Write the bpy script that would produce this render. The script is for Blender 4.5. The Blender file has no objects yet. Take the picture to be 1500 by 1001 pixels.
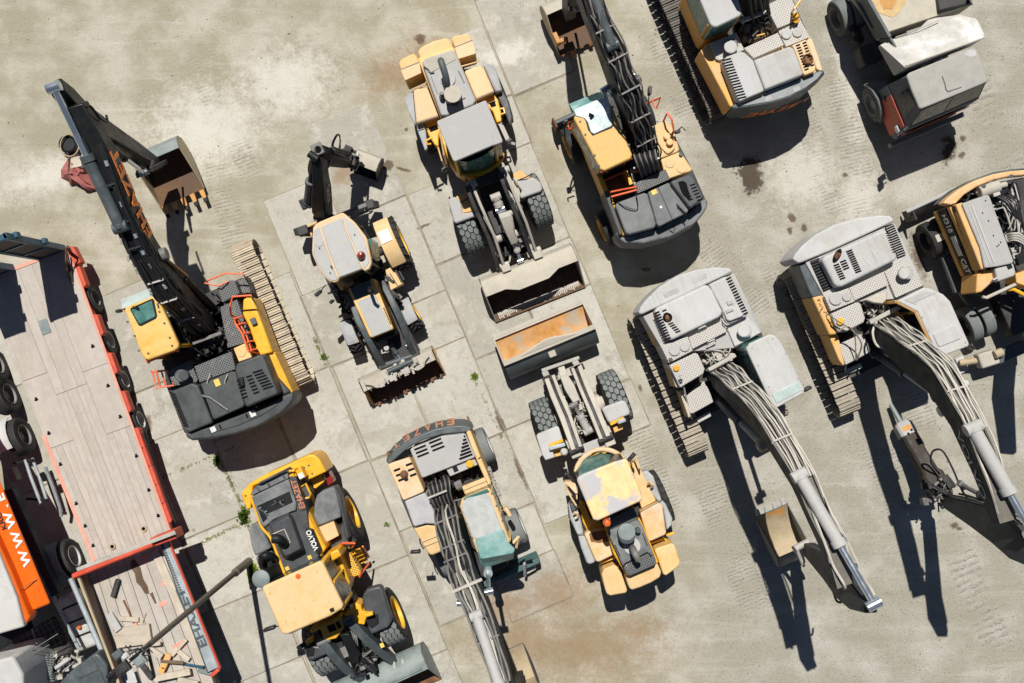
import bpy, bmesh, math, random
from mathutils import Vector, Matrix, noise as mnoise
random.seed(11)
R = math.radians
scene = bpy.context.scene
col = scene.collection
V = Vector
# ---------------------------------------------------------------- survey of the yard: photo pixels -> metres
S, H, CX, CY = 52.0,27.0,750.0,500.5      # pixels per metre on the ground, drone height
def W(px, py, z=0.0):
 k = (1 - z / H) / S
 return V(((px - CX) * k, (CY - py) * k, z))
class FR:
 """an enlarged survey sheet: origin and enlargement"""
 def __init__(s, x0, y0, k): s.x0, s.y0, s.k = x0, y0, k
 def __call__(s, x, y, z=0.0): return W(s.x0 + x / s.k, s.y0 + y / s.k, z)
 def poly(s, pts, z): return [s(p[0], p[1], p[2] if len(p) > 2 else z) for p in pts]
UP = V((0,0,1))
# ---------------------------------------------------------------- mesh builder
class MB:
 def __init__(s): s.v = []; s.f = []; s.m = []
 def add(s, vs, fs, mi=0):
  o = len(s.v); s.v += [V(a) for a in vs]
  for f in fs: s.f.append([o + i for i in f]); s.m.append(mi)
  return s
 def prism(s, top, zb, grow=0.0, mi=0):
  n = len(top); c = sum(top, V()) / n
  bot = []
  for p in top:
   q = p + (p - c) * grow; bot.append(V((q.x, q.y, zb)))
  s.add(list(top) + bot, [list(range(n)), list(range(2 * n - 1, n - 1,-1))] +
              [[i, n + i, n + (i + 1) % n, (i + 1) % n] for i in range(n)], mi); return s
 def ext(s, poly, vec, mi=0):
  n = len(poly); a = [V(p) for p in poly]; b = [p + vec for p in a]
  s.add(a + b, [list(range(n)), list(range(2 * n - 1, n - 1,-1))] +
              [[i, n + i, n + (i + 1) % n, (i + 1) % n] for i in range(n)], mi); return s
 def box(s, c, X, Y, Z, mi=0):
  vs = [c + X * a + Y * b + Z * d for d in (-1,1) for b in (-1,1) for a in (-1,1)]
  s.add(vs, [(0,2,3,1),(4,5,7,6),(0,1,5,4),(2,6,7,3),(0,4,6,2),(1,3,7,5)], mi); return s
 def bar(s, p0, p1, w, h, mi=0):
  d = p1 - p0; L = d.length; t = d / L
  sd = t.cross(UP)
  if sd.length < 1e-4: sd = V((1,0,0))
  sd.normalize(); u = sd.cross(t)
  return s.box((p0 + p1) / 2, t * (L / 2), sd * (w / 2), u * (h / 2), mi)
 def loft(s, rings, caps=True, mi=0, closed=False):
  n = len(rings[0]); o = len(s.v); k = len(rings)
  fs = []
  for r in range(k if closed else k - 1):
   a, b = r * n, ((r + 1) % k) * n
   fs += [[a + i, a + (i + 1) % n, b + (i + 1) % n, b + i] for i in range(n)]
  if caps and not closed: fs += [list(range(n))[::-1], [(k - 1) * n + i for i in range(n)]]
  s.add([p for r in rings for p in r], fs, mi); return s
 def tube(s, pts, r, n=7, closed=False, caps=True, mi=0):
  pts = [V(p) for p in pts]; k = len(pts); rings = []
  prev = None
  for i, p in enumerate(pts):
   if closed: t = pts[(i + 1) % k] - pts[i - 1]
   else: t = pts[min(i + 1, k - 1)] - pts[max(i - 1,0)]
   if t.length < 1e-6: t = V((0,0,1))
   t.normalize()
   if prev is None:
    a = t.orthogonal().normalized()
   else:
    a = prev - t * prev.dot(t)
    a = a.normalized() if a.length > 1e-5 else t.orthogonal().normalized()
   prev = a; b = t.cross(a)
   rr = r[i] if isinstance(r, (list, tuple)) else r
   rings.append([p + (a * math.cos(q) + b * math.sin(q)) * rr for q in [2 * math.pi * j / n for j in range(n)]])
  return s.loft(rings, caps and not closed, mi, closed)
 def cyl(s, p0, p1, r, r2=None, n=16, mi=0):
  return s.tube([p0, p1], [r, r if r2 is None else r2], n, mi=mi)
 def lathe(s, c, ax, prof, n=28, mi=0, closed=False):
  """prof: list of (along axis, radius)"""
  ax = ax.normalized(); a = ax.orthogonal().normalized(); b = ax.cross(a)
  rings = [[c + ax * t + (a * math.cos(2 * math.pi * j / n) + b * math.sin(2 * math.pi * j / n)) * r for j in range(n)] for t, r in prof]
  return s.loft(rings, not closed, mi, closed)
 def ball(s, c, r, n=10, sc=(1,1,1), mi=0):
  k = 6; rings = []
  for i in range(1, k):
   a = math.pi * i / k - math.pi / 2
   rings.append([c + V((math.cos(a) * math.cos(2 * math.pi * j / n) * r * sc[0], math.cos(a) * math.sin(2 * math.pi * j / n) * r * sc[1], math.sin(a) * r * sc[2])) for j in range(n)])
  return s.loft(rings, True, mi)
def smooth_path(pts, k=5, closed=False):
 """Catmull-Rom"""
 pts = [V(p) for p in pts]; out = []; n = len(pts)
 rng = range(n) if closed else range(n - 1)
 for i in rng:
  g = (lambda j: pts[j % n]) if closed else (lambda j: pts[max(0, min(n - 1, j))])
  p0, p1, p2, p3 = g(i - 1), g(i), g(i + 1), g(i + 2)
  for q in range(k):
   t = q / k
   out.append(0.5 * ((2 * p1) + (p2 - p0) * t + (2 * p0 - 5 * p1 + 4 * p2 - p3) * t * t + (3 * p1 - p0 - 3 * p2 + p3) * t ** 3))
 if not closed: out.append(pts[-1])
 return out
# ---------------------------------------------------------------- objects
def mesh_obj(name, mb, mats, inv=None, parent=None, bevel=0.0, sharp=38, bseg=2):
 me = bpy.data.meshes.new(name)
 vs = [inv @ v for v in mb.v] if inv is not None else mb.v
 me.from_pydata([tuple(v) for v in vs], [], mb.f)
 bm = bmesh.new(); bm.from_mesh(me)
 bmesh.ops.recalc_face_normals(bm, faces=bm.faces)
 bm.to_mesh(me); bm.free()
 if not isinstance(mats, (list, tuple)): mats = [mats]
 for m in mats: me.materials.append(m)
 if len(mats) > 1:
  me.polygons.foreach_set('material_index', mb.m)
 me.polygons.foreach_set('use_smooth', [True] * len(me.polygons))
 me.set_sharp_from_angle(angle=R(sharp))
 me.update()
 o = bpy.data.objects.new(name, me); col.objects.link(o)
 if parent is not None: o.parent = parent
 if bevel > 0:
  b = o.modifiers.new('edge', 'BEVEL'); b.width = bevel; b.segments = bseg; b.limit_method = 'ANGLE'; b.angle_limit = R(40)
  b.harden_normals = False
 return o
class T:
 """a thing: an Empty at its base that parents its parts"""
 def __init__(s, name, label, cat, pos, ang=0.0, group=None):
  o = bpy.data.objects.new(name, None); col.objects.link(o); s.o = o
  o.empty_display_size = 0.3
  o.location = pos; o.rotation_euler = (0,0, ang)
  o['label'] = label; o['category'] = cat
  if group: o['group'] = group
  s.inv = (Matrix.Translation(V(pos)) @ Matrix.Rotation(ang, 4, 'Z')).inverted()
 def part(s, name, mb, mat, parent=None, bevel=0.0, sharp=38, bseg=2, label=None):
  if not mb.v: return None
  o = mesh_obj(name, mb, mat, s.inv, parent or s.o, bevel, sharp, bseg)
  if label: o['label'] = label
  return o
 def slab(s, name, F, pts, zt, zb, mat, bevel=0.02, grow=0.0, parent=None, bseg=2):
  return s.part(name, MB().prism(F.poly(pts, zt), zb, grow), mat, parent, bevel, bseg=bseg)
def solo(name, mb, mat, label, cat, group=None, bevel=0.0, sharp=38, pos=None):
 """a thing that is one mesh, origin at its base"""
 if pos is None:
  lo = min(v.z for v in mb.v); c = sum(mb.v, V()) / len(mb.v); pos = V((c.x, c.y, lo))
 o = mesh_obj(name, mb, mat, Matrix.Translation(pos).inverted(), None, bevel, sharp)
 o.location = pos
 o['label'] = label; o['category'] = cat
 if group: o['group'] = group
 return o
def struct(name, mb, mat, kind='structure'):
 o = mesh_obj(name, mb, mat); o['kind'] = kind; return o
# ---------------------------------------------------------------- materials
def newmat(name):
 m = bpy.data.materials.new(name); m.use_nodes = True
 nt = m.node_tree
 for n in list(nt.nodes): nt.nodes.remove(n)
 out = nt.nodes.new('ShaderNodeOutputMaterial'); b = nt.nodes.new('ShaderNodeBsdfPrincipled')
 nt.links.new(b.outputs[0], out.inputs[0])
 return m, nt, b
class NB:
 """small node helper"""
 def __init__(s, nt): s.nt = nt; s.l = nt.links
 def n(s, t, **kw):
  n = s.nt.nodes.new(t)
  for k, v in kw.items(): setattr(n, k, v)
  return n
 def put(s, sock, v):
  if hasattr(v, 'is_linked') or hasattr(v, 'links'): s.l.new(v, sock)
  elif v is not None: sock.default_value = v
 def math(s, op, a, b=None, c=None, clamp=False):
  n = s.n('ShaderNodeMath', operation=op, use_clamp=clamp)
  for i, q in enumerate((a, b, c)):
   if q is not None: s.put(n.inputs[i], q)
  return n.outputs[0]
 def noise(s, vec, scale, detail=4, rough=0.55, w=None, dist=0.0):
  n = s.n('ShaderNodeTexNoise', noise_dimensions='4D' if w is not None else '3D')
  s.put(n.inputs['Vector'], vec); n.inputs['Scale'].default_value = scale
  n.inputs['Detail'].default_value = detail; n.inputs['Roughness'].default_value = rough
  n.inputs['Distortion'].default_value = dist
  if w is not None: s.put(n.inputs['W'], w)
  return n.outputs['Fac']
 def ramp(s, v, lo, hi, a=0.0, b=1.0):
  n = s.n('ShaderNodeMapRange', interpolation_type='SMOOTHSTEP'); s.put(n.inputs[0], v)
  n.inputs[1].default_value = lo; n.inputs[2].default_value = hi; n.inputs[3].default_value = a; n.inputs[4].default_value = b
  return n.outputs[0]
 def mix(s, f, a, b, mode='MIX'):
  n = s.n('ShaderNodeMix', data_type='RGBA', blend_type=mode)
  s.put(n.inputs[0], f)
  for i, q in ((6, a),(7, b)):
   if isinstance(q, (tuple, list)): n.inputs[i].default_value = (*q[:3],1)
   else: s.l.new(q, n.inputs[i])
  return n.outputs[2]
 def bump(s, h, strength, dist=0.01, normal=None):
  n = s.n('ShaderNodeBump'); n.inputs['Strength'].default_value = strength; n.inputs['Distance'].default_value = dist
  s.l.new(h, n.inputs['Height'])
  if normal is not None: s.l.new(normal, n.inputs['Normal'])
  return n.outputs[0]
DUST = (0.47,0.435,0.37)
def paint(name, c, dust=0.25, dustc=DUST, rough=0.45, metal=0.0, wear=0.0, wearc=(0.14,0.09,0.06), var=0.12, dscale=1.6, bump=0.15, grain=1.0, streak=0.0, spec=0.5, patch=None, tone=0.05, grime=0.22):
 """worn surface: own colour, a film of settled dust on what faces up, chips and grime"""
 m, nt, b = newmat(name); N = NB(nt)
 tc = N.n('ShaderNodeTexCoord').outputs['Object']
 w = N.math('MULTIPLY', N.n('ShaderNodeObjectInfo').outputs['Random'],37.0)
 big = N.noise(tc, 1.1,3,0.6, w)
 mid = N.noise(tc, dscale * 2.2,5,0.65, w)
 fine = N.noise(tc, 42.0,4,0.7, w)
 colr = N.mix(N.ramp(mid, 0.3,0.7), [x * (1 - var) for x in c], [min(1, x * (1 + var)) for x in c])
 if patch:   # (colour, threshold, softness): repaint or bleached patches with their own outline
  pm = N.ramp(N.noise(tc, patch[3] if len(patch) > 3 else 1.7,5,0.6, N.math('ADD', w, 5.3)), patch[1], patch[1] + patch[2])
  colr = N.mix(pm, colr, patch[0])
 if dust > 0:
  geo = N.n('ShaderNodeNewGeometry').outputs['Normal']
  sep = N.n('ShaderNodeSeparateXYZ'); nt.links.new(geo, sep.inputs[0])
  upf = N.ramp(sep.outputs[2],-0.1,0.9,0.35,1.0)
  d = N.math('ADD', N.math('MULTIPLY', mid, 0.55), N.math('MULTIPLY', big, 0.45))
  lo = 0.78 - 0.78 * dust
  dm = N.ramp(d, lo - 0.12, lo + 0.30)
  dm = N.math('MULTIPLY', dm, N.ramp(fine, 0.15,0.75,0.78,1.0))
  dm = N.math('MULTIPLY', dm, upf)
  dm = N.math('MULTIPLY', dm, min(1.0,0.45 + dust * 0.75), clamp=True)
  colr = N.mix(dm, colr, dustc)
 else: dm = None
 if wear > 0:
  wm = N.ramp(N.noise(tc, 5.5,6,0.7, N.math('ADD', w, 3.1)),0.80 - wear * 0.5,0.86 - wear * 0.5)
  colr = N.mix(wm, colr, wearc)
 if grime > 0:
  gq = N.math('ADD', N.math('MULTIPLY', N.noise(tc, 8.0,6,0.72, N.math('ADD', w, 9.7)),0.7), N.math('MULTIPLY', big, 0.3))
  gm = N.ramp(gq, 0.55,0.68,0, grime)
  colr = N.mix(gm, colr, [x * 0.35 + 0.02 for x in c])
  colr = N.mix(N.ramp(gq, 0.44,0.30,0, grime * 0.7), colr, [min(1, x * 0.75 + 0.12 * (dust > .05)) for x in c])
 if streak > 0:
  mp = N.n('ShaderNodeMapping'); nt.links.new(tc, mp.inputs[0]); mp.inputs['Scale'].default_value = (0.6,7.0,3.0)
  sm = N.ramp(N.noise(mp.outputs[0],1.6,5,0.65, w),0.45,0.72,0, streak)
  colr = N.mix(sm, colr, wearc)
 g = N.math('MULTIPLY', N.ramp(fine, 0.25,0.75,1 - 0.08 * grain, 1 + 0.08 * grain), N.ramp(N.math('FRACT', N.math('MULTIPLY', w, 1.37)),0,1,1 - tone, 1 + tone))
 mul = N.n('ShaderNodeVectorMath', operation='SCALE'); nt.links.new(colr, mul.inputs[0]); nt.links.new(g, mul.inputs['Scale'])
 nt.links.new(mul.outputs[0], b.inputs['Base Color'])
 rv = N.ramp(mid, 0.3,0.75, rough * 0.8, min(1, rough * 1.25))
 if dm is not None:
  rv = N.math('ADD', rv, N.math('MULTIPLY', dm, 0.45), clamp=True)
 nt.links.new(rv, b.inputs['Roughness'])
 b.inputs['Metallic'].default_value = metal
 b.inputs['Specular IOR Level'].default_value = spec
 if bump > 0:
  nt.links.new(N.bump(N.math('ADD', fine, N.math('MULTIPLY', mid, 1.5)), bump, 0.006), b.inputs['Normal'])
 return m
def plain(name, c, rough=0.5, metal=0.0, spec=0.5):
 m, nt, b = newmat(name)
 b.inputs['Base Color'].default_value = (*c, 1); b.inputs['Roughness'].default_value = rough
 b.inputs['Metallic'].default_value = metal; b.inputs['Specular IOR Level'].default_value = spec
 return m
def glass(name, c, rough=0.08, k=1.0):
 m, nt, b = newmat(name); N = NB(nt)
 tc = N.n('ShaderNodeTexCoord').outputs['Object']
 f = N.ramp(N.noise(tc, 3.0,4,0.6, dist=0.3),0.42,0.75)  # paler blotches painted in as reflections on the glass
 col_ = N.mix(f, c, [min(1, x * (1 + .6 * k) + 0.03 * k) for x in c])
 col_ = N.mix(N.ramp(N.noise(tc, 2.2,6,0.7),0.52,0.78,0,0.35), col_, (0.30,0.30,0.26))
 nt.links.new(col_, b.inputs['Base Color'])
 nt.links.new(N.ramp(N.noise(tc, 9,4),0.3,0.8, rough, rough + 0.35), b.inputs['Roughness'])
 return m
def tread_plate(name, c, hole, scale=0.058, dust=0.3, dustc=DUST, r=0.3):
 """anti-slip plate: a grid of punched holes in the sheet"""
 m, nt, b = newmat(name); N = NB(nt)
 tc = N.n('ShaderNodeTexCoord').outputs['Object']
 mp = N.n('ShaderNodeMapping'); nt.links.new(tc, mp.inputs[0]); mp.inputs['Rotation'].default_value = (0,0, R(45))
 mp.inputs['Scale'].default_value = (1 / scale,) * 3
 sep = N.n('ShaderNodeSeparateXYZ'); nt.links.new(mp.outputs[0], sep.inputs[0])
 fx = N.math('SUBTRACT', N.math('FRACT', sep.outputs[0]),0.5); fy = N.math('SUBTRACT', N.math('FRACT', sep.outputs[1]),0.5)
 d = N.math('SQRT', N.math('ADD', N.math('MULTIPLY', fx, fx), N.math('MULTIPLY', fy, fy)))
 hm = N.ramp(d, r - 0.05, r + 0.05,1,0)
 dirt = N.ramp(N.noise(tc, 3.0,5,0.65),0.7 - dust * 0.6,1.0 - dust * 0.45)
 colr = N.mix(dirt, c, dustc)
 colr = N.mix(hm, colr, hole)
 nt.links.new(colr, b.inputs['Base Color']); b.inputs['Roughness'].default_value = 0.6
 nt.links.new(N.bump(d, 0.4,0.01), b.inputs['Normal'])
 return m
M = {}
M['yellow'] = paint('yellow_paint', (0.78,0.40,0.025),0.10,(0.72,0.52,0.26),0.38, wear=0.02)
M['yellow_roof'] = paint('sun_bleached_yellow_paint', (0.68,0.42,0.11),0.60,(0.68,0.50,0.30),0.5, wear=0.02)
M['yellow_cab'] = paint('yellow_cab_roof_paint', (0.70,0.41,0.06),0.5,(0.70,0.48,0.24),0.45)  # yellow roof paint under ochre dust
M['yellow_dusty'] = paint('dusty_yellow_paint', (0.76,0.42,0.07),0.50,(0.78,0.58,0.40),0.55, wear=0.03)
M['yellow_pink'] = paint('faded_yellow_paint', (0.72,0.46,0.19),0.45,(0.62,0.55,0.50),0.55, wear=0.04)
M['yellow_patchy'] = paint('peeling_yellow_roof_paint', (0.82,0.56,0.28),0.12,(0.7,0.6,0.45),0.55, patch=((0.46,0.45,0.45),0.47,0.05,1.3))
M['yellow_grey'] = paint('yellow_under_grey_dust', (0.62,0.36,0.06),0.72,(0.50,0.46,0.41),0.6, wear=0.05)
M['orange_dusty'] = paint('dusty_orange_paint', (0.74,0.38,0.07),0.42,(0.55,0.46,0.36),0.55, wear=0.06)
M['roof_grey'] = paint('roof_under_pale_dust', (0.39,0.385,0.38),0.5,(0.45,0.435,0.405),0.6, var=0.07)
M['roof_white'] = paint('chalky_white_panel', (0.51,0.52,0.525),0.48,(0.46,0.44,0.40),0.6, var=0.12, patch=((0.42,0.405,0.37),0.54,0.14,1.1), streak=0.3, grime=0.32, wear=0.03, wearc=(0.3,0.28,0.25))
M['beige_dust'] = paint('metal_under_beige_dust', (0.40,0.37,0.32),0.6,(0.52,0.48,0.41),0.7, var=0.1)
M['charcoal'] = paint('charcoal_plastic', (0.055,0.058,0.062),0.22,(0.22,0.22,0.21),0.5)
M['charcoal_dusty'] = paint('dusty_charcoal_panel', (0.085,0.095,0.10),0.45,(0.30,0.30,0.29),0.55)
M['boom_slate'] = paint('dark_slate_boom_paint', (0.018,0.026,0.03),0.06,(0.08,0.085,0.085),0.6, spec=0.2)
M['stick_slate'] = paint('dusty_slate_arm_paint', (0.04,0.048,0.05),0.30,(0.30,0.285,0.25),0.6, spec=0.25)
M['hood_dark'] = paint('dark_engine_hood', (0.045,0.052,0.053),0.35,(0.12,0.125,0.122),0.5)
M['lid_grey'] = paint('pale_worn_ballast_top', (0.24,0.26,0.265),0.4,(0.38,0.38,0.36),0.55, wear=.08, wearc=(.08,.09,.095))
M['slate'] = paint('slate_grey_paint', (0.07,0.085,0.09),0.30,(0.20,0.21,0.21),0.5)
M['black'] = paint('black_steel', (0.009,0.010,0.011),0.03,(0.09,0.085,0.08),0.5, spec=0.3)
M['black_dusty'] = paint('dusty_black_steel', (0.022,0.022,0.023),0.35,(0.16,0.145,0.125),0.6)
M['void'] = plain('painted_opening_shade', (0.008,0.008,0.009),0.9, spec=0.1)  # near-black colour painted for the shade inside slots and openings
M['rubber'] = paint('tyre_rubber', (0.022,0.022,0.023),0.30,(0.11,0.105,0.095),0.8, bump=0.3)
M['rubber_dusty'] = paint('dusty_tyre_rubber', (0.05,0.055,0.055),0.72,(0.20,0.215,0.205),0.85, bump=0.3)
M['groove'] = paint('tyre_groove_rubber', (0.012,0.012,0.012),0.1,(0.06,0.055,0.05),0.9)
M['rim_yellow'] = paint('yellow_rim_paint', (0.74,0.42,0.03),0.12,(0.6,0.45,0.22),0.45)
M['rim_grey'] = paint('grey_rim_paint', (0.16,0.16,0.155),0.5,(0.30,0.28,0.24),0.6)
M['rim_white'] = paint('white_rim_paint', (0.55,0.55,0.54),0.4,(0.4,0.37,0.32),0.6)
M['fender_grey'] = paint('grey_rubber_fender', (0.30,0.31,0.32),0.55,(0.48,0.48,0.47),0.7)
M['fender_dark'] = paint('dark_plastic_fender', (0.05,0.05,0.052),0.28,(0.20,0.195,0.18),0.5)
M['hose'] = paint('black_rubber_hose', (0.018,0.018,0.019),0.12,(0.12,0.12,0.115),0.5, bump=0)
M['hose_grey'] = paint('grey_worn_hose', (0.12,0.115,0.105),0.5,(0.30,0.28,0.24),0.6, bump=0)
M['hose_dusty'] = paint('dust_caked_hose', (0.40,0.375,0.33),0.6,(0.60,0.56,0.49),0.75, bump=0)
M['steel_pale'] = paint('pale_bare_steel', (0.40,0.38,0.34),0.4,(0.55,0.51,0.44),0.55, metal=0.0, wear=0.05)
M['steel_dark'] = paint('dark_bare_steel', (0.14,0.135,0.13),0.4,(0.30,0.28,0.25),0.5, wear=0.05)
M['chrome'] = paint('chromed_rod', (0.62,0.68,0.74),0.0, rough=0.22, metal=0.85, bump=0.02)
M['galv'] = paint('galvanised_steel', (0.42,0.47,0.49),0.15,(0.5,0.5,0.48),0.45, metal=0.3)
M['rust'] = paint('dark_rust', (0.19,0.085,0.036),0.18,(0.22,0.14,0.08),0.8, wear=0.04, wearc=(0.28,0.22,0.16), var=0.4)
M['rust_shaded'] = paint('shaded_brown_bucket_rust', (0.115,0.062,0.032),0.22,(0.17,0.12,0.075),0.8, wear=0.04, wearc=(0.25,0.2,0.15), var=0.4)  # rust colour darkened to carry the shade inside the buckets
M['rust_bright'] = paint('bright_orange_rust', (0.56,0.27,0.07),0.35,(0.46,0.36,0.24),0.7, var=0.2)
M['bucket_orange'] = paint('orange_bucket_liner', (0.62,0.29,0.05),0.45,(0.50,0.42,0.31),0.75, var=.2, patch=((.44,.38,.28),.52,.10,1.4))
M['rust_sand'] = paint('sandy_worn_bucket_steel', (0.42,0.33,0.20),0.4,(0.46,0.40,0.31),0.7, patch=((0.62,0.27,0.03),0.60,0.08,1.2))
M['bucket_teal'] = paint('weathered_blue_grey_steel', (0.20,0.24,0.235),0.35,(0.36,0.36,0.33),0.5, wear=0.05)
M['bucket_beige'] = paint('mud_beige_bucket_steel', (0.40,0.37,0.31),0.6,(0.50,0.455,0.375),0.75)
M['hose_bed'] = paint('dust_with_hose_gap_shade', (0.12,0.11,0.095),0.4,(0.25,0.23,0.19),0.8)  # dust, with the shade between the hoses put into its colour
M['gunmetal'] = paint('gunmetal_bucket_steel', (0.075,0.088,0.092),0.22,(0.19,0.20,0.20),0.5)
M['track_tan'] = paint('tan_dusted_track_shoes', (0.46,0.38,0.27),0.45,(0.55,0.49,0.39),0.75, wear=0.14, wearc=(0.24,0.13,0.07), var=0.2)
M['track_grey'] = paint('dusty_track_shoes', (0.22,0.20,0.17),0.5,(0.42,0.38,0.31),0.75, wear=0.05, var=0.2)
M['track_dust'] = paint('dust_caked_track_shoes', (0.33,0.29,0.23),0.5,(0.45,0.40,0.32),0.75, wear=0.06, var=0.2)
M['track_dark'] = paint('dark_track_shoes', (0.11,0.10,0.09),0.4,(0.26,0.235,0.20),0.75, var=0.2)
M['rail_orange'] = paint('orange_red_handrail', (0.74,0.12,0.03),0.08,(0.7,0.4,0.25),0.45)
M['red'] = paint('red_trailer_paint', (0.56,0.075,0.035),0.20,(0.62,0.32,0.24),0.55, wear=0.05)
M['red_faded'] = paint('faded_pink_red_paint', (0.72,0.30,0.22),0.35,(0.62,0.48,0.40),0.7)
M['tarp_red'] = paint('faded_red_tarpaulin', (0.34,0.10,0.09),0.3,(0.5,0.33,0.30),0.8)
M['orange_gloss'] = paint('orange_body_paint', (0.78,0.13,0.008),0.05,(0.7,0.4,0.2),0.3, wear=0.01)
M['blue_ramp'] = paint('blue_painted_steel', (0.02,0.085,0.14),0.14,(0.3,0.33,0.33),0.45, wear=0.08)
M['ramp_wood'] = paint('dark_ramp_timber', (0.14,0.12,0.10),0.3,(0.25,0.22,0.18),0.8)
M['wood_dark'] = paint('dark_weathered_timber', (0.15,0.105,0.07),0.25,(0.28,0.22,0.16),0.8, streak=0.4)
M['wood_pale'] = paint('pale_weathered_timber', (0.52,0.45,0.36),0.3,(0.55,0.5,0.43),0.8, streak=0.35, wearc=(0.3,0.22,0.15))
M['teal'] = paint('teal_tinted_visor', (0.12,0.32,0.31),0.45,(0.42,0.52,0.48),0.25, bump=0.05)
M['visor_pale'] = paint('pale_grey_green_visor', (0.46,0.55,0.53),0.3,(0.5,0.52,0.48),0.3, bump=0.05)
M['glass'] = glass('dark_cab_glass', (0.006,0.015,0.014))
M['glass_teal'] = glass('green_tinted_glass', (0.05,0.15,0.13),0.12)
M['glass_pale'] = glass('roof_glass_with_sky_reflection', (0.52,0.62,0.62),0.18)  # pale colour stands for the sky reflected in the roof glass
M['plate_grey'] = tread_plate('grey_antislip_plate', (0.13,0.135,0.135),(0.012,0.012,0.012))
M['plate_pale'] = tread_plate('dusty_antislip_plate', (0.50,0.48,0.45),(0.16,0.14,0.12), dust=0.4, r=0.22)
M['plate_yellow'] = tread_plate('yellow_antislip_step', (0.78,0.45,0.06),(0.10,0.05,0.01), dust=0.2, dustc=(0.75,0.55,0.3))
M['beacon'] = plain('orange_beacon_lens', (0.75,0.13,0.02),0.25)
M['beacon_red'] = plain('dark_red_beacon_lens', (0.25,0.02,0.015),0.2)
M['white'] = paint('white_lettering', (0.75,0.74,0.70),0.1, rough=0.5, bump=0)
M['txt_orange'] = paint('orange_lettering', (0.95,0.23,0.02),0.0, rough=0.5, bump=0, grime=0)
M['txt_dull'] = paint('dull_orange_lettering', (0.55,0.20,0.08),0.2, rough=0.5, bump=0)
M['txt_faint'] = paint('faded_orange_lettering', (0.42,0.20,0.12),0.25, rough=0.5, bump=0)
M['txt_black'] = plain('black_lettering', (0.015,0.015,0.015),0.5)
M['mirror'] = plain('mirror_housing', (0.02,0.02,0.022),0.4)
M['alu'] = paint('brushed_aluminium_tank', (0.62,0.62,0.60),0.25,(0.55,0.53,0.48),0.4, metal=0.35)
M['green_leaf'] = paint('weed_leaves', (0.10,0.16,0.025),0.0, rough=0.6, var=0.45)
M['lime_leaf'] = paint('bright_weed_leaves', (0.22,0.30,0.03),0.0, rough=0.6, var=0.4)
M['sticker'] = paint('pale_sticker', (0.7,0.70,0.68),0.1, rough=0.5, bump=0)
M['sticker_y'] = paint('yellow_sticker', (0.75,0.5,0.1),0.1, rough=0.5, bump=0)
M['pole'] = paint('weathered_pole_paint', (0.12,0.105,0.085),0.3,(0.2,0.18,0.15),0.6)
M['truck_red'] = paint('dull_red_cab_paint', (0.50,0.075,0.025),0.22,(0.30,0.22,0.18),0.55, wear=0.12, wearc=(0.20,0.20,0.20))
M['truck_grey'] = paint('dust_coated_cab_paint', (0.10,0.115,0.12),0.4,(0.24,0.24,0.23),0.6)
M['dump_bed'] = paint('sand_filled_bed', (0.47,0.43,0.34),0.4,(0.52,0.49,0.42),0.8, patch=((0.55,0.27,0.06),0.60,0.12,0.9))
# ---------------------------------------------------------------- shared builders
def slots(t, F, p0, p1, n, L, w, z, parent=None, name='vent_slot', mat=None, h=0.012):
 """n dark bars painted as open slots from p0 to p1, each along vector L (sheet units)"""
 mb = MB()
 L = V((L[0], L[1]))
 for i in range(n):
  a = i / max(1, n - 1)
  c = (p0[0] + (p1[0] - p0[0]) * a, p0[1] + (p1[1] - p0[1]) * a)
  A = F(c[0] - L.x / 2, c[1] - L.y / 2, z); B = F(c[0] + L.x / 2, c[1] + L.y / 2, z)
  mb.bar(A + UP * 0.001, B + UP * 0.001, w, h)
 return t.part('vent', mb, mat or M['void'], parent)
def rail(t, F, pts, r=0.022, mat=None, name='handrail', parent=None, z=0, k=0):
 P = [F(p[0], p[1], p[2] if len(p) > 2 else z) for p in pts]
 if k: P = smooth_path(P, k)
 return t.part(name, MB().tube(P, r, 7), mat or M['rail_orange'], parent)
def disc(t, c, r, h, mat, name='cap', parent=None, r2=None, n=20, bevel=0.012):
 return t.part(name, MB().cyl(c, c + UP * h, r, r2, n), mat, parent, bevel)
def bolts(t, pts, r, mat, parent=None, name='bolt'):
 for p in pts: t.part('bolt', MB().cyl(p - UP * 0.01, p + UP * 0.018, r, n=8), mat, parent)
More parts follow.
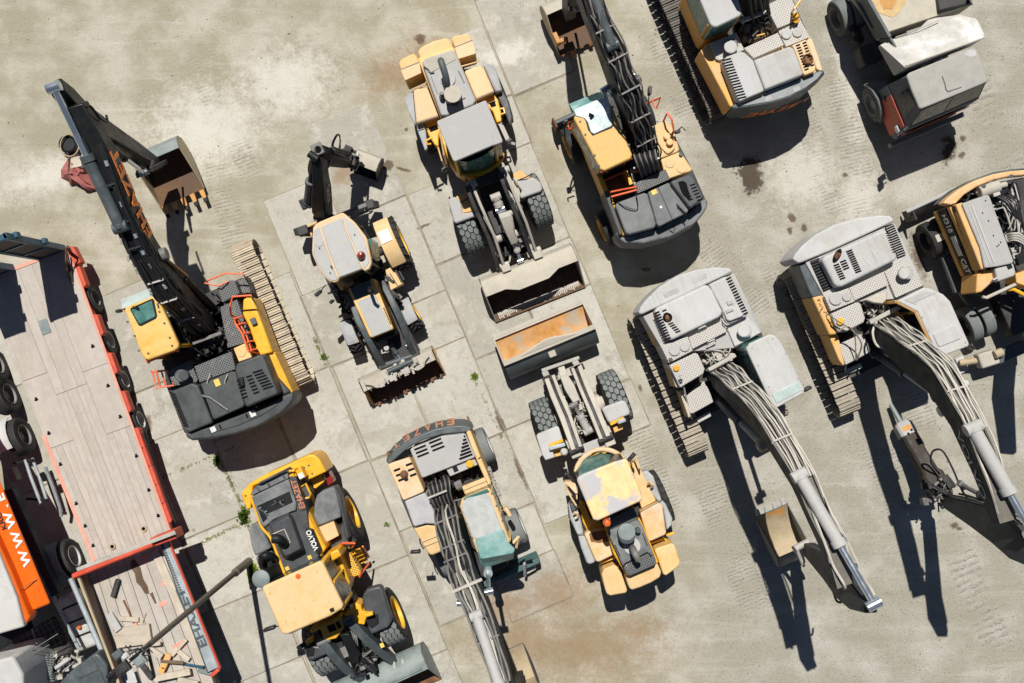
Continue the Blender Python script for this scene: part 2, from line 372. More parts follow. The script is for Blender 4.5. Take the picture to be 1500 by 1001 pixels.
class Arm:
 """a welded box arm along stations (point, half depth, half width)"""
 def __init__(s, st):
  s.p = [a[0] for a in st]; s.d = [a[1] for a in st]; s.w = [a[2] for a in st]
  ov = s.p[-1] - s.p[0]; ov.z = 0
  s.side = ov.cross(UP).normalized()
  s.up = []; n = len(s.p)
  for i in range(n):
   t = (s.p[min(i + 1, n - 1)] - s.p[max(i - 1,0)]).normalized()
   s.up.append(s.side.cross(t).normalized())
 def mesh(s, k=1):
  n = len(s.p); rings = []
  for i in range(n):
   a, u, d, w = s.p[i], s.up[i], s.d[i], s.w[i]
   rings.append([a + u * d + s.side * w, a + u * d - s.side * w, a - u * d - s.side * w, a - u * d + s.side * w])
  return MB().loft(rings)
 def at(s, q, lat=0.0, lift=0.0, full=True):
  n = len(s.p); q = max(0, min(n - 1.0001, q)); i = int(q); f = q - i
  l = lambda a: a[i] * (1 - f) + a[i + 1] * f
  u = (s.up[i] * (1 - f) + s.up[i + 1] * f).normalized()
  return l(s.p) + s.side * (l(s.w) * lat) + u * (l(s.d) * (1 if full else 0) + lift)
 def hoses(s, t, q0, q1, lats, r, mat, lift=0.03, parent=None, k=14, wob=0.35, seed=1):
  rnd = random.Random(seed)
  for j, la in enumerate(lats):
   pts = []; ph = rnd.uniform(0,6); am = rnd.uniform(0.3,1) * wob * 0.18; l0 = lift + rnd.uniform(0,0.05)
   for i in range(k + 1):
    q = q0 + (q1 - q0) * i / k
    pts.append(s.at(q, la + am * math.sin(ph + i * 0.75), l0 + 0.02 * math.sin(ph * 2 + i * 1.1)))
   t.part('hose', MB().tube(pts, r * rnd.uniform(0.85,1.1),6), mat[j % len(mat)] if isinstance(mat, list) else mat, parent)
 def clamps(s, t, qs, mat, parent=None, wid=1.0, lift=0.09):
  for q in qs:
   a = s.at(q, -wid, lift); b = s.at(q, wid, lift); mb = MB().bar(a, b, 0.04,0.025); dn = s.at(q, 0,0) - s.at(q, 0, lift)
   mb.bar(a, a + dn, 0.03,0.03).bar(b, b + dn, 0.03,0.03)
   t.part('hose_clamp', mb, mat, parent)
def ram(t, p0, p1, r, frac, mat, rod=None, parent=None, name='hydraulic_cylinder', rr=0.55):
 """barrel from p0 over frac of the length, then the rod to p1"""
 m = p0 + (p1 - p0) * frac; d = (p1 - p0).normalized(); L = (p1 - p0).length
 sd = d.cross(UP)
 sd = sd.normalized() if sd.length > 1e-3 else V((1,0,0))
 mb = MB().cyl(p0, m, r, n=16).cyl(m - d * r * 0.9, m + d * r * 0.25, r * 1.18, n=16).cyl(p0 - d * 0.01, p0 + d * r * 0.7, r * 1.12, n=16)
 mb.cyl(p0 - sd * r * 1.25, p0 + sd * r * 1.25, r * 0.95, n=14)
 o = t.part(name, mb, mat, parent, 0.006)
 if parent is None:
  q = MB().cyl(m, p1, r * rr, n=14).cyl(p1 - sd * r * 1.1, p1 + sd * r * 1.1, r * 0.85, n=14)
  t.part('piston_rod', q, rod or M['chrome'], o)
 else:
  q = MB().cyl(m, p1, r * rr, n=14).cyl(p1 - sd * r * 1.1, p1 + sd * r * 1.1, r * 0.85, n=14)
  t.part('piston_rod', q, rod or M['chrome'], parent)
 return o
def bucket(t, O, u, width, prof, mats, nteeth=0, th=0.035, name='bucket', tooth=(0.2,0.09), toothmat=None, side_from=0, parent=None, v=UP, bevel=0.008, teeth_name='tooth'):
 """curved shell along prof (a along u, b along v), closed by side plates; mats = (outside, inside)"""
 u = u.normalized(); w = u.cross(v).normalized()
 P = [O + u * a + v * b for a, b in prof]; n = len(P)
 nrm = []
 cen = sum(P, V()) / n
 for i in range(n):
  tt = (P[min(i + 1, n - 1)] - P[max(i - 1,0)]).normalized(); k = w.cross(tt).normalized()
  nrm.append(k)
 sgn = 1 if sum((cen - P[i]).dot(nrm[i]) for i in range(n)) > 0 else -1
 Q = [P[i] + nrm[i] * th * sgn for i in range(n)]           # inner skin
 hw = width / 2; mb = MB()
 o = len(mb.v)
 vs = [p - w * hw for p in P] + [p + w * hw for p in P] + [p - w * hw for p in Q] + [p + w * hw for p in Q]
 fo = [[i, i + 1, n + i + 1, n + i] for i in range(n - 1)]
 fi = [[2 * n + i, 3 * n + i, 3 * n + i + 1,2 * n + i + 1] for i in range(n - 1)]
 edge = [[0, n, 3 * n, 2 * n], [n - 1,3 * n - 1,4 * n - 1,2 * n - 1]]
 edge += [[i, 2 * n + i, 2 * n + i + 1, i + 1] for i in range(n - 1)] + [[n + i, n + i + 1,3 * n + i + 1,3 * n + i] for i in range(n - 1)]
 mb.add(vs, fo + edge, 0)
 # inner faces share the vertices
 for f in fi: mb.f.append([o + q for q in f]); mb.m.append(1)
 b = t.part(name, mb, [mats[0], mats[1]], parent, 0)
 par = b if parent is None else parent
 for sg in (-1,1):
  sp = MB(); pl = [p + w * (sg * hw) for p in P]
  sp.ext(pl, w * (-sg * th * 0.9))
  t.part('side_plate', sp, mats[2] if len(mats) > 2 else mats[0], par, 0)
 if nteeth:
  tt = (P[-1] - P[-2]).normalized(); k = w.cross(tt).normalized()
  for i in range(nteeth):
   c = P[-1] + w * (-hw + width * (i + 0.5) / nteeth)
   L, tw = tooth
   tm = MB()
   ring = lambda a, x, y: [a + w * x + k * y, a - w * x + k * y, a - w * x - k * y, a + w * x - k * y]
   tm.loft([ring(c - tt * L * 0.45, tw * 0.5,0.05), ring(c + tt * L * 0.2, tw * 0.55,0.055), ring(c + tt * L, tw * 0.36,0.014)])
   t.part(teeth_name, tm, toothmat or M['steel_pale'], par, 0.006)
 return b
def track(t, c, d, L, wid, hgt, mat, shoes=46, link=None, parent=None, hole=True):
 """crawler track on the ground: one belt of grouser shoes round a frame"""
 d = d.normalized(); sd = d.cross(UP).normalized(); r = hgt / 2; straight = L - hgt
 per = 2 * straight + 2 * math.pi * r; mb = MB()
 def pos(s):
  s %= per
  if s < straight: return c + d * (s - straight / 2) + UP * hgt, d, UP
  s -= straight
  if s < math.pi * r:
   a = s / r; return c + d * (straight / 2 + r * math.sin(a)) + UP * (r + r * math.cos(a)), d * math.cos(a) - UP * math.sin(a), d * math.sin(a) + UP * math.cos(a)
  s -= math.pi * r
  if s < straight: return c + d * (straight / 2 - s),-d, -UP
  s -= straight; a = s / r
  return c + d * (-straight / 2 - r * math.sin(a)) + UP * (r - r * math.cos(a)),-d * math.cos(a) + UP * math.sin(a),-d * math.sin(a) - UP * math.cos(a)
 p = per / shoes; rnd = random.Random(int(abs(c.x) * 100))
 for i in range(shoes):
  q, tn, nm = pos(i * p)
  j = rnd.uniform(-0.012,0.012)
  mb.box(q - nm * 0.022 + sd * j, tn * (p * 0.41), sd * (wid / 2), nm * 0.014)
  mb.box(q - nm * 0.0 + tn * p * 0.30 + sd * j, tn * 0.014, sd * (wid / 2), nm * 0.022)
  mb.box(q - nm * 0.002 - tn * p * 0.1 + sd * j, tn * 0.011, sd * (wid / 2), nm * 0.016)
 b = t.part('track', mb, mat, parent)
 fr = MB().loft([[pos(s)[0] - pos(s)[2] * 0.07 + sd * (wid * x) for s in [per * q / 40 for q in range(40)]] for x in (-0.17,0.17)])
 t.part('track_chain', fr, M['black_dusty'], b)
 si = MB().bar(c - d * straight * 0.5 + UP * r, c + d * straight * 0.5 + UP * r, wid * 0.5, hgt * 0.55)
 for q in range(7):
  rc = c + d * (straight * (q / 6 - 0.5) * 0.92) + UP * 0.17
  si.cyl(rc - sd * wid * 0.3, rc + sd * wid * 0.3,0.11, n=12)
 for e in (-1,1):
  rc = c + d * (e * straight / 2) + UP * r
  si.cyl(rc - sd * wid * 0.2, rc + sd * wid * 0.2, r * 0.78, n=20)
 t.part('track_frame', si, M['black_dusty'], b)
 return b
def wheel(t, c, ax, Rr, wid, rimmat, tyremat=None, kind='block', dish=0.25, parent=None, rimr=0.56, n_blk=22, rim=True):
 """tyre (moulded tread) with its rim; ax points outward"""
 ax = ax.normalized(); h = wid / 2; tm = tyremat or M['rubber']
 rr = Rr * rimr; hgt = Rr - rr; td = 0.03 if kind == 'block' else 0.0
 Ro = Rr - td
 prof = [(-h * .78, rr),(-h * .99, rr + hgt * .25),(-h * 1.0, rr + hgt * .7),(-h * .95, Ro - hgt * .06),(-h * .82, Ro),(0, Ro + .006),(h * .82, Ro),(h * .95, Ro - hgt * .06),(h * 1.0, rr + hgt * .7),(h * .99, rr + hgt * .25),(h * .78, rr)]
 mb = MB().lathe(c, ax, prof, 44, closed=True)
 a = ax.orthogonal().normalized(); b = ax.cross(a)
 if kind == 'block':
  p = h * .447; dth = 2 * math.pi / n_blk
  for k in range(n_blk):
   for rw in range(4):
    th0 = dth * (k + 0.5 * (rw % 2)); lt = (rw - 1.5) * p
    def P(x, q, rad):
     x = max(-h * .96, min(h * .96, lt + x)); dr = max(0, abs(x) / h - .75) * .10
     return c + ax * x + (a * math.cos(th0 + q) + b * math.sin(th0 + q)) * (rad - dr)
    hexa = [(2 * p / 3,0),(p / 3, dth / 2),(-p / 3, dth / 2),(-2 * p / 3,0),(-p / 3,-dth / 2),(p / 3,-dth / 2)]
    mb.loft([[P(x * .93, q * .90, Ro - .02) for x, q in hexa], [P(x * .85, q * .80, Rr) for x, q in hexa]], mi=1)
 if kind == 'road':
  for q in (-0.5,-.17,.17,0.5):
   mb.lathe(c + ax * (h * q), ax, [(-h * .13, Ro - 0.01),(-h * .13, Ro + 0.012),(h * .13, Ro + 0.012),(h * .13, Ro - 0.01)],44, mi=1, closed=True)
 if kind == 'lug':
  for k in range(18):
   for sg in (-1,1):
    th = 2 * math.pi * (k + (0.5 if sg > 0 else 0)) / 18
    f = lambda q, x: c + ax * x + (a * math.cos(q) + b * math.sin(q)) * (Ro + 0.012)
    mb.bar(f(th, 0), f(th + 0.28, sg * h * 0.95),0.05,0.05, mi=1)
 tyre = t.part('tyre', mb, [M['groove'] if kind == 'block' else tm, tm], parent, 0, sharp=50)
 if not rim: return tyre
 par = tyre if parent is None else parent
 d = h * 0.90
 pr = [(-d, rr * .98),(d, rr * 1.0),(d + 0.02, rr * 1.05),(d + .012, rr * 0.95),(d - dish * wid, rr * 0.84),(d - dish * wid * 1.1, rr * 0.45),(d - dish * wid * 0.7, rr * 0.40),(d - dish * wid * 0.65, rr * 0.08)]
 rm = MB().lathe(c, ax, pr, 36)
 for k in range(10):
  th = 2 * math.pi * k / 10
  q = c + ax * (d - dish * wid * 1.08) + (a * math.cos(th) + b * math.sin(th)) * rr * 0.62
  rm.cyl(q, q + ax * 0.035, rr * 0.055, n=6)
 t.part('rim', rm, rimmat, par)
 return tyre
def text_mesh(body, X, Y, O, height, mat, t=None, parent=None, name='lettering', length=None, ext=0.004, bold=0.0, spacing=1.0, center=False):
 """raised letters: baseline start O, along X, letter tops along Y"""
 cu = bpy.data.curves.new(name, 'FONT'); cu.body = body; cu.size = 1.0; cu.extrude = 0.0; cu.offset = bold; cu.space_character = spacing
 cu.resolution_u = 3
 tmp = bpy.data.objects.new('tmp', cu); col.objects.link(tmp)
 dg = bpy.context.evaluated_depsgraph_get()
 me = bpy.data.meshes.new_from_object(tmp.evaluated_get(dg))
 bpy.data.objects.remove(tmp); bpy.data.curves.remove(cu)
 X = X.normalized(); Y = (Y - X * Y.dot(X)).normalized(); Z = X.cross(Y)
 xs = [v.co.x for v in me.vertices]; ys = [v.co.y for v in me.vertices]
 x0, x1, y0, y1 = min(xs), max(xs), min(ys), max(ys)
 sy = height / (y1 - y0); sx = (length / (x1 - x0)) if length else sy
 off = -(x1 - x0) / 2 * sx if center else 0
 mb = MB()
 lo = [O + X * ((v.co.x - x0) * sx + off) + Y * ((v.co.y - y0) * sy) for v in me.vertices]
 n = len(lo); faces = [list(p.vertices) for p in me.polygons]
 edges = {}
 for f in faces:
  for i in range(len(f)):
   e = (f[i], f[(i + 1) % len(f)])
   edges[e] = 1
 mb.add(lo + [p + Z * ext for p in lo], [f[::-1] for f in faces] + [[i + n for i in f] for f in faces] +
           [[a, b, b + n, a + n] for a, b in edges if (b, a) not in edges])
 bpy.data.meshes.remove(me)
 return t.part(name, mb, mat, parent) if t else mb
def clutter(t, F, poly, z0, z1, n=40, mats=('black_dusty', 'steel_dark', 'hose'), seed=3, hoses=14, floor=True):
 """an open engine or valve bay: dark floor, castings, pipes and looping hoses"""
 rnd = random.Random(seed)
 P = [F(p[0], p[1], z1) for p in poly]
 c = sum(P, V()) / len(P)
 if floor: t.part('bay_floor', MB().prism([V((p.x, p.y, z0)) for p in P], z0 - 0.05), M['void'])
 def pt(z):
  while True:
   a, b = rnd.random(), rnd.random()
   i = rnd.randrange(len(P)); q = P[i] * (1 - a) + P[(i + 1) % len(P)] * a
   q = c + (q - c) * math.sqrt(b) * 0.93
   return V((q.x, q.y, z))
 e1 = (P[1] - P[0]); e1.z = 0; e1.normalize(); e2 = UP.cross(e1)
 for i in range(n):
  mb = MB(); k = rnd.randrange(len(mats)); z = rnd.uniform(z0, z1 - 0.05); q = pt(z)
  if rnd.random() < 0.55:
   s = rnd.uniform(0.025,0.10)
   mb.box(q, e1 * s * rnd.uniform(.6,1.6), e2 * s * rnd.uniform(.6,1.6), UP * s); nm = 'valve_block'
  else:
   dv = (e1 * rnd.uniform(-1,1) + e2 * rnd.uniform(-1,1) + UP * rnd.uniform(-.2,.2)).normalized() * rnd.uniform(0.06,0.22)
   mb.cyl(q - dv, q + dv, rnd.uniform(0.015,0.05), n=9); nm = 'pipe_fitting'
  t.part(nm, mb, M[mats[k]], bevel=0.006)
 for i in range(hoses):
  a = pt(z1 - 0.12); b = pt(z1 - 0.12); m = (a + b) / 2 + e1 * rnd.uniform(-.12,.12) + e2 * rnd.uniform(-.12,.12) + UP * rnd.uniform(0.04,0.16)
  t.part('hose', MB().tube(smooth_path([a - UP * 0.1, a, m, b, b - UP * 0.1],5), rnd.uniform(0.013,0.024),6), M[rnd.choice(mats)])
def mirror(t, p_arm, p_head, F=None, sz=(0.16,0.24), name='mirror'):
 d = (p_head - p_arm); sd = V((d.x, d.y, 0)); sd = sd.normalized() if sd.length > 1e-3 else V((1,0,0))
 mb = MB().tube([p_arm, p_head],0.014,6)
 o = t.part('mirror', MB().box(p_head, sd * sz[0] / 2, UP.cross(sd) * 0.04, UP * sz[1] / 2), M['mirror'], bevel=0.02)
 t.part('mirror_arm', mb, M['black'], o)
 return o
# ================================================================ camera, sun, sky
cam = bpy.data.cameras.new('drone_camera'); co = bpy.data.objects.new('drone_camera', cam); col.objects.link(co)
co.location = (0,0, H); co.rotation_euler = (0,0,0)
cam.sensor_width = 36.0; cam.sensor_fit = 'HORIZONTAL'; cam.lens = 36.0 * H / (1500 / S); cam.clip_end = 2000
scene.camera = co
SUN_EL = R(61); SUN_AZ = math.atan2(-0.168,0.986)
sd = V((math.sin(SUN_AZ) * math.cos(SUN_EL), math.cos(SUN_AZ) * math.cos(SUN_EL), math.sin(SUN_EL)))
sl = bpy.data.lights.new('sun', 'SUN'); so = bpy.data.objects.new('sun', sl); col.objects.link(so)
sl.energy = 5.0; sl.angle = R(0.5); sl.color = (1.0,0.965,0.90)
so.location = sd * 60; so.rotation_euler = (-sd).to_track_quat('-Z', 'Y').to_euler()
wd = bpy.data.worlds.new('World'); scene.world = wd; wd.use_nodes = True
wn = wd.node_tree; bg = wn.nodes['Background']
sky = wn.nodes.new('ShaderNodeTexSky'); sky.sky_type = 'NISHITA'; sky.sun_disc = False
sky.sun_elevation = SUN_EL; sky.sun_rotation = SUN_AZ % (2 * math.pi); sky.altitude = 100; sky.air_density = 0.55; sky.dust_density = 0.3
wn.links.new(sky.outputs[0], bg.inputs[0]); bg.inputs[1].default_value = 0.052
scene.view_settings.view_transform = 'Standard'; scene.view_settings.look = 'None'
scene.view_settings.exposure = 0.05; scene.view_settings.gamma = 1.0
# ================================================================ ground
def blob_mask(N, xy, px, py, rx, ry, ang, soft, nz):
 c = W(px, py)
 mp = N.n('ShaderNodeMapping', vector_type='TEXTURE'); N.l.new(xy, mp.inputs[0])
 mp.inputs['Location'].default_value = (c.x, c.y, 0); mp.inputs['Rotation'].default_value = (0,0, ang)
 mp.inputs['Scale'].default_value = (rx / S, ry / S, 1000)
 ln = N.n('ShaderNodeVectorMath', operation='LENGTH'); N.l.new(mp.outputs[0], ln.inputs[0])
 d = N.math('ADD', ln.outputs['Value'], nz)
 return N.ramp(d, 1.0 - soft, 1.0 + soft * 0.3,1,0)
def strip_height(N, xy, p0, p1, wpx, pitch, nz):
 a, b = W(*p0), W(*p1); d = b - a; L = d.length
 mp = N.n('ShaderNodeMapping', vector_type='TEXTURE'); N.l.new(xy, mp.inputs[0])
 c = (a + b) / 2
 mp.inputs['Location'].default_value = (c.x, c.y, 0); mp.inputs['Rotation'].default_value = (0,0, math.atan2(d.y, d.x))
 sp = N.n('ShaderNodeSeparateXYZ'); N.l.new(mp.outputs[0], sp.inputs[0])
 m = N.math('MULTIPLY', N.ramp(N.math('ABSOLUTE', sp.outputs[0]), L / 2 - 0.5, L / 2,1,0), N.ramp(N.math('ABSOLUTE', sp.outputs[1]), wpx / S / 2 - 0.06, wpx / S / 2 + 0.03,1,0))
 w = N.math('SINE', N.math('ADD', N.math('MULTIPLY', sp.outputs[0],2 * math.pi / pitch), N.math('MULTIPLY', nz, 3.2)))
 return N.math('MULTIPLY', N.ramp(w, 0.1,0.95,0,1), m), m
def ground_material(name, slab):
 m, nt, b = newmat(name); N = NB(nt)
 xy = N.n('ShaderNodeTexCoord').outputs['Object']
 sep = N.n('ShaderNodeSeparateXYZ'); nt.links.new(xy, sep.inputs[0])
 n_big = N.noise(xy, 0.16,4,0.6); n_med = N.noise(xy, 0.75,6,0.62); n_sm = N.noise(xy, 3.2,6,0.68)
 n_fin = N.noise(xy, 26.0,5,0.75); n_grit = N.noise(xy, 60.0,2,0.6)
 east = N.ramp(N.math('ADD', sep.outputs[0], N.math('MULTIPLY', N.math('SUBTRACT', n_big, 0.5),9.0)),2.0,6.5)   # gravel side
 sand = (0.335,0.305,0.222); pale = (0.47,0.437,0.36); grav = (0.36,0.337,0.272); brown = (0.32,0.27,0.185)
 dirt = N.mix(N.ramp(n_med, 0.38,0.66), sand, pale)
 dirt = N.mix(N.math('MULTIPLY', N.ramp(n_sm, 0.52,0.74),0.35), dirt, brown)
 gr = N.mix(N.ramp(n_med, 0.40,0.70), grav, (0.49,0.465,0.41))
 base = N.mix(east, dirt, gr)
 if slab:
  rnd = N.n('ShaderNodeNewGeometry').outputs['Random Per Island']
  con = N.mix(rnd, (0.37,0.35,0.30),(0.50,0.48,0.43))
  con = N.mix(N.math('MULTIPLY', N.ramp(n_sm, 0.45,0.70),0.45), con, (0.34,0.315,0.26))
  con = N.mix(N.math('MULTIPLY', N.ramp(N.noise(xy, 1.5,6,0.7),0.52,0.62),0.55), con, (0.56,0.54,0.49))
  con = N.mix(N.math('MULTIPLY', N.ramp(N.noise(xy, 0.9,6,0.65, dist=0.8),0.57,0.62),0.45), con, (0.31,0.285,0.235))
  con = N.mix(N.math('MULTIPLY', N.ramp(N.math('ABSOLUTE', N.math('SUBTRACT', N.noise(xy, 0.7,6,0.7, dist=0.5),0.5)),0.004,0.0),0.8), con, (0.16,0.14,0.11))
  cover = N.ramp(N.math('ADD', N.math('MULTIPLY', n_med, 0.6), N.math('MULTIPLY', n_big, 0.4)),0.45,0.62)     # sand blown over the slabs
  base = N.mix(N.math('MULTIPLY', cover, 0.38), con, dirt)
 # old wheel sweeps across the yard
 mp = N.n('ShaderNodeMapping'); nt.links.new(xy, mp.inputs[0]); mp.inputs['Rotation'].default_value = (0,0, R(-28)); mp.inputs['Scale'].default_value = (0.22,2.2,1)
 swp = N.noise(mp.outputs[0],1.0,5,0.6, dist=0.6)
 base = N.mix(N.math('MULTIPLY', N.ramp(swp, 0.50,0.72),0.35 if not slab else 0.15), base, (0.30,0.275,0.215))
 base = N.mix(N.math('MULTIPLY', N.ramp(swp, 0.46,0.28),0.40 if not slab else 0.2), base, (0.56,0.535,0.465))
 # speckle of stones
 n_g2 = N.noise(xy, 13.0,4,0.75)
 sp_amt = N.math('ADD', N.math('MULTIPLY', east, 0.40),0.56 if not slab else 0.26)
 base = N.mix(N.math('MULTIPLY', N.ramp(n_g2,0.56,0.70), N.math('MULTIPLY', sp_amt, 0.8)), base, (0.17,0.152,0.105))
 base = N.mix(N.math('MULTIPLY', N.ramp(n_g2,0.42,0.28), N.math('MULTIPLY', sp_amt, 0.6)), base, (0.60,0.57,0.49))
 base = N.mix(N.math('MULTIPLY', N.ramp(n_fin, 0.55,0.68), sp_amt), base, (0.13,0.118,0.095))
 base = N.mix(N.math('MULTIPLY', N.ramp(n_fin, 0.42,0.30), N.math('MULTIPLY', sp_amt, 0.8)), base, (0.64,0.61,0.53))
 nzc = N.math('ADD', N.math('MULTIPLY', N.math('SUBTRACT', n_sm, 0.5),2.0), N.math('MULTIPLY', N.math('SUBTRACT', N.noise(xy, 11.0,5,0.7),0.5),1.6))
 def stain(lst, c, k):
  nonlocal base
  tot = None
  for q in lst:
   mk = blob_mask(N, xy, *q, nzc)
   tot = mk if tot is None else N.math('MAXIMUM', tot, mk)
  base = N.mix(N.math('MULTIPLY', tot, k), base, c)
 # washed pale areas, reddish dirt, dark drips
 stain([(300,190,110,75,0.3,0.9),(90,250,110,30,0.35,0.9),(420,120,90,60,0.2,0.9),(745,80,45,20,0.3,0.8),(1175,255,70,55,0.3,0.9),(1260,290,40,60,0.1,0.9),(1235,60,20,200,0.15,0.9)],(0.64,0.615,0.55),0.75)
 stain([(575,108,60,34,0.5,0.9),(620,75,34,26,0.2,0.9),(735,890,60,40,0.3,0.9),(820,870,70,45,0,0.9),(760,940,90,50,0,0.9),(930,925,60,30,0,0.9),(505,255,26,18,0.6,0.8),(860,950,140,60,0,1)],(0.27,0.175,0.09),0.68)
 stain([(617,57,9,8,0,0.5),(1160,320,6,8,0.5,0.5),(1157,338,4,6,0,0.5),(1178,335,5,7,0,0.6),(1238,257,5,4,0,0.5),(569,244,9,8,0,0.3),(590,248,12,3,-0.3,0.5),(567,258,3,3,0,0.5),
           (620,332,14,3,0.4,0.5),(465,500,6,5,0,0.5),(217,622,7,16,0,0.6),(938,570,4,9,0.3,0.6),(1385,205,7,6,0,0.5),(1410,203,5,5,0,0.5),(1409,228,6,6,0,0.5),(595,190,3,3,0,0.5),(1398,770,6,5,0,0.6),(1405,775,5,4,0,0.6),
           (734,620,5,24,0.4,0.6),(762,690,4,30,0.4,0.6),(1345,375,10,40,0.3,0.8)],(0.10,0.065,0.04),0.85)
 stain([(1098,258,19,30,0.45,0.35),(1390,222,11,22,-0.25,0.4),(1100,240,16,14,0.2,0.4),(945,395,8,4,0,0.5)],(0.06,0.04,0.026),0.9)
 stain([(475,535,26,60,0.4,0.9),(520,640,40,20,0.4,0.9),(330,640,30,16,0.4,0.9),(280,700,30,40,0.4,0.9),(640,640,22,60,0.4,0.9),(340,760,28,18,0,0.9)],(0.36,0.33,0.27),0.5)
 nt.links.new(base, b.inputs['Base Color'])
 b.inputs['Roughness'].default_value = 0.93; b.inputs['Specular IOR Level'].default_value = 0.25
 h = N.math('ADD', N.math('MULTIPLY', n_fin, 0.9 if not slab else 0.35), N.math('MULTIPLY', n_sm, 1.2 if not slab else 0.5))
 h = N.math('ADD', h, N.math('MULTIPLY', n_grit, N.math('ADD', N.math('MULTIPLY', east, 1.0),0.2)))
 if not slab:
  tot = None
  for st in STRIPS:
   hh, _ = strip_height(N, xy, *st, nzc); tot = hh if tot is None else N.math('MAXIMUM', tot, hh)
  br = N.math('MULTIPLY', N.ramp(n_med, 0.38,0.60), N.ramp(N.noise(xy, 4.0,5,0.7),0.40,0.58,0.1,1.0))
  tot = N.math('MULTIPLY', tot, br)
  sb = N.bump(tot, 0.75,0.04)
 else: sb = None
 nt.links.new(N.bump(h, 0.8 if not slab else 0.4,0.02, sb), b.inputs['Normal'])
 return m
STRIPS = [((285,60),(325,160),46,0.105),((345,200),(385,300),34,0.105),((312,225),(350,375),40,0.105),
          ((1215,70),(1275,330),42,0.105),((1170,150),(1235,320),40,0.105),((1020,330),(1120,470),46,0.105),
          ((1030,690),(1110,900),46,0.105),((1075,720),(1150,900),34,0.105),((1280,640),(1330,760),50,0.105),((1330,560),(1360,640),40,0.105),
          ((905,560),(985,760),38,0.105),((1420,100),(1490,260),40,0.2),((1400,800),(1480,990),46,0.2),((955,40),(1010,180),30,0.105),((1125,380),(1165,470),36,0.105)]
gm = MB()
gn = 24; gs = 150.0
vs = [V((-gs / 2 + gs * i / gn, -gs / 2 + gs * j / gn, 0)) for j in range(gn + 1) for i in range(gn + 1)]
gm.add(vs, [(j * (gn + 1) + i, j * (gn + 1) + i + 1,(j + 1) * (gn + 1) + i + 1,(j + 1) * (gn + 1) + i) for j in range(gn) for i in range(gn)])
struct('ground', gm, ground_material('packed_dirt_and_gravel', False))
def inside(p, poly):
 c = False; n = len(poly)
 for i in range(n):
  a, b = poly[i], poly[i - 1]
  if (a[1] > p[1]) != (b[1] > p[1]) and p[0] < (b[0] - a[0]) * (p[1] - a[1]) / (b[1] - a[1]) + a[0]: c = not c
 return c
PAVED = [(325,262),(430,200),(545,150),(690,85),(770,52),(800,150),(850,330),(905,440),(890,640),(845,845),(770,870),(700,870),(650,900),(640,1060),(60,1060),(-80,760),(-80,500),(170,480),(330,470),(395,400)]
sm = MB(); jm = MB(); rnd = random.Random(5)
au, bu = V((.387,.922)), V((.922,-.387))
for row in range(-7,6):
 u = -420 + rnd.choice((0,75,110))
 v = row * 100.0
 while u < 1200:
  L = rnd.choice((75,150,150,112))
  c = V((540.6,157.7)) + au * (u + L / 2) + bu * (v + 50)
  if inside(c, PAVED) and rnd.random() < 0.97:
   g0 = rnd.uniform(0.8,4.2); g1 = rnd.uniform(0.6,2.0); z = 0.022 + rnd.uniform(-0.006,0.008); tl = rnd.uniform(-0.005,0.005)
   q = []
   for x, y in ((u + g1, v + g0),(u + L - g1, v + g0),(u + L - g1, v + 100 - g0 * .6),(u + g1, v + 100 - g0 * .6)):
    p = V((540.6,157.7)) + au * x + bu * y
    w = W(p.x + rnd.uniform(-.7,.7), p.y + rnd.uniform(-.7,.7)); w.z = z + tl * (1 if y > v + 50 else -1); q.append(w)
   sm.prism(q, -0.05)
   cc = sum(q, V()) / 4; jz = rnd.uniform(.004,.010)
   if rnd.random() < .8: jm.prism([V((p.x + (p.x - cc.x) / (p - cc).length * rnd.uniform(.02,.07), p.y + (p.y - cc.y) / (p - cc).length * rnd.uniform(.02,.07), jz)) for p in q],-.03)
  u += L
ps = struct('concrete_slab_paving', sm, ground_material('worn_concrete_slabs', True))
bv = ps.modifiers.new('edge', 'BEVEL'); bv.width = 0.012; bv.segments = 2

struct('joint_soil', jm, paint('dark_joint_soil', (0.20,0.168,0.12),0.5,(0.36,0.325,0.26),0.95, var=.3, tone=0))
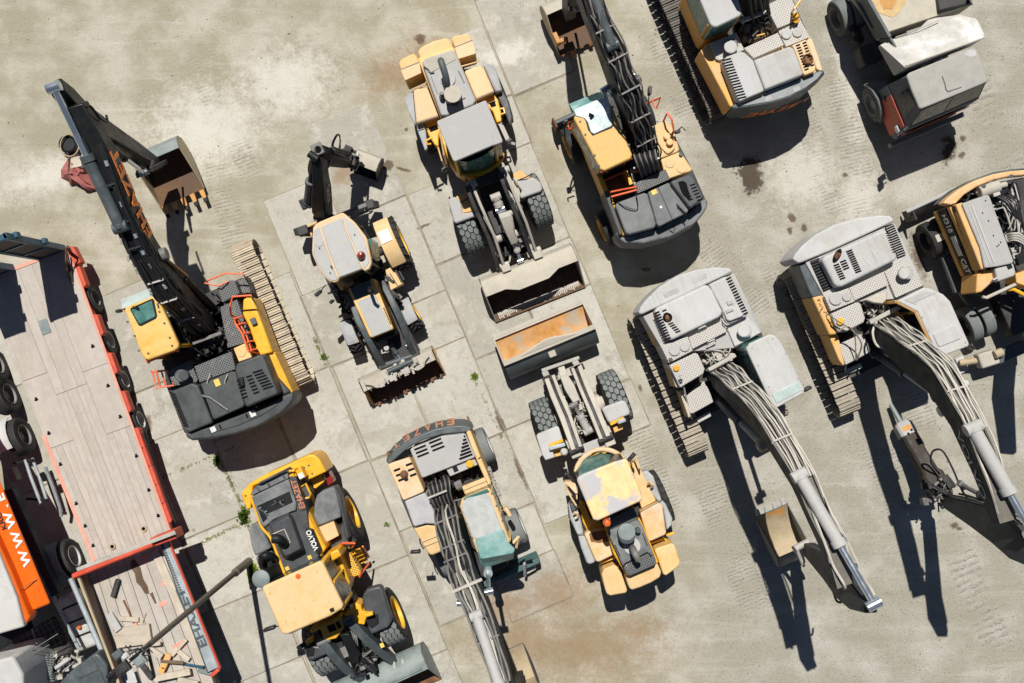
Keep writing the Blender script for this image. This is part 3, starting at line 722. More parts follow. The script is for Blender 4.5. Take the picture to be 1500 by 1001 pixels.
# ================================================================ tracked excavator, long black boom
def heading(dx, dy): return math.atan2(-dy, dx)          # photo direction -> rotation about z
def excavator_ehazet():
 B = FR(150,330,3.034); A = FR(0,80,2.944)
 d = V((-.395,.919,0)).normalized(); rt = d.cross(UP)
 tr = W(394.5,459,.93); tr.z = 0
 C = tr - rt * 1.2
 t = T('tracked_excavator', 'yellow and charcoal tracked excavator with a long black boom lettered in orange', 'excavator', C, math.atan2(d.y, d.x), 'tracked excavators in the yard')
 for sg in (1,-1):
  track(t, C + rt * (1.2 * sg), d, 4.25,.62,.93, M['track_tan'])
 t.part('undercarriage', MB().box(C + UP * .62, d * 1.2, rt * .95, UP * .22).cyl(C + UP * .8, C + UP * 1.02,.75, n=28), M['black_dusty'], bevel=.03)
 # platform and engine house
 t.slab('platform', B, [(262,560),(330,470),(470,330),(640,225),(660,290),(846,745),(845,775),(700,880),(390,940),(362,920),(285,720)],1.2,.98, M['black_dusty'],.02)
 t.slab('counterweight', B, [(366,922),(372,945),(398,958),(480,952),(600,928),(700,893),(790,843),(838,795),(850,768),(846,742),(790,762),(700,808),(600,848),(480,893)],2.08,.98, M['hood_dark'],.07, bseg=4)
 cw = t.slab('counterweight_lid', B, [(470,905),(600,858),(660,832),(700,818),(770,785),(780,800),(700,852),(600,893),(480,925)],2.10,2.05, M['hood_dark'],.02)
 for x, y, s in ((492,908,.07),(668,838,.075)):
  c = B(x, y, 2.106); t.part('sticker', MB().box(c, rt * s, d * s, UP * .003), M['sticker'])
 t.part('lifting_slot', MB().box(B(524,897,2.105), rt * .02, d * .06, UP * .004).box(B(642,848,2.105), rt * .02, d * .06, UP * .004), M['void'])
 h1 = t.slab('engine_cover', B, [(296,742),(396,702),(425,712),(436,740),(488,868),(486,880),(385,922),(368,915)],2.22,1.2, M['hood_dark'],.045, bseg=3)
 slots(t, B, (313,748),(372,893),15,(24,8),.036,2.223, h1)
 h2 = t.slab('engine_cover', B, [(434,704),(576,650),(592,655),(632,795),(625,808),(500,864),(490,862)],2.24,1.2, M['hood_dark'],.03)
 t.part('cover_rib', MB().tube([B(442,758,2.245), B(478,766,2.245), B(560,823,2.245)],.04,6), M['charcoal'], h2)
 t.part('sticker', MB().box(B(510,700,2.246), rt * .07, d * .09, UP * .003), M['sticker_y'], h2)
 h3 = t.slab('engine_cover', B, [(588,648),(592,622),(602,612),(700,575),(715,580),(780,740),(778,752),(640,810),(632,800)],2.50,1.2, M['hood_dark'],.05, bseg=3)
 for q in (((610,690),(633,765),6,(26,-9)),((652,672),(684,745),6,(26,-9)),((690,650),(737,722),7,(44,-14))):
  slots(t, B, q[0], q[1], q[2], q[3],.045,2.503, h3)
 t.part('air_scoop', MB().loft([[B(x, y, 2.49) for x, y in ((600,680),(628,672),(636,725),(614,732))], [B(x, y, 2.60) for x, y in ((602,684),(624,676),(630,712),(616,720))]]), M['black'], h3,.02)
 for x in (470,548):
  rail(t, B, [(x - 4,705,2.24),(x - 2,690,2.30),(x + 6,670,2.30),(x + 8,660,2.2)],.016, M['steel_pale'], 'latch_handle', h2)
 # walkways
 t.slab('antislip_plate', B, [(408,628),(572,562),(592,640),(432,700)],2.12,1.2, M['plate_grey'],.012)
 t.slab('antislip_plate', B, [(284,650),(388,600),(425,685),(420,698),(318,715)],2.05,1.2, M['plate_grey'],.012)
 pc = disc(t, B(363,668,2.05),.165,.26, M['slate'], 'precleaner', n=28, bevel=.03)
 disc(t, B(363,668,2.31),.13,.03, M['hood_dark'], 'precleaner_lid', pc)
 t.slab('antislip_plate', B, [(522,365),(598,330),(662,515),(556,546)],1.72,1.2, M['plate_grey'],.012)
 t.slab('toolbox', B, [(508,282),(520,268),(570,243),(588,248),(612,305),(536,345),(528,340)],1.85,1.15, M['plate_grey'],.035, bseg=3)
 t.slab('step_plate', B, [(592,250),(640,232),(662,300),(614,306)],1.55,1.1, M['plate_grey'],.02)
 t.slab('side_box', B, [(624,330),(640,322),(668,322),(758,566),(700,580),(684,555),(652,455),(622,395)],1.98,1.1, M['yellow'],.05, bseg=3)
 t.slab('side_panel', B, [(704,580),(764,562),(846,738),(842,746),(784,758)],1.86,1.0, M['yellow'],.03)
 t.slab('rear_corner', B, [(716,640),(740,632),(838,742),(782,764)],1.95,1.0, M['charcoal'],.05)
 t.slab('battery_lid', B, [(582,548),(640,522),(664,588),(606,608)],2.0,1.2, M['yellow_dusty'],.02)
 disc(t, B(618,566,2.0),.12,.02, M['yellow_dusty'], 'filler_cap', bevel=.005)
 t.part('wiper_motor', MB().box(B(672,428,2.03), rt * .07, d * .09, UP * .05), M['slate'], bevel=.015)
 # handrails
 rail(t, B, [(455,258,1.3),(470,246,2.05),(548,214,2.05),(625,218,2.05),(640,240,1.4)],.022)
 rail(t, B, [(455,258,2.0),(520,270,2.0),(560,250,1.9)],.02)
 rail(t, B, [(572,400,1.8),(568,360,2.6),(578,318,2.6),(660,312,2.6),(664,322,1.9)],.026)
 rail(t, B, [(580,398,1.75),(592,440,2.35),(620,480,2.35),(650,562,2.35),(692,570,2.0)],.028)
 rail(t, B, [(600,412,1.75),(612,440,2.2),(640,490,2.2),(662,556,2.2)],.024)
 for x, y in ((592,412),(606,440),(624,482),(640,520),(655,556)):
  rail(t, B, [(x - 8, y + 4,2.3),(x + 28, y - 6,2.2),(x + 36, y, 1.9)],.022)
 rail(t, B, [(218,650,1.5),(222,652,2.1),(240,724,2.1),(318,712,2.1),(312,700,2.0)],.026)
 rail(t, B, [(222,652,2.1),(288,646,2.1),(296,660,2.0)],.026)
 rail(t, B, [(262,648,2.1),(282,718,2.1)],.022); rail(t, B, [(240,650,2.1),(258,722,2.1)],.022)
 # cab
 roof = [(96,372),(108,362),(222,316),(236,316),(250,332),(338,525),(338,545),(322,558),(205,600),(188,596),(172,575),(160,545)]
 t.slab('cab_body', B, [(102,380),(226,326),(244,345),(334,540),(200,592),(170,560)],1.95,1.1, M['yellow'],.03)
 t.slab('cab_window', B, [(103,381),(225,327),(243,346),(332,536),(202,590),(172,560)],2.86,1.96, M['glass'],.02)
 rf = t.slab('cab_roof', B, roof, 3.02,2.86, M['yellow_cab'],.045, bseg=3)
 for q in ((102,376),(228,322),(334,536),(196,592)):
  a = B(q[0], q[1],2.9); t.part('cab_pillar', MB().bar(V((a.x, a.y, 1.2)), a, .09,.09), M['yellow'], bevel=.015)
 hatch = t.slab('roof_hatch', B, [(122,376),(126,368),(220,326),(228,332),(242,402),(238,414),(172,448),(160,446)],3.045,3.0, M['black'],.012, parent=rf)
 t.slab('hatch_glass', B, [(128,377),(218,335),(235,402),(230,408),(171,438),(162,437)],3.056,3.03, M['glass_teal'],.008, parent=rf)
 t.part('wiper', MB().tube([B(136,364,3.06), B(160,372,3.10), B(150,360,3.10)],.03,6), M['black'], rf)
 bolts(t, [B(*q, 3.02) for q in ((112,430),(144,492),(162,558),(254,385),(276,436),(300,500),(204,570),(310,536),(246,350))],.028, M['slate'], rf)
 t.part('roof_mark', MB().tube([B(247,356,3.03), B(250,368,3.03)],.02,6), M['black'], rf)
 vz = MB().loft([[B(84,360,2.80), B(90,372,2.98), B(228,314,2.98), B(222,302,2.80)], [B(80,332,2.55), B(84,336,2.62), B(206,287,2.62), B(200,284,2.55)]])
 t.part('front_visor', vz, M['visor_pale'], rf, .015)
 rail(t, B, [(208,606,2.86),(335,556,2.86)],.022); rail(t, B, [(200,600,2.9),(206,610,2.8)],.04); rail(t, B, [(330,548,2.9),(336,560,2.8)],.035)
 mirror(t, B(98,372,2.6), B(74,382,2.55), sz=(.12,.22))
 # machinery between cab and walkway
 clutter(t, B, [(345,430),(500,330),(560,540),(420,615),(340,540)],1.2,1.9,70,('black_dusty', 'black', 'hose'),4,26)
 t.part('hose_bracket', MB().bar(B(402,526,2.1), B(530,478,2.1),.09,.07), M['steel_dark'], bevel=.01)
 # boom, in stations of (axis, half depth, half width)
 bst = [(B(455,452,1.75),.22,.27),(B(388,384,2.55),.30,.27),(W(244,418,3.65),.37,.26),(A(612,830,4.35),.40,.25),(A(535,660,4.85),.37,.24),(A(442,420,5.45),.30,.23),(A(330,215,5.9),.20,.20)]
 arm = Arm(bst)
 bo = t.part('boom', arm.mesh(), M['black'], bevel=.03)
 # lettering on the side plate
 a0 = arm.p[3] + arm.side * .255 - arm.up[3] * .30; a1 = arm.p[5] + arm.side * .235 - arm.up[5] * .22
 ex = (a1 - a0)
 o0 = a0 + ex * .06 + arm.side * .004
 text_mesh('EHAZET', ex, arm.up[4], o0,.52, M['txt_orange'], t, bo, length=ex.length * .95, ext=.012, bold=.03, spacing=1.06)
 arm.hoses(t, .2,5.4, [-.9,-.75,-.6],.030, M['hose'],.03, bo, 20, seed=2)
 arm.hoses(t, .2,5.2, [.28,.42,.56,.70],.026, M['hose'],.03, bo, 20, seed=3)
 arm.hoses(t, .2,2.9, [-.4,-.2,0., .2,.85],.026, M['hose'],.03, bo, 14, seed=5)
 arm.clamps(t, (1.2,1.9,2.4), M['steel_pale'], bo, .75)
 arm.clamps(t, (3.2,3.8,4.5), M['black'], bo, .6)
 for q in (.8,1.5,2.2,2.7,3.0,3.4,4.1,4.8):
  t.part('hose_fitting', MB().cyl(arm.at(q, -.95,.06), arm.at(q, -.95,.14),.035, n=8).cyl(arm.at(q, -.95,.10), arm.at(q + .1,-.85,.10),.03, n=8), M['steel_pale'], bo)
  t.part('hose_fitting', MB().cyl(arm.at(q, .5,.07), arm.at(q + .09,.5,.07),.042, n=8), M['galv'], bo)
 for q in (.9,2.0): arm.hoses(t, q, q + 1.4, [.95,1.06],.03, M['hose'],-.2, bo, 12,1.2,8)
 # cylinders
 ram(t, A(520,745,5.15), A(232,142,6.35),.135,.52, M['slate'], M['chrome'])
 ram(t, B(505,385,1.35), A(694,866,4.0),.115,.62, M['black'], M['steel_dark'])
 ram(t, B(425,355,1.35), A(600,905,3.9),.115,.62, M['black'], M['steel_dark'])
 hp = A(694,866,4.0); t.part('pivot_pin', MB().cyl(hp - arm.side * .04, hp + arm.side * .16,.16, n=20), M['steel_dark'], bevel=.02)
 rail(t, A, [(720,885,3.9),(808,956,3.0)],.035, M['rust_bright'], 'grease_rod')
 # stick
 sst = [(A(243,140,6.2),.17,.16),(A(305,205,5.55),.30,.17),(A(375,285,4.75),.36,.17),(A(480,352,3.5),.28,.16),(A(590,425,2.3),.25,.16),(A(672,478,1.35),.17,.15)]
 st = Arm(sst); so_ = t.part('stick', st.mesh(), M['black'], bevel=.03)
 c = st.at(2.6,1.02,-.30); t.part('sticker', MB().box(c, (sst[3][0] - sst[2][0]).normalized() * .13, st.side * .004, st.up[2] * .13), M['sticker_y'], so_)
 for lat, sd_ in ((.5,1),(.1,2)):
  t.part('hose', MB().tube(smooth_path([A(385,290,5.6), A(372,235,5.9), A(392,225,5.9), A(430,275,5.6), A(462,290,5.0), A(458,262,4.9)],6),.028,7), M['steel_pale'] if sd_ == 1 else M['hose'], so_)
 st.hoses(t, .6,3.5, [.3,-.3],.03, M['hose'],.05, so_, 12)
 ram(t, st.at(1.6,0,.12), st.at(4.0,0,.34),.10,.62, M['black'], M['chrome'])
 lk = MB()
 for q in (-1,1):
  lk.bar(st.at(4.0, q * 1.25,.34), A(700,470,1.2) + st.side * (.12 * q),.06,.12)
  lk.bar(st.at(4.0, q * 1.25,.34), st.at(4.35, q * 1.3,0),.06,.12)
 t.part('bucket_link', lk, M['black_dusty'], bevel=.015)
 # bucket
 O = A(668,480,.0); O.z = 0
 bu = -d; ww = bu.cross(UP)
 O = (A(640,480,.95) + A(735,440,.95)) / 2
 bk = bucket(t, O, bu, 1.36, [(-.10,.10),(-.36,.02),(-.52,-.22),(-.50,-.55),(-.25,-.80),(.15,-.86),(.62,-.80),(.98,-.72)],(M['bucket_teal'], M['rust_shaded'], M['rust_sand']),0,.03)
 for i in range(5):
  e = O + bu * .98 - UP * .72 + ww * (-.57 + .285 * i)
  tm = MB().loft([[e + ww * a + UP * b for a, b in ((-.07,-.05),(.07,-.05),(.07,.05),(-.07,.05))], [e + bu * .26 + UP * .02 + ww * a + UP * b for a, b in ((-.05,-.02),(.05,-.02),(.05,.02),(-.05,.02))]])
  t.part('tooth', tm, M['rust_bright'], bk, .01)
  t.part('tooth_tip', MB().box(e + bu * .30 + UP * .02, bu * .06, ww * .055, UP * .03), M['black'], bk, .01)
excavator_ehazet()
# ================================================================ tracked excavators under pale dust
def dusty_cab(t, F, roof, zr, paintm, roofm, glassm, inset=.06, zl=1.1, zw=1.95, bevel=.04, grow=0.0):
 P = F.poly(roof, zr); c = sum(P, V()) / len(P)
 def ring(z, k): return [V((c.x + (p.x - c.x) * k, c.y + (p.y - c.y) * k, z)) for p in P]
 t.part('cab_body', MB().prism(ring(zw, .97), zl), paintm, bevel=.03)
 t.part('cab_window', MB().prism(ring(zr - .14,.955), zw + .002), glassm, bevel=.01)
 n = len(P); q = ring(zr - .12,.965)
 for i in range(n):
  e = (P[i - 1] - P[i]).length + (P[(i + 1) % n] - P[i]).length
  if e > 1.0: t.part('cab_pillar', MB().bar(V((q[i].x, q[i].y, zw - .02)), q[i],.08,.08), paintm, bevel=.01)
 return t.part('cab_roof', MB().prism(P, zr - .13), roofm, bevel=bevel, bseg=3)
def louvre(t, F, poly, z, n, parent=None, mat='charcoal'):
 """grille painted dark as if sunken, with slats across the short way"""
 a, b, c, d = [F(*p, z) for p in poly]
 o = t.part('louvre', MB().prism([a, b, c, d], z - .03), M['void'], parent)
 mb = MB()
 for i in range(n):
  f = (i + .5) / n
  mb.bar(a.lerp(d, f) + UP * .008, b.lerp(c, f) + UP * .008,.018,.012)
 t.part('louvre_slats', mb, M[mat], o)
 return o
def dusty_excavator():
 F = FR(900,370,3.034); N = FR(1040,560,2.382)
 d = V((.398,-.917,0)).normalized(); rt = d.cross(UP)
 tr = W(981.7,563,.9); tr.z = 0; C = tr - rt * 1.2
 t = T('tracked_excavator', 'pale dust covered tracked excavator with its curled bucket holding orange rust', 'excavator', C, math.atan2(d.y, d.x), 'tracked excavators in the yard')
 for sg in (1,-1): track(t, C + rt * (1.2 * sg), d, 4.2,.60,.9, M['track_dust'])
 t.part('undercarriage', MB().box(C + UP * .62, d * 1.2, rt * .95, UP * .22).cyl(C + UP * .8, C + UP * 1.02,.75, n=28), M['black_dusty'], bevel=.03)
 t.slab('platform', F, [(130,280),(525,90),(655,355),(700,520),(560,560),(445,640),(335,700),(290,610),(210,410)],1.25,.98, M['black_dusty'],.02)
 cw = t.slab('counterweight', F, [(106,270),(116,242),(145,205),(200,152),(270,108),(360,77),(450,65),(508,68),(520,74),(526,86),(430,132),(300,194),(200,240),(140,268),(122,277)],2.28,1.0, M['roof_white'],.09, bseg=4)
 for q in ((253,179),(378,116)):
  t.part('lifting_slot', MB().box(F(*q, 2.285), rt * .20, d * .06, UP * .003), M['fender_grey'], cw, .02)
 t.slab('house_side', F, [(130,284),(176,262),(232,396),(240,492),(292,604),(272,600),(215,420),(196,415)],2.05,1.1, M['yellow_grey'],.03)
 t.slab('house_side', F, [(524,92),(534,98),(656,352),(640,360),(596,270)],2.1,1.1, M['roof_white'],.02)
 t.slab('house_deck', F, [(128,285),(526,92),(655,356),(540,425),(350,440),(240,495),(205,418)],2.14,1.2, M['roof_grey'],.02)
 hb = t.slab('engine_cover', F, [(176,264),(200,248),(236,392),(246,390),(236,396)],2.36,2.1, M['yellow_grey'],.01)
 h1 = t.slab('engine_cover', F, [(178,260),(196,242),(400,146),(416,144),(436,170),(480,258),(478,276),(464,290),(262,388),(242,390),(230,382)],2.45,1.2, M['roof_white'],.06, bseg=4)
 slots(t, F, (188,268),(238,382),11,(24,-10),.045,2.452, h1)
 slots(t, F, (222,258),(228,272),2,(18,-8),.04,2.452, h1); slots(t, F, (250,316),(282,352),5,(22,-9),.04,2.452, h1)
 ex = t.part('exhaust_opening', MB().lathe(F(236,290,2.453), UP, [(0.004,.0),(.006,.09),(.02,.10),(.02,.115),(0,.125)],24), M['void'], h1)
 t.part('exhaust_stub', MB().tube([F(232,280,2.4), F(238,300,2.52)],.055,10), M['rust'], h1)
 h2 = t.slab('engine_cover', F, [(420,142),(496,106),(506,110),(594,266),(590,284),(520,318),(500,318),(484,292),(480,256)],2.42,1.2, M['roof_white'],.05, bseg=3)
 slots(t, F, (507,116),(582,272),14,(22,-11),.045,2.423, h2)
 t.slab('cover_bulge', F, [(486,262),(520,240),(540,246),(574,270),(576,282),(514,306),(500,300)],2.52,2.4, M['roof_white'],.05, parent=h2, bseg=4)
 t.part('latch_handle', MB().box(F(512,222,2.44), rt * .07, d * .06, UP * .02).box(F(512,258,2.54), rt * .1, d * .04, UP * .02), M['fender_grey'], h2,.01)
 for q in ((( 372,352),(376,340),(404,326),(410,334)),((412,412),(418,398),(444,386),(450,396)),((478,296),(486,312),(500,322),(514,318))):
  t.part('latch_handle', MB().tube([F(*q[0],2.3), F(*q[1],2.46), F(*q[2],2.46), F(*q[3],2.3)],.02,6), M['roof_white'])
 t.slab('antislip_plate', F, [(330,378),(482,302),(500,352),(346,430)],2.30,1.2, M['plate_pale'],.012)
 p2 = t.slab('tank_top', F, [(206,416),(326,374),(350,436),(242,492)],2.26,1.2, M['plate_pale'],.015)
 for q, r_ in (((266,434),.15),((312,419),.13)):
  disc(t, F(*q, 2.26), r_, .05, M['roof_grey'], 'filler_cap', p2, bevel=.02)
 disc(t, F(249,476,2.26),.05,.06, M['slate'], 'filler_cap', p2, bevel=.01)
 p3 = t.slab('toolbox', F, [(244,502),(360,446),(372,452),(402,516),(396,540),(292,602)],2.26,1.1, M['plate_pale'],.03, bseg=3)
 disc(t, F(274,514,2.26),.085,.06, M['yellow'], 'warning_lamp', p3, bevel=.02)
 rail(t, F, [(300,600,2.0),(296,560,2.5),(288,548,2.5),(300,545,2.5)],.022, M['fender_grey'])
 rail(t, F, [(300,560,2.3),(320,650,1.8),(345,740,1.2)],.022, M['roof_white'])
 st = t.slab('step_plate', F, [(318,640),(400,572),(446,662),(350,716),(332,716)],1.62,1.1, M['plate_pale'],.02)
 t.slab('step_plate', F, [(290,620),(312,612),(340,730),(330,736)],1.7,1.1, M['yellow_grey'],.02)
 t.part('boarding_step', MB().bar(F(368,748,.95), F(428,716,.95),.14,.04), M['roof_white'], bevel=.01)
 p4 = t.slab('air_filter_deck', F, [(470,318),(596,288),(654,355),(536,420),(506,350)],2.22,1.2, M['roof_white'],.02)
 pc = disc(t, F(574,350,2.2),.17,.2, M['roof_grey'], 'precleaner', p4); disc(t, F(574,350,2.40),.17,.05, M['roof_white'], 'precleaner_lid', p4, r2=.15, bevel=.02)
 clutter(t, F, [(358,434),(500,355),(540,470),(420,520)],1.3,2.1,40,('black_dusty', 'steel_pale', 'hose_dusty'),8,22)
 t.part('hose_bracket', MB().bar(F(418,522,2.35), F(538,456,2.35),.10,.09), M['steel_pale'], bevel=.015)
 rf = dusty_cab(t, F, [(586,428),(602,404),(690,364),(716,370),(742,400),(846,606),(842,628),(722,692),(704,684),(690,655)],3.0, M['slate'], M['roof_white'], M['glass_teal'])
 t.slab('roof_hatch', F, [(702,630),(816,574),(836,612),(720,672)],3.02,2.98, M['visor_pale'],.012, parent=rf)
 bolts(t, [F(*q, 3.0) for q in ((612,424),(704,382),(640,500),(686,596),(760,450),(816,560))],.022, M['fender_grey'], rf)
 mirror(t, F(846,616,2.7), F(856,606,2.6), sz=(.2,.24))
 # boom
 bst = [(F(470,545,1.7),.25,.30),(F(540,610,2.75),.34,.27),(F(625,700,3.75),.40,.24),(W(1133,632,4.55),.42,.23),(N(322,345,5.0),.34,.21),(N(420,560,5.45),.30,.21),(N(466,712,5.7),.20,.20)]
 arm = Arm(bst); bo = t.part('boom', arm.mesh(), M['boom_slate'], bevel=.03)
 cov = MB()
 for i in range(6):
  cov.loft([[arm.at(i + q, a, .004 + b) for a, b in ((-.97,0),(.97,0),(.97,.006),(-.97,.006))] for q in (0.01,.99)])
 t.part('dust_and_shade_layer', cov, M['hose_bed'], bo)  # dust darkened so the hose gaps read as shade
 arm.hoses(t, .15,4.0, [-.95,-.7,-.45,-.2,.05,.3,.55,.8,1.0],.021, [M['hose_dusty'], M['hose_dusty'], M['hose_grey']],.07, bo, 26,.6,12)
 arm.hoses(t, .15,5.4, [-1.05,-.85,1.0,1.12],.021, [M['hose_dusty'], M['hose_grey']],.08, bo, 30,.6,13)
 arm.clamps(t, (1.6,3.3), M['beige_dust'], bo, 1.02,.13)
 ram(t, N(312,325,5.55), N(572,775,6.3),.14,.55, M['roof_grey'], M['chrome'])
 for s in (-1,1):
  ram(t, F(445,640,1.3) + rt * (-.37 - .37 * s), F(655,858,3.8) + rt * (-.34 - .34 * s),.11,.55, M['slate'], M['steel_pale'])
 hp = F(655,858,3.8); t.part('pivot_pin', MB().cyl(hp - rt * .1, hp + rt * .1,.15, n=18), M['rust_sand'], bevel=.02)
 hp = F(772,800,4.2); t.part('pivot_pin', MB().cyl(hp - rt * .1, hp + rt * .1,.12, n=18), M['rust_sand'], bevel=.02)
 t.part('hose', MB().tube(smooth_path([arm.at(3.3,1.2,.1), N(375,375,5.2), N(420,450,5.3), N(470,540,5.6), N(520,640,5.8)],6),.025,6), M['hose_dusty'], bo)
 t.part('hose', MB().tube(smooth_path([arm.at(4.0,.6,.1), N(400,560,5.9), N(430,640,5.9), N(465,700,6.0), N(470,720,5.8), N(440,690,5.7)],6),.03,6), M['hose_dusty'], bo)
 t.part('hose', MB().tube(smooth_path([N(480,555,5.9), N(462,520,6.0), N(430,470,5.9), N(400,400,5.6)],6),.02,6), M['hose_dusty'], bo)
 sst = [(N(563,788,6.1),.12,.14),(N(512,742,5.45),.34,.17),(N(462,690,4.6),.42,.17),(N(415,640,3.5),.34,.16),(N(345,582,1.75),.17,.15)]
 sk = Arm(sst); so_ = t.part('stick', sk.mesh(), M['stick_slate'], bevel=.03)
 sk.hoses(t, .2,2.6, [-.9,.9],.028, M['hose_dusty'],.03, so_, 12)
 ram(t, sk.at(1.4,0,.15), sk.at(3.4,0,.34),.10,.6, M['slate'], M['steel_dark'])
 t.part('hose', MB().tube(smooth_path([N(420,690,3.6), N(440,760,3.4), N(462,765,3.4), N(466,740,3.4)],6),.03,6), M['hose'], so_)
 t.part('bucket_link', MB().cyl(N(290,585,1.75), N(345,555,1.75),.09, n=14).bar(N(300,580,1.8), N(325,640,1.5),.08,.14).bar(N(350,560,1.8), N(372,620,1.6),.08,.14), M['steel_pale'], bevel=.012)
 O = N(256,540,.62); bu = -d; ww = bu.cross(UP)
 bk = bucket(t, O, bu, .98, [(-.30,.58),(-.58,.40),(-.72,.05),(-.62,-.26),(-.34,-.44),(.05,-.44),(.48,-.28),(.80,-.04)],(M['gunmetal'], M['rust_sand'], M['gunmetal']),0,.03)
 for i in range(4):
  e = O + bu * .80 - UP * .04 + ww * (-.38 + .25 * i)
  t.part('tooth', MB().loft([[e + ww * a + UP * b for a, b in ((-.06,-.04),(.06,-.04),(.06,.05),(-.06,.05))], [e + bu * .2 + UP * .10 + ww * a + UP * b for a, b in ((-.045,-.02),(.045,-.02),(.045,.02),(-.045,.02))]]), M['roof_white'], bk, .01)
dusty_excavator()
def breaker_excavator():
 F = FR(1130,300,3.033); Q = FR(1290,480,2.381)
 d = V((.39,-.921,0)).normalized(); rt = d.cross(UP)
 tr = W(1206,502.5,.9); tr.z = 0; C = tr - rt * 1.2
 t = T('tracked_excavator', 'dust covered tracked excavator whose long arm carries a dark hydraulic breaker', 'excavator', C, math.atan2(d.y, d.x), 'tracked excavators in the yard')
 for sg in (1,-1): track(t, C + rt * (1.2 * sg), d, 4.25,.60,.9, M['track_dust'])
 t.part('undercarriage', MB().box(C + UP * .62, d * 1.2, rt * .95, UP * .22).cyl(C + UP * .8, C + UP * 1.02,.75, n=28), M['black_dusty'], bevel=.03)
 t.slab('platform', F, [(130,270),(545,80),(675,360),(730,600),(560,560),(445,640),(325,710),(290,610),(180,400)],1.25,.98, M['black_dusty'],.02)
 cw = t.slab('counterweight', F, [(94,244),(106,218),(140,178),(200,130),(280,88),(380,60),(480,47),(524,48),(540,56),(547,74),(400,142),(260,206),(150,252),(122,262)],2.28,1.0, M['roof_white'],.10, bseg=4)
 t.slab('house_side', F, [(122,266),(152,254),(226,392),(232,404),(182,412),(166,380)],2.1,1.1, M['slate'],.03)
 t.slab('house_side', F, [(182,412),(234,398),(266,474),(290,560),(292,576),(258,580)],2.1,1.1, M['orange_dusty'],.04)
 mk = MB(); rnd_ = random.Random(2)
 for i in range(9):
  a = F(205 + i * 7,425 + i * 14,2.105); p = [a]
  for k in range(4): p.append(p[-1] + V((rnd_.uniform(-.07,.07), rnd_.uniform(-.07,.05),0)))
  mk.tube(p, .009,5)
 t.part('dirt_scrape', mk, M['txt_black'])
 t.slab('house_side', F, [(254,578),(296,574),(326,712),(318,716),(300,690)],1.9,1.1, M['orange_dusty'],.03)
 t.slab('house_deck', F, [(150,254),(546,80),(676,358),(552,420),(375,432),(265,476),(226,394)],2.16,1.2, M['roof_grey'],.02)
 louvre(t, F, [(172,252),(212,236),(274,368),(232,386)],2.20,11)
 louvre(t, F, [(506,100),(542,84),(598,222),(562,236)],2.22,14, mat='roof_grey')
 h1 = t.slab('engine_cover', F, [(224,246),(240,228),(490,114),(510,114),(524,130),(560,228),(556,246),(318,364),(294,368),(278,352)],2.52,1.3, M['roof_white'],.07, bseg=4)
 slots(t, F, (345,206),(386,298),11,(26,-10),.042,2.522, h1); slots(t, F, (318,252),(332,284),4,(26,-10),.042,2.522, h1)
 slots(t, F, (288,268),(316,328),7,(24,-9),.042,2.522, h1); slots(t, F, (514,126),(544,210),9,(12,-5),.03,2.522, h1)
 t.part('exhaust_opening', MB().prism([F(292 + 26 * math.cos(a) * .75 - 8 * math.sin(a),228 + 30 * math.sin(a) - 10 * math.cos(a),2.526) for a in [2 * math.pi * i / 20 for i in range(20)]],2.5), M['void'], h1)
 t.part('exhaust_stub', MB().tube([F(284,240,2.45), F(298,216,2.55)],.07,10), M['rust'], h1)
 for a, b in (((405,232),(440,270)),((440,190),(470,250))):
  t.part('cover_rib', MB().bar(F(*a, 2.522), F(*b, 2.522),.03,.015), M['roof_white'], h1)
 p2 = t.slab('tank_top', F, [(236,408),(344,370),(372,430),(264,474)],2.30,1.2, M['plate_pale'],.015)
 for q, r_ in (((284,418),.17),((334,410),.12)):
  disc(t, F(*q, 2.30), r_, .05, M['roof_grey'], 'filler_cap', p2, bevel=.02)
 t.slab('antislip_plate', F, [(346,370),(500,298),(522,356),(370,426)],2.32,1.2, M['plate_pale'],.012)
 p3 = t.slab('toolbox', F, [(266,484),(384,432),(398,440),(418,504),(412,524),(330,566),(300,568),(286,546)],2.26,1.1, M['plate_pale'],.04, bseg=3)
 disc(t, F(304,520,2.26),.10,.08, M['yellow'], 'warning_lamp', p3, bevel=.03)
 t.part('hose', MB().tube(smooth_path([F(258,490,2.3), F(300,520,2.5), F(360,560,2.4), F(400,620,2.2), F(380,690,1.9)],6),.02,6), M['hose_grey'])
 t.part('hose', MB().tube(smooth_path([F(300,560,2.35), F(340,540,2.5), F(370,580,2.3), F(375,690,1.8)],6),.018,6), M['rust_sand'])
 p4 = t.slab('air_filter_deck', F, [(502,298),(602,236),(676,360),(552,416)],2.26,1.2, M['plate_pale'],.02)
 disc(t, F(588,306,2.26),.17,.2, M['roof_grey'], 'precleaner', p4); disc(t, F(588,306,2.46),.16,.06, M['roof_white'], 'precleaner_lid', p4, r2=.14, bevel=.02)
 s1 = t.slab('step_plate', F, [(296,632),(306,618),(408,572),(444,640),(440,656),(330,714)],1.72,1.1, M['plate_pale'],.03)
 t.part('boarding_step', MB().bar(F(332,744,.95), F(400,714,.95),.14,.04).tube([F(332,716,1.4), F(326,740,.95), F(336,752,.95)],.02,6), M['roof_white'], bevel=.01)
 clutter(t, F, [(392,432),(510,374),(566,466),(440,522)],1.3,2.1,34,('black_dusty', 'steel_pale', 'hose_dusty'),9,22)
 rg = MB(); top = [F(x, y, 2.4) for x, y in ((408,424),(470,392),(522,378),(520,420),(500,446),(450,440))]
 rg.loft([[p - UP * .1 for p in top], [p + (sum(top, V()) / 6 - p) * .25 + UP * (.02 * (i % 2)) for i, p in enumerate(top)]]); t.part('dirty_rag_cover', rg, M['beige_dust'], bevel=.02)
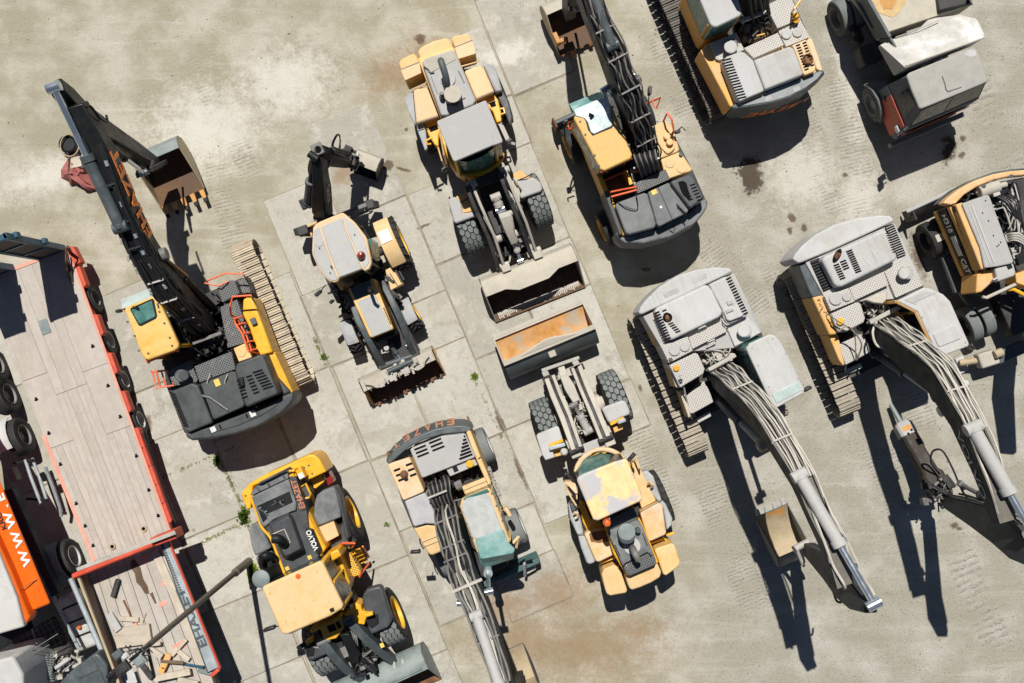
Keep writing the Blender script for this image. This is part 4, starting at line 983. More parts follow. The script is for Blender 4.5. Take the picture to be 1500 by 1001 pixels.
 t.part('hose_bracket', MB().bar(F(436,524,2.4), F(572,452,2.4),.11,.09), M['steel_pale'], bevel=.015)
 rf = dusty_cab(t, F, [(560,428),(680,368),(712,374),(764,398),(796,430),(880,618),(876,630),(744,680),(736,664),(650,476)],3.0, M['orange_dusty'], M['roof_white'], M['glass'])
 t.part('roof_trim', MB().tube([F(556,430,2.92), F(640,474,2.92), F(738,672,2.92)],.05,6), M['orange_dusty'], rf)
 t.slab('roof_hatch', F, [(718,576),(806,536),(818,540),(846,586),(840,596),(750,632),(740,626)],3.03,2.98, M['roof_white'],.015, parent=rf)
 t.slab('roof_hatch', F, [(588,422),(684,384),(734,392),(628,440)],3.015,2.98, M['roof_grey'],.012, parent=rf)
 bolts(t, [F(*q, 3.0) for q in ((640,440),(736,650),(862,612),(700,560),(670,500))],.022, M['fender_grey'], rf)
 mirror(t, F(872,620,2.6), F(884,632,2.5), sz=(.2,.22))
 bst = [(F(480,545,1.8),.25,.30),(F(565,620,2.9),.34,.27),(F(665,705,3.8),.40,.24),(Q(205,180,4.5),.42,.23),(Q(290,320,5.0),.36,.21),(Q(370,500,5.4),.30,.21),(Q(432,680,5.7),.2,.20)]
 arm = Arm(bst); bo = t.part('boom', arm.mesh(), M['boom_slate'], bevel=.03)
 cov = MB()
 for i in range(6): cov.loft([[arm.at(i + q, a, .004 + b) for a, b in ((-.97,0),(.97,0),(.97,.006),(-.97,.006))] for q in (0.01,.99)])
 t.part('dust_and_shade_layer', cov, M['hose_bed'], bo)  # same darkened dust, giving painted shade between the hoses
 a0 = arm.at(4.15,1.01,-.55); a1 = arm.at(5.5,1.01,-.45)
 text_mesh('VOLVO', a1 - a0, arm.up[5], a0,.26, M['fender_grey'], t, bo, length=(a1 - a0).length, bold=.01)
 arm.hoses(t, .1,4.3, [-.98,-.72,-.46,-.2,.05,.3,.56,.8,1.0],.022, [M['hose_dusty'], M['hose_dusty'], M['hose_grey']],.07, bo, 28,.6,21)
 arm.hoses(t, .1,5.8, [-1.08,-.85,1.0,1.12],.022, [M['hose_dusty'], M['hose_grey']],.08, bo, 32,.6,23)
 arm.clamps(t, (1.9,3.5), M['beige_dust'], bo, 1.02,.13)
 t.part('hose', MB().tube(smooth_path([F(468,520,2.4), F(450,570,2.5), F(475,630,2.5), F(550,630,2.6)],7),.03,6), M['hose_dusty'], bo)
 ram(t, Q(322,350,5.6), Q(530,720,6.2),.15,.62, M['roof_grey'], M['chrome'])
 for s in (-1,1): ram(t, F(460,660,1.3) + rt * (-.37 - .37 * s), F(735,850,3.9) + rt * (-.34 - .34 * s),.11,.5, M['slate'], M['roof_white'])
 for q in ((735,850),(764,914)):
  hp = F(*q, 3.9); t.part('pivot_pin', MB().cyl(hp - rt * .12, hp + rt * .12,.13, n=18), M['black_dusty'] if q[0] == 735 else M['roof_white'], bevel=.02)
 sst = [(W(1530,828,6.2),.14,.15),(W(1494,796,5.5),.40,.18),(Q(415,690,4.6),.42,.18),(Q(330,650,3.2),.30,.16),(Q(236,606,1.6),.17,.15)]
 sk = Arm(sst); so_ = t.part('stick', sk.mesh(), M['stick_slate'], bevel=.03)
 sk.hoses(t, .2,3.8, [-.95,.95],.03, M['hose'],.02, so_, 14)
 sk.hoses(t, 1.0,2.2, [-.4,.2,.6],.032, M['hose_dusty'],.1, so_, 12)
 ram(t, sk.at(1.5,0,.15), sk.at(3.5,0,.34),.1,.6, M['black_dusty'], M['steel_dark'])
 t.part('bucket_link', MB().bar(Q(195,560,1.5), Q(250,590,1.9),.10,.2).bar(Q(215,520,1.3), Q(245,560,1.6),.3,.10).cyl(Q(170,560,1.3), Q(245,555,1.3),.09, n=12), M['black_dusty'], bevel=.015)
 clutter(t, Q, [(150,540),(250,530),(270,620),(200,640)],.9,1.7,30,('black', 'black_dusty', 'steel_dark'),161,10, False)
 # breaker
 b0, b1 = Q(205,570,1.15), Q(95,375,.55); bd = (b1 - b0).normalized(); sd_ = bd.cross(UP).normalized(); uu = sd_.cross(bd)
 ring = lambda p, a, b: [p + sd_ * x * a + uu * y * b for x, y in ((-1,-.7),(-.7,-1),(.7,-1),(1,-.7),(1,.7),(.7,1),(-.7,1),(-1,.7))]
 bb = t.part('breaker_housing', MB().loft([ring(b0,.30,.26), ring(b0 + bd * .45,.30,.26), ring(b0 + bd * .55,.22,.24), ring(b1 - bd * .5,.20,.22), ring(b1 - bd * .35,.23,.24), ring(b1,.22,.22)]), paint('muddy_breaker_steel', (.035,.028,.021),.3,(.15,.12,.085),.7), bevel=.015)
 t.part('breaker_nose', MB().loft([ring(b1 - bd * .02,.24,.24), ring(b1 + bd * .30,.24,.23), ring(b1 + bd * .40,.15,.15)]), M['roof_grey'], bb, .02)
 t.part('nose_window', MB().box(b1 + bd * .16 + uu * .235, bd * .07, sd_ * .13, uu * .004), M['rust_bright'], bb);
 t.part('nose_hole', MB().box(b1 + bd * .06 + uu * .238 + sd_ * .08, bd * .03, sd_ * .03, uu * .004).box(b1 + bd * .0 + uu * .238 - sd_ * .05, bd * .03, sd_ * .03, uu * .004), M['void'], bb)
 t.part('chisel', MB().cyl(b1 + bd * .35, b1 + bd * .95,.075,.06,14), M['bucket_teal'], bb, .008)
 for o_ in (0,.05): t.part('hose', MB().tube(smooth_path([Q(205,510,1.4), Q(176,470,1.6), Q(182,432,1.9), Q(215,430,2.1), Q(250,490,2.2), Q(285,570,2.4), Q(318,610,2.9)],6),.028,6), M['hose'], so_) if o_ == 0 else None
breaker_excavator()
def text_faced_excavator():
 F = FR(950,0,3.337)
 d = V((-.40,.917,0)).normalized(); rt = d.cross(UP)
 e = W(1050,170,.45); e.z = 0
 C = e + d * 2.1 + rt * 1.22
 t = T('tracked_excavator', 'orange yellow tracked excavator with a slate counterweight, half outside the frame', 'excavator', C, math.atan2(d.y, d.x), 'tracked excavators in the yard')
 for sg in (1,-1): track(t, C + rt * (1.22 * sg), d, 4.5,.60,.95, M['track_dark'] if sg < 0 else M['track_grey'])
 t.part('undercarriage', MB().box(C + UP * .62, d * 1.2, rt * .95, UP * .22).cyl(C + UP * .8, C + UP * 1.02,.75, n=28), M['black_dusty'], bevel=.03)
 t.slab('platform', F, [(240,250),(420,180),(430,-80),(640,-160),(850,330),(800,400),(430,530),(390,520)],1.25,.98, M['black_dusty'],.02)
 top = [(404,526),(420,510),(440,500),(560,452),(700,398),(836,346),(856,346),(858,354),(830,388),(770,436),(690,478),(600,506),(500,522),(430,532)]
 P = F.poly(top, 2.15)
 mid = F.poly([(404,536),(420,514),(440,505),(560,456),(700,400),(836,350),(858,352),(858,366),(826,406),(768,456),(690,500),(600,528),(500,544),(430,550)],1.75)
 low = [V((p.x, p.y, 1.05)) for p in mid]
 t.part('counterweight', MB().loft([low, mid, P]), M['slate'], bevel=.05, bseg=3)
 cw = t.slab('counterweight_lid', F, [(424,516),(440,504),(700,402),(836,350),(852,352),(826,388),(768,430),(690,470),(600,498),(500,514),(436,524)],2.175,2.1, M['lid_grey'],.02)
 for x, y in ((585,482),(724,436)): t.part('sticker', MB().box(F(x, y, 2.18), rt * .09, d * .06, UP * .003), M['roof_grey'])
 # lettering on the rear face, letter by letter round the curve
 s_ = 'EHAZET'
 for i, ch in enumerate(s_):
  x = 470 + i * 58; ymid = (548,543,534,522,506,484)[i]
  x1 = x + 20; y1 = ymid + (-3,-6,-8,-11,-15,-20)[i] * .6
  a = F(x, ymid - 8,1.6); b = F(x1, y1 - 8,1.6); b.z = a.z = 1.0
  X = (b - a).normalized(); nrm = X.cross(UP)
  text_mesh(ch, X, UP, a + nrm * .06,.52, M['txt_orange'], t, length=.30, ext=.006, bold=.02)
 t.slab('house_side', F, [(254,246),(296,206),(306,212),(346,300),(436,500),(406,524),(396,520)],2.0,1.1, M['orange_dusty'],.03)
 t.slab('house_side', F, [(772,188),(800,190),(852,340),(840,348),(822,338)],2.05,1.1, M['yellow_pink'],.02)
 t.slab('house_deck', F, [(300,215),(430,160),(470,240),(640,160),(690,0),(740,90),(800,200),(845,345),(430,508)],1.95,1.2, M['yellow_pink'],.02)
 h1 = t.slab('engine_cover', F, [(362,296),(384,276),(450,252),(470,256),(512,296),(566,440),(560,448),(448,496),(436,490)],2.38,1.3, M['roof_white'],.05, bseg=3)
 slots(t, F, (382,292),(456,478),15,(42,-10),.038,2.383, h1)
 t.slab('cover_rim', F, [(356,300),(362,296),(438,494),(452,500),(568,450),(570,458),(448,506),(432,498)],2.2,1.3, M['yellow_dusty'],.02, parent=h1)
 h2 = t.slab('engine_cover', F, [(516,294),(690,226),(712,238),(758,356),(754,368),(570,440)],2.44,1.3, M['roof_white'],.05, bseg=3)
 h3 = t.slab('engine_cover', F, [(702,222),(768,194),(778,200),(818,326),(814,350),(764,370),(756,360),(712,240)],2.36,1.3, M['yellow_pink'],.04, bseg=3)
 slots(t, F, (730,222),(772,340),10,(20,-7),.04,2.363, h3); slots(t, F, (762,210),(800,320),9,(18,-7),.04,2.363, h3)
 t.part('exhaust_opening', MB().lathe(F(776,292,2.36), UP, [(0,0),(.005,.10),(.06,.12),(.06,.14),(0,.14)],20).tube([F(776,292,2.4), F(778,315,2.44)],.06,8), M['rust'], h3)
 p1 = t.slab('antislip_plate', F, [(300,212),(430,158),(436,180),(470,244),(348,296),(330,290)],2.1,1.2, M['plate_pale'],.012)
 disc(t, F(400,232,2.1),.15,.25, M['slate'], 'precleaner', p1); disc(t, F(400,232,2.35),.17,.05, M['roof_white'], 'precleaner_lid', p1, bevel=.02)
 t.slab('antislip_plate', F, [(466,236),(632,160),(664,220),(514,286)],2.15,1.2, M['plate_pale'],.012)
 t.slab('antislip_plate', F, [(556,36),(690,-30),(746,94),(630,140),(584,50)],2.1,1.2, M['plate_pale'],.012)
 p3 = t.slab('tank_top', F, [(634,152),(746,100),(788,184),(672,230)],2.1,1.2, M['plate_pale'],.015)
 for q in ((672,170),(726,160)): disc(t, F(*q, 2.1),.13,.05, M['roof_white'], 'filler_cap', p3, bevel=.02)
 rail(t, F, [(700,60,2.1),(715,40,2.7),(760,-20,2.7)],.025, M['yellow'])
 t.part('warning_lamp', MB().ball(F(718,80,2.3),.1).cyl(F(722,100,2.1), F(722,100,2.3),.07), M['yellow'])
 rail(t, F, [(524,190,2.15),(530,176,2.3),(565,166,2.3),(570,180,2.15)],.02, M['yellow'])
 clutter(t, F, [(444,60),(560,0),(626,146),(478,222)],1.3,1.95,50,('black_dusty', 'steel_dark', 'hose_grey'),15,26)
 t.part('hose_bracket', MB().bar(F(450,106,2.2), F(574,56,2.2),.11,.09), M['roof_white'], bevel=.015)
 rf = dusty_cab(t, F, [(206,-110),(372,-190),(392,-180),(456,60),(450,78),(336,132),(316,132),(300,116)],3.05, M['orange_dusty'], M['roof_white'], M['glass_teal'])
 a, b = F(206,-110,2.0), F(310,126,2.0)
 t.part('window_frame', MB().bar(V((a.lerp(b, .45).x, a.lerp(b, .45).y, 1.95)) - rt * .03, a.lerp(b, .52) + UP * .9 - rt * .03,.07,.05), M['orange_dusty'], bevel=.01)
 bst = [(F(520,60,1.8),.25,.30),(F(492,-80,2.9),.34,.30),(F(476,-270,4.2),.42,.28),(F(450,-470,4.8),.35,.26),(F(400,-720,5.3),.2,.2)]
 arm = Arm(bst); bo = t.part('boom', arm.mesh(), M['boom_slate'], bevel=.03)
 arm.hoses(t, .0,3.0, [-.8,-.4,0,.4,.8],.03, M['hose'],.05, bo, 14,.5,30)
 ram(t, F(575,-20,1.3), F(545,-240,3.7),.11,.6, M['black_dusty'], M['steel_pale'])
text_faced_excavator()
# ================================================================ wheel loaders
def loft2(F, top, zt, bot, zb):
 return MB().loft([F.poly(bot, zb), F.poly(top, zt)])
def old_loader_down():
 G = FR(570,40,4.55); Q = FR(640,230,4.004)
 d = V((.368,-.93,0)).normalized(); rt = d.cross(UP)
 ff = W(735,315.5,.75); rr = W(676,166.5,.75)
 C = (ff + rr) / 2; C.z = 0
 t = T('wheel_loader', 'dusty old wheel loader with a beige roof and its shaded rusty bucket pointing down', 'wheel loader', C, math.atan2(d.y, d.x), 'wheel loaders')
 for c, tm in ((ff, M['rubber_dusty']),(rr, M['rubber'])):
  for sg in (-1,1): wheel(t, c + rt * (1.0 * sg), rt * sg, .75,.54, M['rim_grey'], tm)
  t.part('axle', MB().cyl(c - rt * .9, c + rt * .9,.16, n=14).cyl(c - rt * .3, c + rt * .3,.28, n=16), M['black_dusty'], bevel=.02)
 t.part('rear_frame', MB().box(rr + UP * .12 + d * .2, d * 1.6, rt * .5, UP * .35), M['black_dusty'], bevel=.03)
 t.part('front_frame', MB().box(ff + UP * .1 - d * .35, d * .85, rt * .36, UP * .32), M['black_dusty'], bevel=.03)
 # engine end
 t.slab('rear_grille_body', G, [(190,205),(430,130),(600,540),(350,620)],2.2,1.0, M['yellow_dusty'],.03)
 t.slab('counterweight', G, [(188,168),(196,140),(240,112),(300,86),(372,68),(398,74),(416,94),(436,150),(214,232)],2.05,.7, M['yellow_roof'],.09, bseg=4)
 hd = t.slab('engine_hood', G, [(216,232),(240,206),(412,150),(436,152),(470,230),(582,488),(560,520),(386,590),(346,590)],2.42,1.2, M['roof_grey'],.05, bseg=3)
 t.slab('radiator_grille', G, [(226,238),(246,214),(412,158),(426,162),(446,216),(282,300),(258,302)],2.435,2.4, M['bucket_beige'],.01, parent=hd)
 t.part('hood_hinge', MB().tube([G(232,262,2.44), G(262,284,2.45), G(276,306,2.45), G(300,300,2.45)],.02,6).bar(G(280,330,2.43), G(322,440,2.43),.02,.02).bar(G(462,290,2.43), G(500,370,2.43),.03,.03).bar(G(384,520,2.43), G(510,470,2.43),.02,.02), M['slate'], hd)
 t.part('exhaust_collar', MB().lathe(G(392,348,2.42), UP, [(0,.20),(.05,.19),(.05,.13),(.03,0)],24), M['roof_grey'], hd)
 t.part('exhaust_pipe', MB().tube(smooth_path([G(385,420,2.35), G(388,390,2.8), G(375,320,3.05), G(350,240,3.1), G(344,222,3.02)],6),.085,14), M['slate'], hd)
 pc = disc(t, G(430,470,2.42),.215,.42, M['slate'], 'precleaner', hd, n=28, bevel=.03)
 t.part('precleaner_lid', MB().lathe(G(424,446,2.84), UP, [(0,.22),(.03,.22),(.03,.18),(.02,.0)],28), M['bucket_beige'], pc)
 t.part('breather', MB().cyl(G(352,472,2.42), G(350,450,2.62),.07, n=14).cyl(G(350,446,2.62), G(350,440,2.7),.05, n=12), M['steel_dark'], hd, .01)
 for sgn, top, mid, dk in ((1, [(412,72),(430,58),(520,40),(540,52),(556,86),(436,134)], [(436,136),(556,88),(580,176),(462,212)], [(462,212),(580,176),(576,210),(486,258)]),
                              (-1, [(62,240),(78,212),(160,172),(178,184),(204,232),(76,282)], [(76,284),(204,234),(226,300),(106,356)], [(106,356),(226,300),(240,340),(140,384)])):
  b = t.slab('ballast_box', G, top + [mid[2], mid[3]] if False else [top[0], top[1], top[2], top[3], top[4], mid[2], dk[3] if False else mid[3], top[5]],1.75,.75, M['yellow_roof'] if sgn > 0 else M['yellow_dusty'],.05, bseg=3)
  t.part('ballast_lid', MB().prism(G.poly([(p[0], p[1]) for p in mid],1.762),1.74), M['yellow_pink'], b, .01)
  t.part('lid_seam', MB().bar(G(*top[5],1.765), G(*top[4],1.765),.02,.01), M['slate'], b)
 t.part('lamp_bracket', MB().tube([G(160,412,1.5), G(250,380,1.7), G(262,396,1.7)],.02,6), M['yellow_pink']); t.part('lamp_bracket', MB().tube([G(480,262,1.6), G(580,234,1.6), G(596,220,1.5)],.02,6), M['yellow_pink'])
 # rear fenders
 for yl, gr, fr in (([(160,424),(186,410),(262,396),(278,420),(344,590),(180,642)], [(102,478),(124,446),(158,432),(178,640),(174,650),(126,560)], [(174,650),(190,640),(236,650),(246,700),(258,806),(240,826)]),
                       ([(500,292),(560,266),(612,252),(636,278),(702,430),(580,482)], [(624,248),(654,238),(694,256),(720,300),(756,424),(708,434),(640,280)], [(712,440),(758,424),(796,490),(822,600),(806,660),(768,560)])):
  f1 = t.slab('rear_fender', G, yl, 1.80,1.45, M['yellow_pink'],.05, bseg=3)
  t.slab('fender_edge', G, gr, 1.76,1.35, M['fender_grey'],.06, parent=f1, bseg=3)
  t.part('fender_front', loft2(G, fr, 1.55, [(p[0] + 4, p[1] + 6) for p in fr],1.1), M['fender_grey'] if gr[0][0] < 300 else M['fender_dark'], f1,.03)
  a, b, c, e = yl[-1], yl[-2], yl[0], yl[1]
  t.part('fender_seam', MB().bar(G(*yl[-1],1.805), G(*yl[-2],1.805),.02,.012), M['slate'], f1)
 for poly, win, lp in (([(232,640),(330,590),(352,650),(330,720),(330,800),(300,780),(262,720)], [(262,670),(320,650),(330,680),(276,700)], [(280,778),(254,782),(248,756),(290,734)]),
                          ([(612,486),(716,444),(752,590),(748,630),(716,636),(690,560)], [(664,506),(704,490),(714,526),(682,536)], [(736,546),(762,542),(772,572),(744,582)])):
  st_ = t.slab('access_bracket', G, poly, 1.5,1.1, M['yellow'],.03)
  t.slab('step_opening', G, win, 1.504,1.49, M['void'],.0, parent=st_)
  t.part('lamp_guard', MB().tube([G(*p, 1.75) for p in lp],.03,7, closed=False), M['yellow'], st_)
 # cab
 t.slab('cab_base', G, [(330,720),(400,900),(440,960),(486,992),(560,992),(640,960),(720,900),(752,850),(745,800),(640,560),(345,660)],1.75,.9, M['yellow'],.04)
 roof = [(318,634),(326,622),(636,488),(648,492),(756,752),(754,768),(704,786),(690,788),(442,894),(426,890)]
 P = G.poly(roof, 3.28); c = sum(P, V()) / len(P)
 t.part('cab_window', MB().loft([[V((c.x + (p.x - c.x) * .93, c.y + (p.y - c.y) * .93,3.2)) for p in P], [V((c.x + (p.x - c.x) * .95 + d.x * .12, c.y + (p.y - c.y) * .95 + d.y * .12,1.7)) for p in P]]), M['glass_pale'] if False else M['glass'], bevel=.02)
 wd_ = [G(452,908,2.9), G(520,960,2.6), G(620,942,2.6), G(710,872,2.75), G(716,800,3.1), G(440,900,3.15)]
 t.part('windscreen', MB().loft([[G(446,890,3.15), G(520,900,3.15), G(620,862,3.15), G(706,800,3.15)], [G(448,920,1.8), G(512,968,1.8), G(640,944,1.8), G(742,858,1.8)]], caps=False), M['glass_teal'])
 t.part('windscreen_trim', MB().tube(smooth_path([G(430,905,1.78), G(480,972,1.78), G(560,984,1.78), G(660,956,1.78), G(740,890,1.78), G(756,840,1.78)],5),.06,8), M['yellow'])
 t.part('seat', MB().box(G(600,860,1.9), d * .25, rt * .25, UP * .1).box(G(600,820,2.3) , d * .06, rt * .25, UP * .35), M['black'], bevel=.04)
 for q in ((442,890),(706,790)):
  a = G(*q, 3.2); t.part('cab_pillar', MB().tube([a, a + d * .12 - UP * 1.5],.045,8), M['yellow'])
 rf = t.slab('cab_roof', G, roof, 3.32,3.18, M['roof_grey'],.05, bseg=4)
 t.part('roof_seam', MB().bar(G(650,600,3.322), G(702,780,3.322),.015,.008), M['fender_grey'], rf)
 rail(t, G, [(326,800,1.9),(352,890,1.9),(380,960,1.5)],.022, M['yellow_pink']); rail(t, G, [(340,700,2.2),(366,850,2.0),(386,930,1.6)],.03, M['yellow_pink'])
 mirror(t, G(764,770,2.6), G(800,760,2.4)); mirror(t, G(400,900,2.4), G(366,945,2.1))
 t.part('side_ladder', MB().bar(G(740,640,1.4), G(800,770,1.4),.12,.05).bar(G(800,770,1.3), G(840,780,1.2),.08,.05), M['steel_pale'], bevel=.01)
 # lift arms and linkage
 for pts in (((205,160),(250,270),(330,450),(392,640)),((398,80),(440,190),(516,370),(578,552))):
  a = [Q(*p, z) for p, z in zip(pts, (1.95,1.9,1.45,.75))]
  am = Arm([(a[0],.16,.038),(a[1],.20,.038),(a[2],.18,.038),(a[3],.12,.04)])
  o = t.part('lift_arm', am.mesh(), M['beige_dust'], bevel=.015)
  t.part('lift_arm_inner', Arm([(p + rt * .16, x, .05) for p, x in zip(a, (.16,.2,.18,.12))]).mesh(), M['black_dusty'], o, .01)
  t.part('pivot_pin', MB().cyl(a[3] - rt * .16, a[3] + rt * .16,.09, n=14), M['steel_pale'], o, .01); t.part('pivot_pin', MB().cyl(a[0] - rt * .13, a[0] + rt * .13,.10, n=14), M['steel_pale'], o, .01)
 for pts in (((180,150),(235,260)),((372,86),(430,200))):
  t.part('tower_plate', MB().bar(Q(*pts[0],1.9), Q(*pts[1],1.6),.05,.6), M['black_dusty'], bevel=.01)
 t.part('tower_cross_tube', MB().bar(Q(215,165,1.7), Q(390,100,1.7),.26,.22), M['black_dusty'], bevel=.02)
 for s in (0,1):
  ram(t, Q(262,330,1.0) + V((0,0,0)) if s == 0 else Q(430,260,1.0), Q(355,560,.85) if s == 0 else Q(540,500,.85),.08,.6, M['steel_dark'], M['steel_pale'])
 ram(t, Q(345,235,1.75), Q(372,310,1.6),.11,.7, M['steel_pale'], M['chrome'])
 t.part('tilt_lever', Arm([(Q(400,340,1.7),.10,.16),(Q(420,420,1.5),.14,.12),(Q(452,500,1.2),.10,.10)]).mesh(), M['beige_dust'], bevel=.02)
 t.part('tilt_lever_fork', MB().bar(Q(372,350,1.65), Q(400,440,1.4),.08,.1).bar(Q(432,335,1.65), Q(448,420,1.4),.08,.1).cyl(Q(365,352,1.65), Q(445,325,1.65),.08, n=12), M['steel_pale'], bevel=.012)
 ram(t, Q(452,490,1.15), Q(490,610,.8),.08,.5, M['steel_pale'], M['chrome'])
 for q in ((480,440,1.0),(350,480,1.0)): t.part('pivot_pin', MB().cyl(Q(*q) - rt * .14, Q(*q) + rt * .14,.13, n=16), M['beige_dust'], bevel=.02)
 clutter(t, Q, [(270,180),(380,130),(540,540),(400,610)],.6,1.15,45,('black_dusty', 'steel_dark', 'hose'),31,12)
 t.part('bucket_bracket', MB().box(Q(405,655,.8), d * .1, rt * .12, UP * .2).box(Q(590,578,.8), d * .1, rt * .12, UP * .2).bar(Q(425,620,.75), Q(430,585,.8),.05,.1).bar(Q(540,590,.75), Q(530,555,.8),.05,.1), M['beige_dust'], bevel=.015)
 # front fenders
 for gp, yp in (([(64,262),(74,242),(108,232),(140,262),(150,300),(150,330),(236,318),(240,344),(112,392),(98,380)], [(110,232),(206,206),(238,314),(150,330),(138,268)]),
                   ([(440,120),(480,132),(560,118),(576,126),(606,146),(622,186),(610,204),(492,246),(484,222),(500,200)], [(446,96),(496,76),(516,100),(548,120),(552,160),(470,170),(452,140)])):
  f1 = t.slab('front_fender', Q, gp, 1.62,1.42, M['roof_grey'],.05, bseg=3)
  t.slab('fender_step', Q, yp, 1.57,1.2, M['orange_dusty'],.02, parent=f1)
  e = gp[3] if gp[0][0] < 200 else gp[7]
 t.part('cable', MB().tube([Q(136,268,1.6), Q(160,256,1.66), Q(190,236,1.6)],.015,5).tube([Q(470,140,1.6), Q(520,120,1.7), Q(560,96,1.66)],.018,5), M['black'])
 # bucket
 O = Q(556,722,.5)
 bk = bucket(t, O, d, 2.72, [(.0,.50),(-.22,.52),(-.44,.40),(-.56,.10),(-.50,-.22),(-.28,-.42),(.1,-.46),(.72,-.44)],(M['bucket_beige'], M['rust_shaded'], M['bucket_beige']),0,.035)
 sp = MB(); a, b = O + d * .0 + UP * .52 - rt * .78, O + d * .0 + UP * .52 + rt * .78
 sp.ext([a, b, b - rt * .35 + d * .16 + UP * .0, a + rt * .35 + d * .16], UP * .03); t.part('spill_guard', sp, M['bucket_beige'], bk, .01)
 te = MB(); rnd_ = random.Random(4)
 for i in range(44):
  q = O + d * (.58 + rnd_.uniform(-.02,.02)) - UP * .40 + rt * (-1.2 + 2.4 * i / 43)
  te.box(q, d * rnd_.uniform(.05,.09), rt * .018, UP * .012)
 t.part('wear_bars', te, M['beige_dust'], bk)
 cr = MB(); P2 = []
 for i in range(30): P2.append(O + d * (.50 + rnd_.uniform(-.06,.05)) - UP * .405 + rt * (-1.22 + 2.44 * i / 29))
 cr.ext([O + d * .56 - UP * .405 - rt * 1.22] + P2 + [O + d * .56 - UP * .405 + rt * 1.22], UP * .012); t.part('dried_mud', cr, M['beige_dust'], bk)
old_loader_down()
def old_loader_up():
 A = FR(720,440,4.173); B = FR(820,640,4.17)
 d = V((-.38,.925,0)).normalized(); rt = d.cross(UP)
 ff = W(850.5,602,.75); rr = W(911,750,.75); C = (ff + rr) / 2; C.z = 0
 t = T('wheel_loader', 'wheel loader with a peeling yellow roof and an empty orange lined bucket pointing up', 'wheel loader', C, math.atan2(d.y, d.x), 'wheel loaders')
 for c, tm in ((ff, M['rubber_dusty']),(rr, M['rubber'])):
  for sg in (-1,1): wheel(t, c + rt * (1.0 * sg), rt * sg, .75,.54, M['rim_grey'], tm)
  t.part('axle', MB().cyl(c - rt * .9, c + rt * .9,.17, n=14).cyl(c - rt * .62, c + rt * .62,.24, n=16), M['beige_dust'], bevel=.02)
 t.part('rear_frame', MB().box(rr + UP * .12 - d * .2, d * 1.6, rt * .5, UP * .35), M['black_dusty'], bevel=.03)
 t.part('front_frame', MB().box(ff + UP * .05 - d * .35, d * .85, rt * .36, UP * .3), M['black_dusty'], bevel=.03)
 # engine end
 t.slab('hood_body', B, [(270,530),(455,440),(500,520),(606,770),(414,860),(330,720)],2.2,1.0, M['yellow'],.04)
 t.slab('counterweight', B, [(404,852),(430,850),(582,784),(594,768),(622,828),(612,860),(560,892),(490,922),(440,938),(424,924),(408,880)],2.15,.7, M['yellow_roof'],.08, bseg=4)
 t.slab('rear_bulkhead', B, [(300,502),(452,432),(484,506),(300,578)],2.3,1.3, M['slate'],.02)
 hd = t.slab('engine_hood', B, [(292,588),(304,572),(470,508),(494,520),(592,762),(582,786),(432,850),(410,846)],2.42,1.3, M['charcoal_dusty'],.04, bseg=3)
 t.slab('radiator_grille', B, [(396,784),(546,702),(560,712),(584,762),(576,776),(432,840),(418,836)],2.435,2.4, M['plate_grey'],.01, parent=hd)
 t.part('hood_hinge', MB().tube([B(386,796,2.44), B(398,776,2.45), B(536,706,2.45), B(560,730,2.45)],.02,6).bar(B(336,660,2.43), B(368,730,2.43),.02,.02).bar(B(505,590,2.43), B(534,664,2.43),.02,.02), M['black'], hd)
 pc = disc(t, B(398,588,2.42),.21,.42, M['slate'], 'precleaner', hd, n=28, bevel=.03)
 t.part('precleaner_lid', MB().lathe(B(408,580,2.84), UP, [(0,.215),(.04,.215),(.05,.17),(.03,0)],28), M['bucket_teal'], pc)
 disc(t, B(473,566,2.42),.07,.2, M['slate'], 'breather', hd, bevel=.02)
 t.part('exhaust_collar', MB().lathe(B(441,668,2.42), UP, [(0,.22),(.04,.21),(.04,.13),(.03,0)],24), M['roof_white'], hd)
 t.part('exhaust_pipe', MB().tube(smooth_path([B(436,672,2.35), B(446,682,2.75), B(462,718,2.95), B(480,752,2.9)],6),.085,14), M['steel_dark'], hd)
 for poly in ([(580,694),(596,680),(680,652),(702,658),(736,760),(734,782),(710,806),(650,850),(632,842)], [(256,840),(268,808),(330,784),(348,792),(378,836),(414,940),(404,956),(310,972),(288,962),(276,930)]):
  b = t.slab('ballast_box', B, poly, 1.75,.75, M['yellow_roof'],.07, bseg=4)
  t.part('lid_seam', MB().bar(B(poly[0][0] * .6 + poly[5][0] * .4, poly[0][1] * .35 + poly[5][1] * .65,1.752), B(poly[4][0] * .9 + poly[0][0] * .1, poly[4][1] * .9 + 10,1.752),.012,.008), M['yellow_dusty'], b)
 for yl, gr, fr in (([(490,462),(520,442),(606,402),(628,420),(652,588),(644,600),(556,640),(540,632)], [(606,400),(626,388),(648,410),(690,500),(686,540),(654,574),(632,440)], [(500,214),(536,206),(572,240),(624,388),(604,400),(560,350)]),
                       ([(150,596),(176,580),(286,566),(332,716),(322,728),(240,768),(218,762)], [(110,600),(146,590),(220,768),(180,784),(164,770),(130,680)], [(52,420),(66,404),(94,398),(132,520),(148,590),(108,602),(62,500)])):
  f1 = t.slab('rear_fender', B, yl, 1.80,1.4, M['yellow_pink'],.05, bseg=3)
  t.slab('fender_edge', B, gr, 1.76,1.3, M['fender_grey'],.06, parent=f1, bseg=3)
  t.slab('fender_front', B, fr, 1.6,1.2, M['fender_grey'],.05, parent=f1, bseg=3)
  t.part('fender_seam', MB().bar(B(fr[3][0] if fr[0][0] > 300 else 108, fr[3][1] if fr[0][0] > 300 else 602,1.77), B(yl[0][0], yl[0][1],1.81),.015,.01), M['slate'], f1)
 sl_ = [(120,400),(150,404),(190,505),(240,500),(276,566),(170,580),(140,520)]
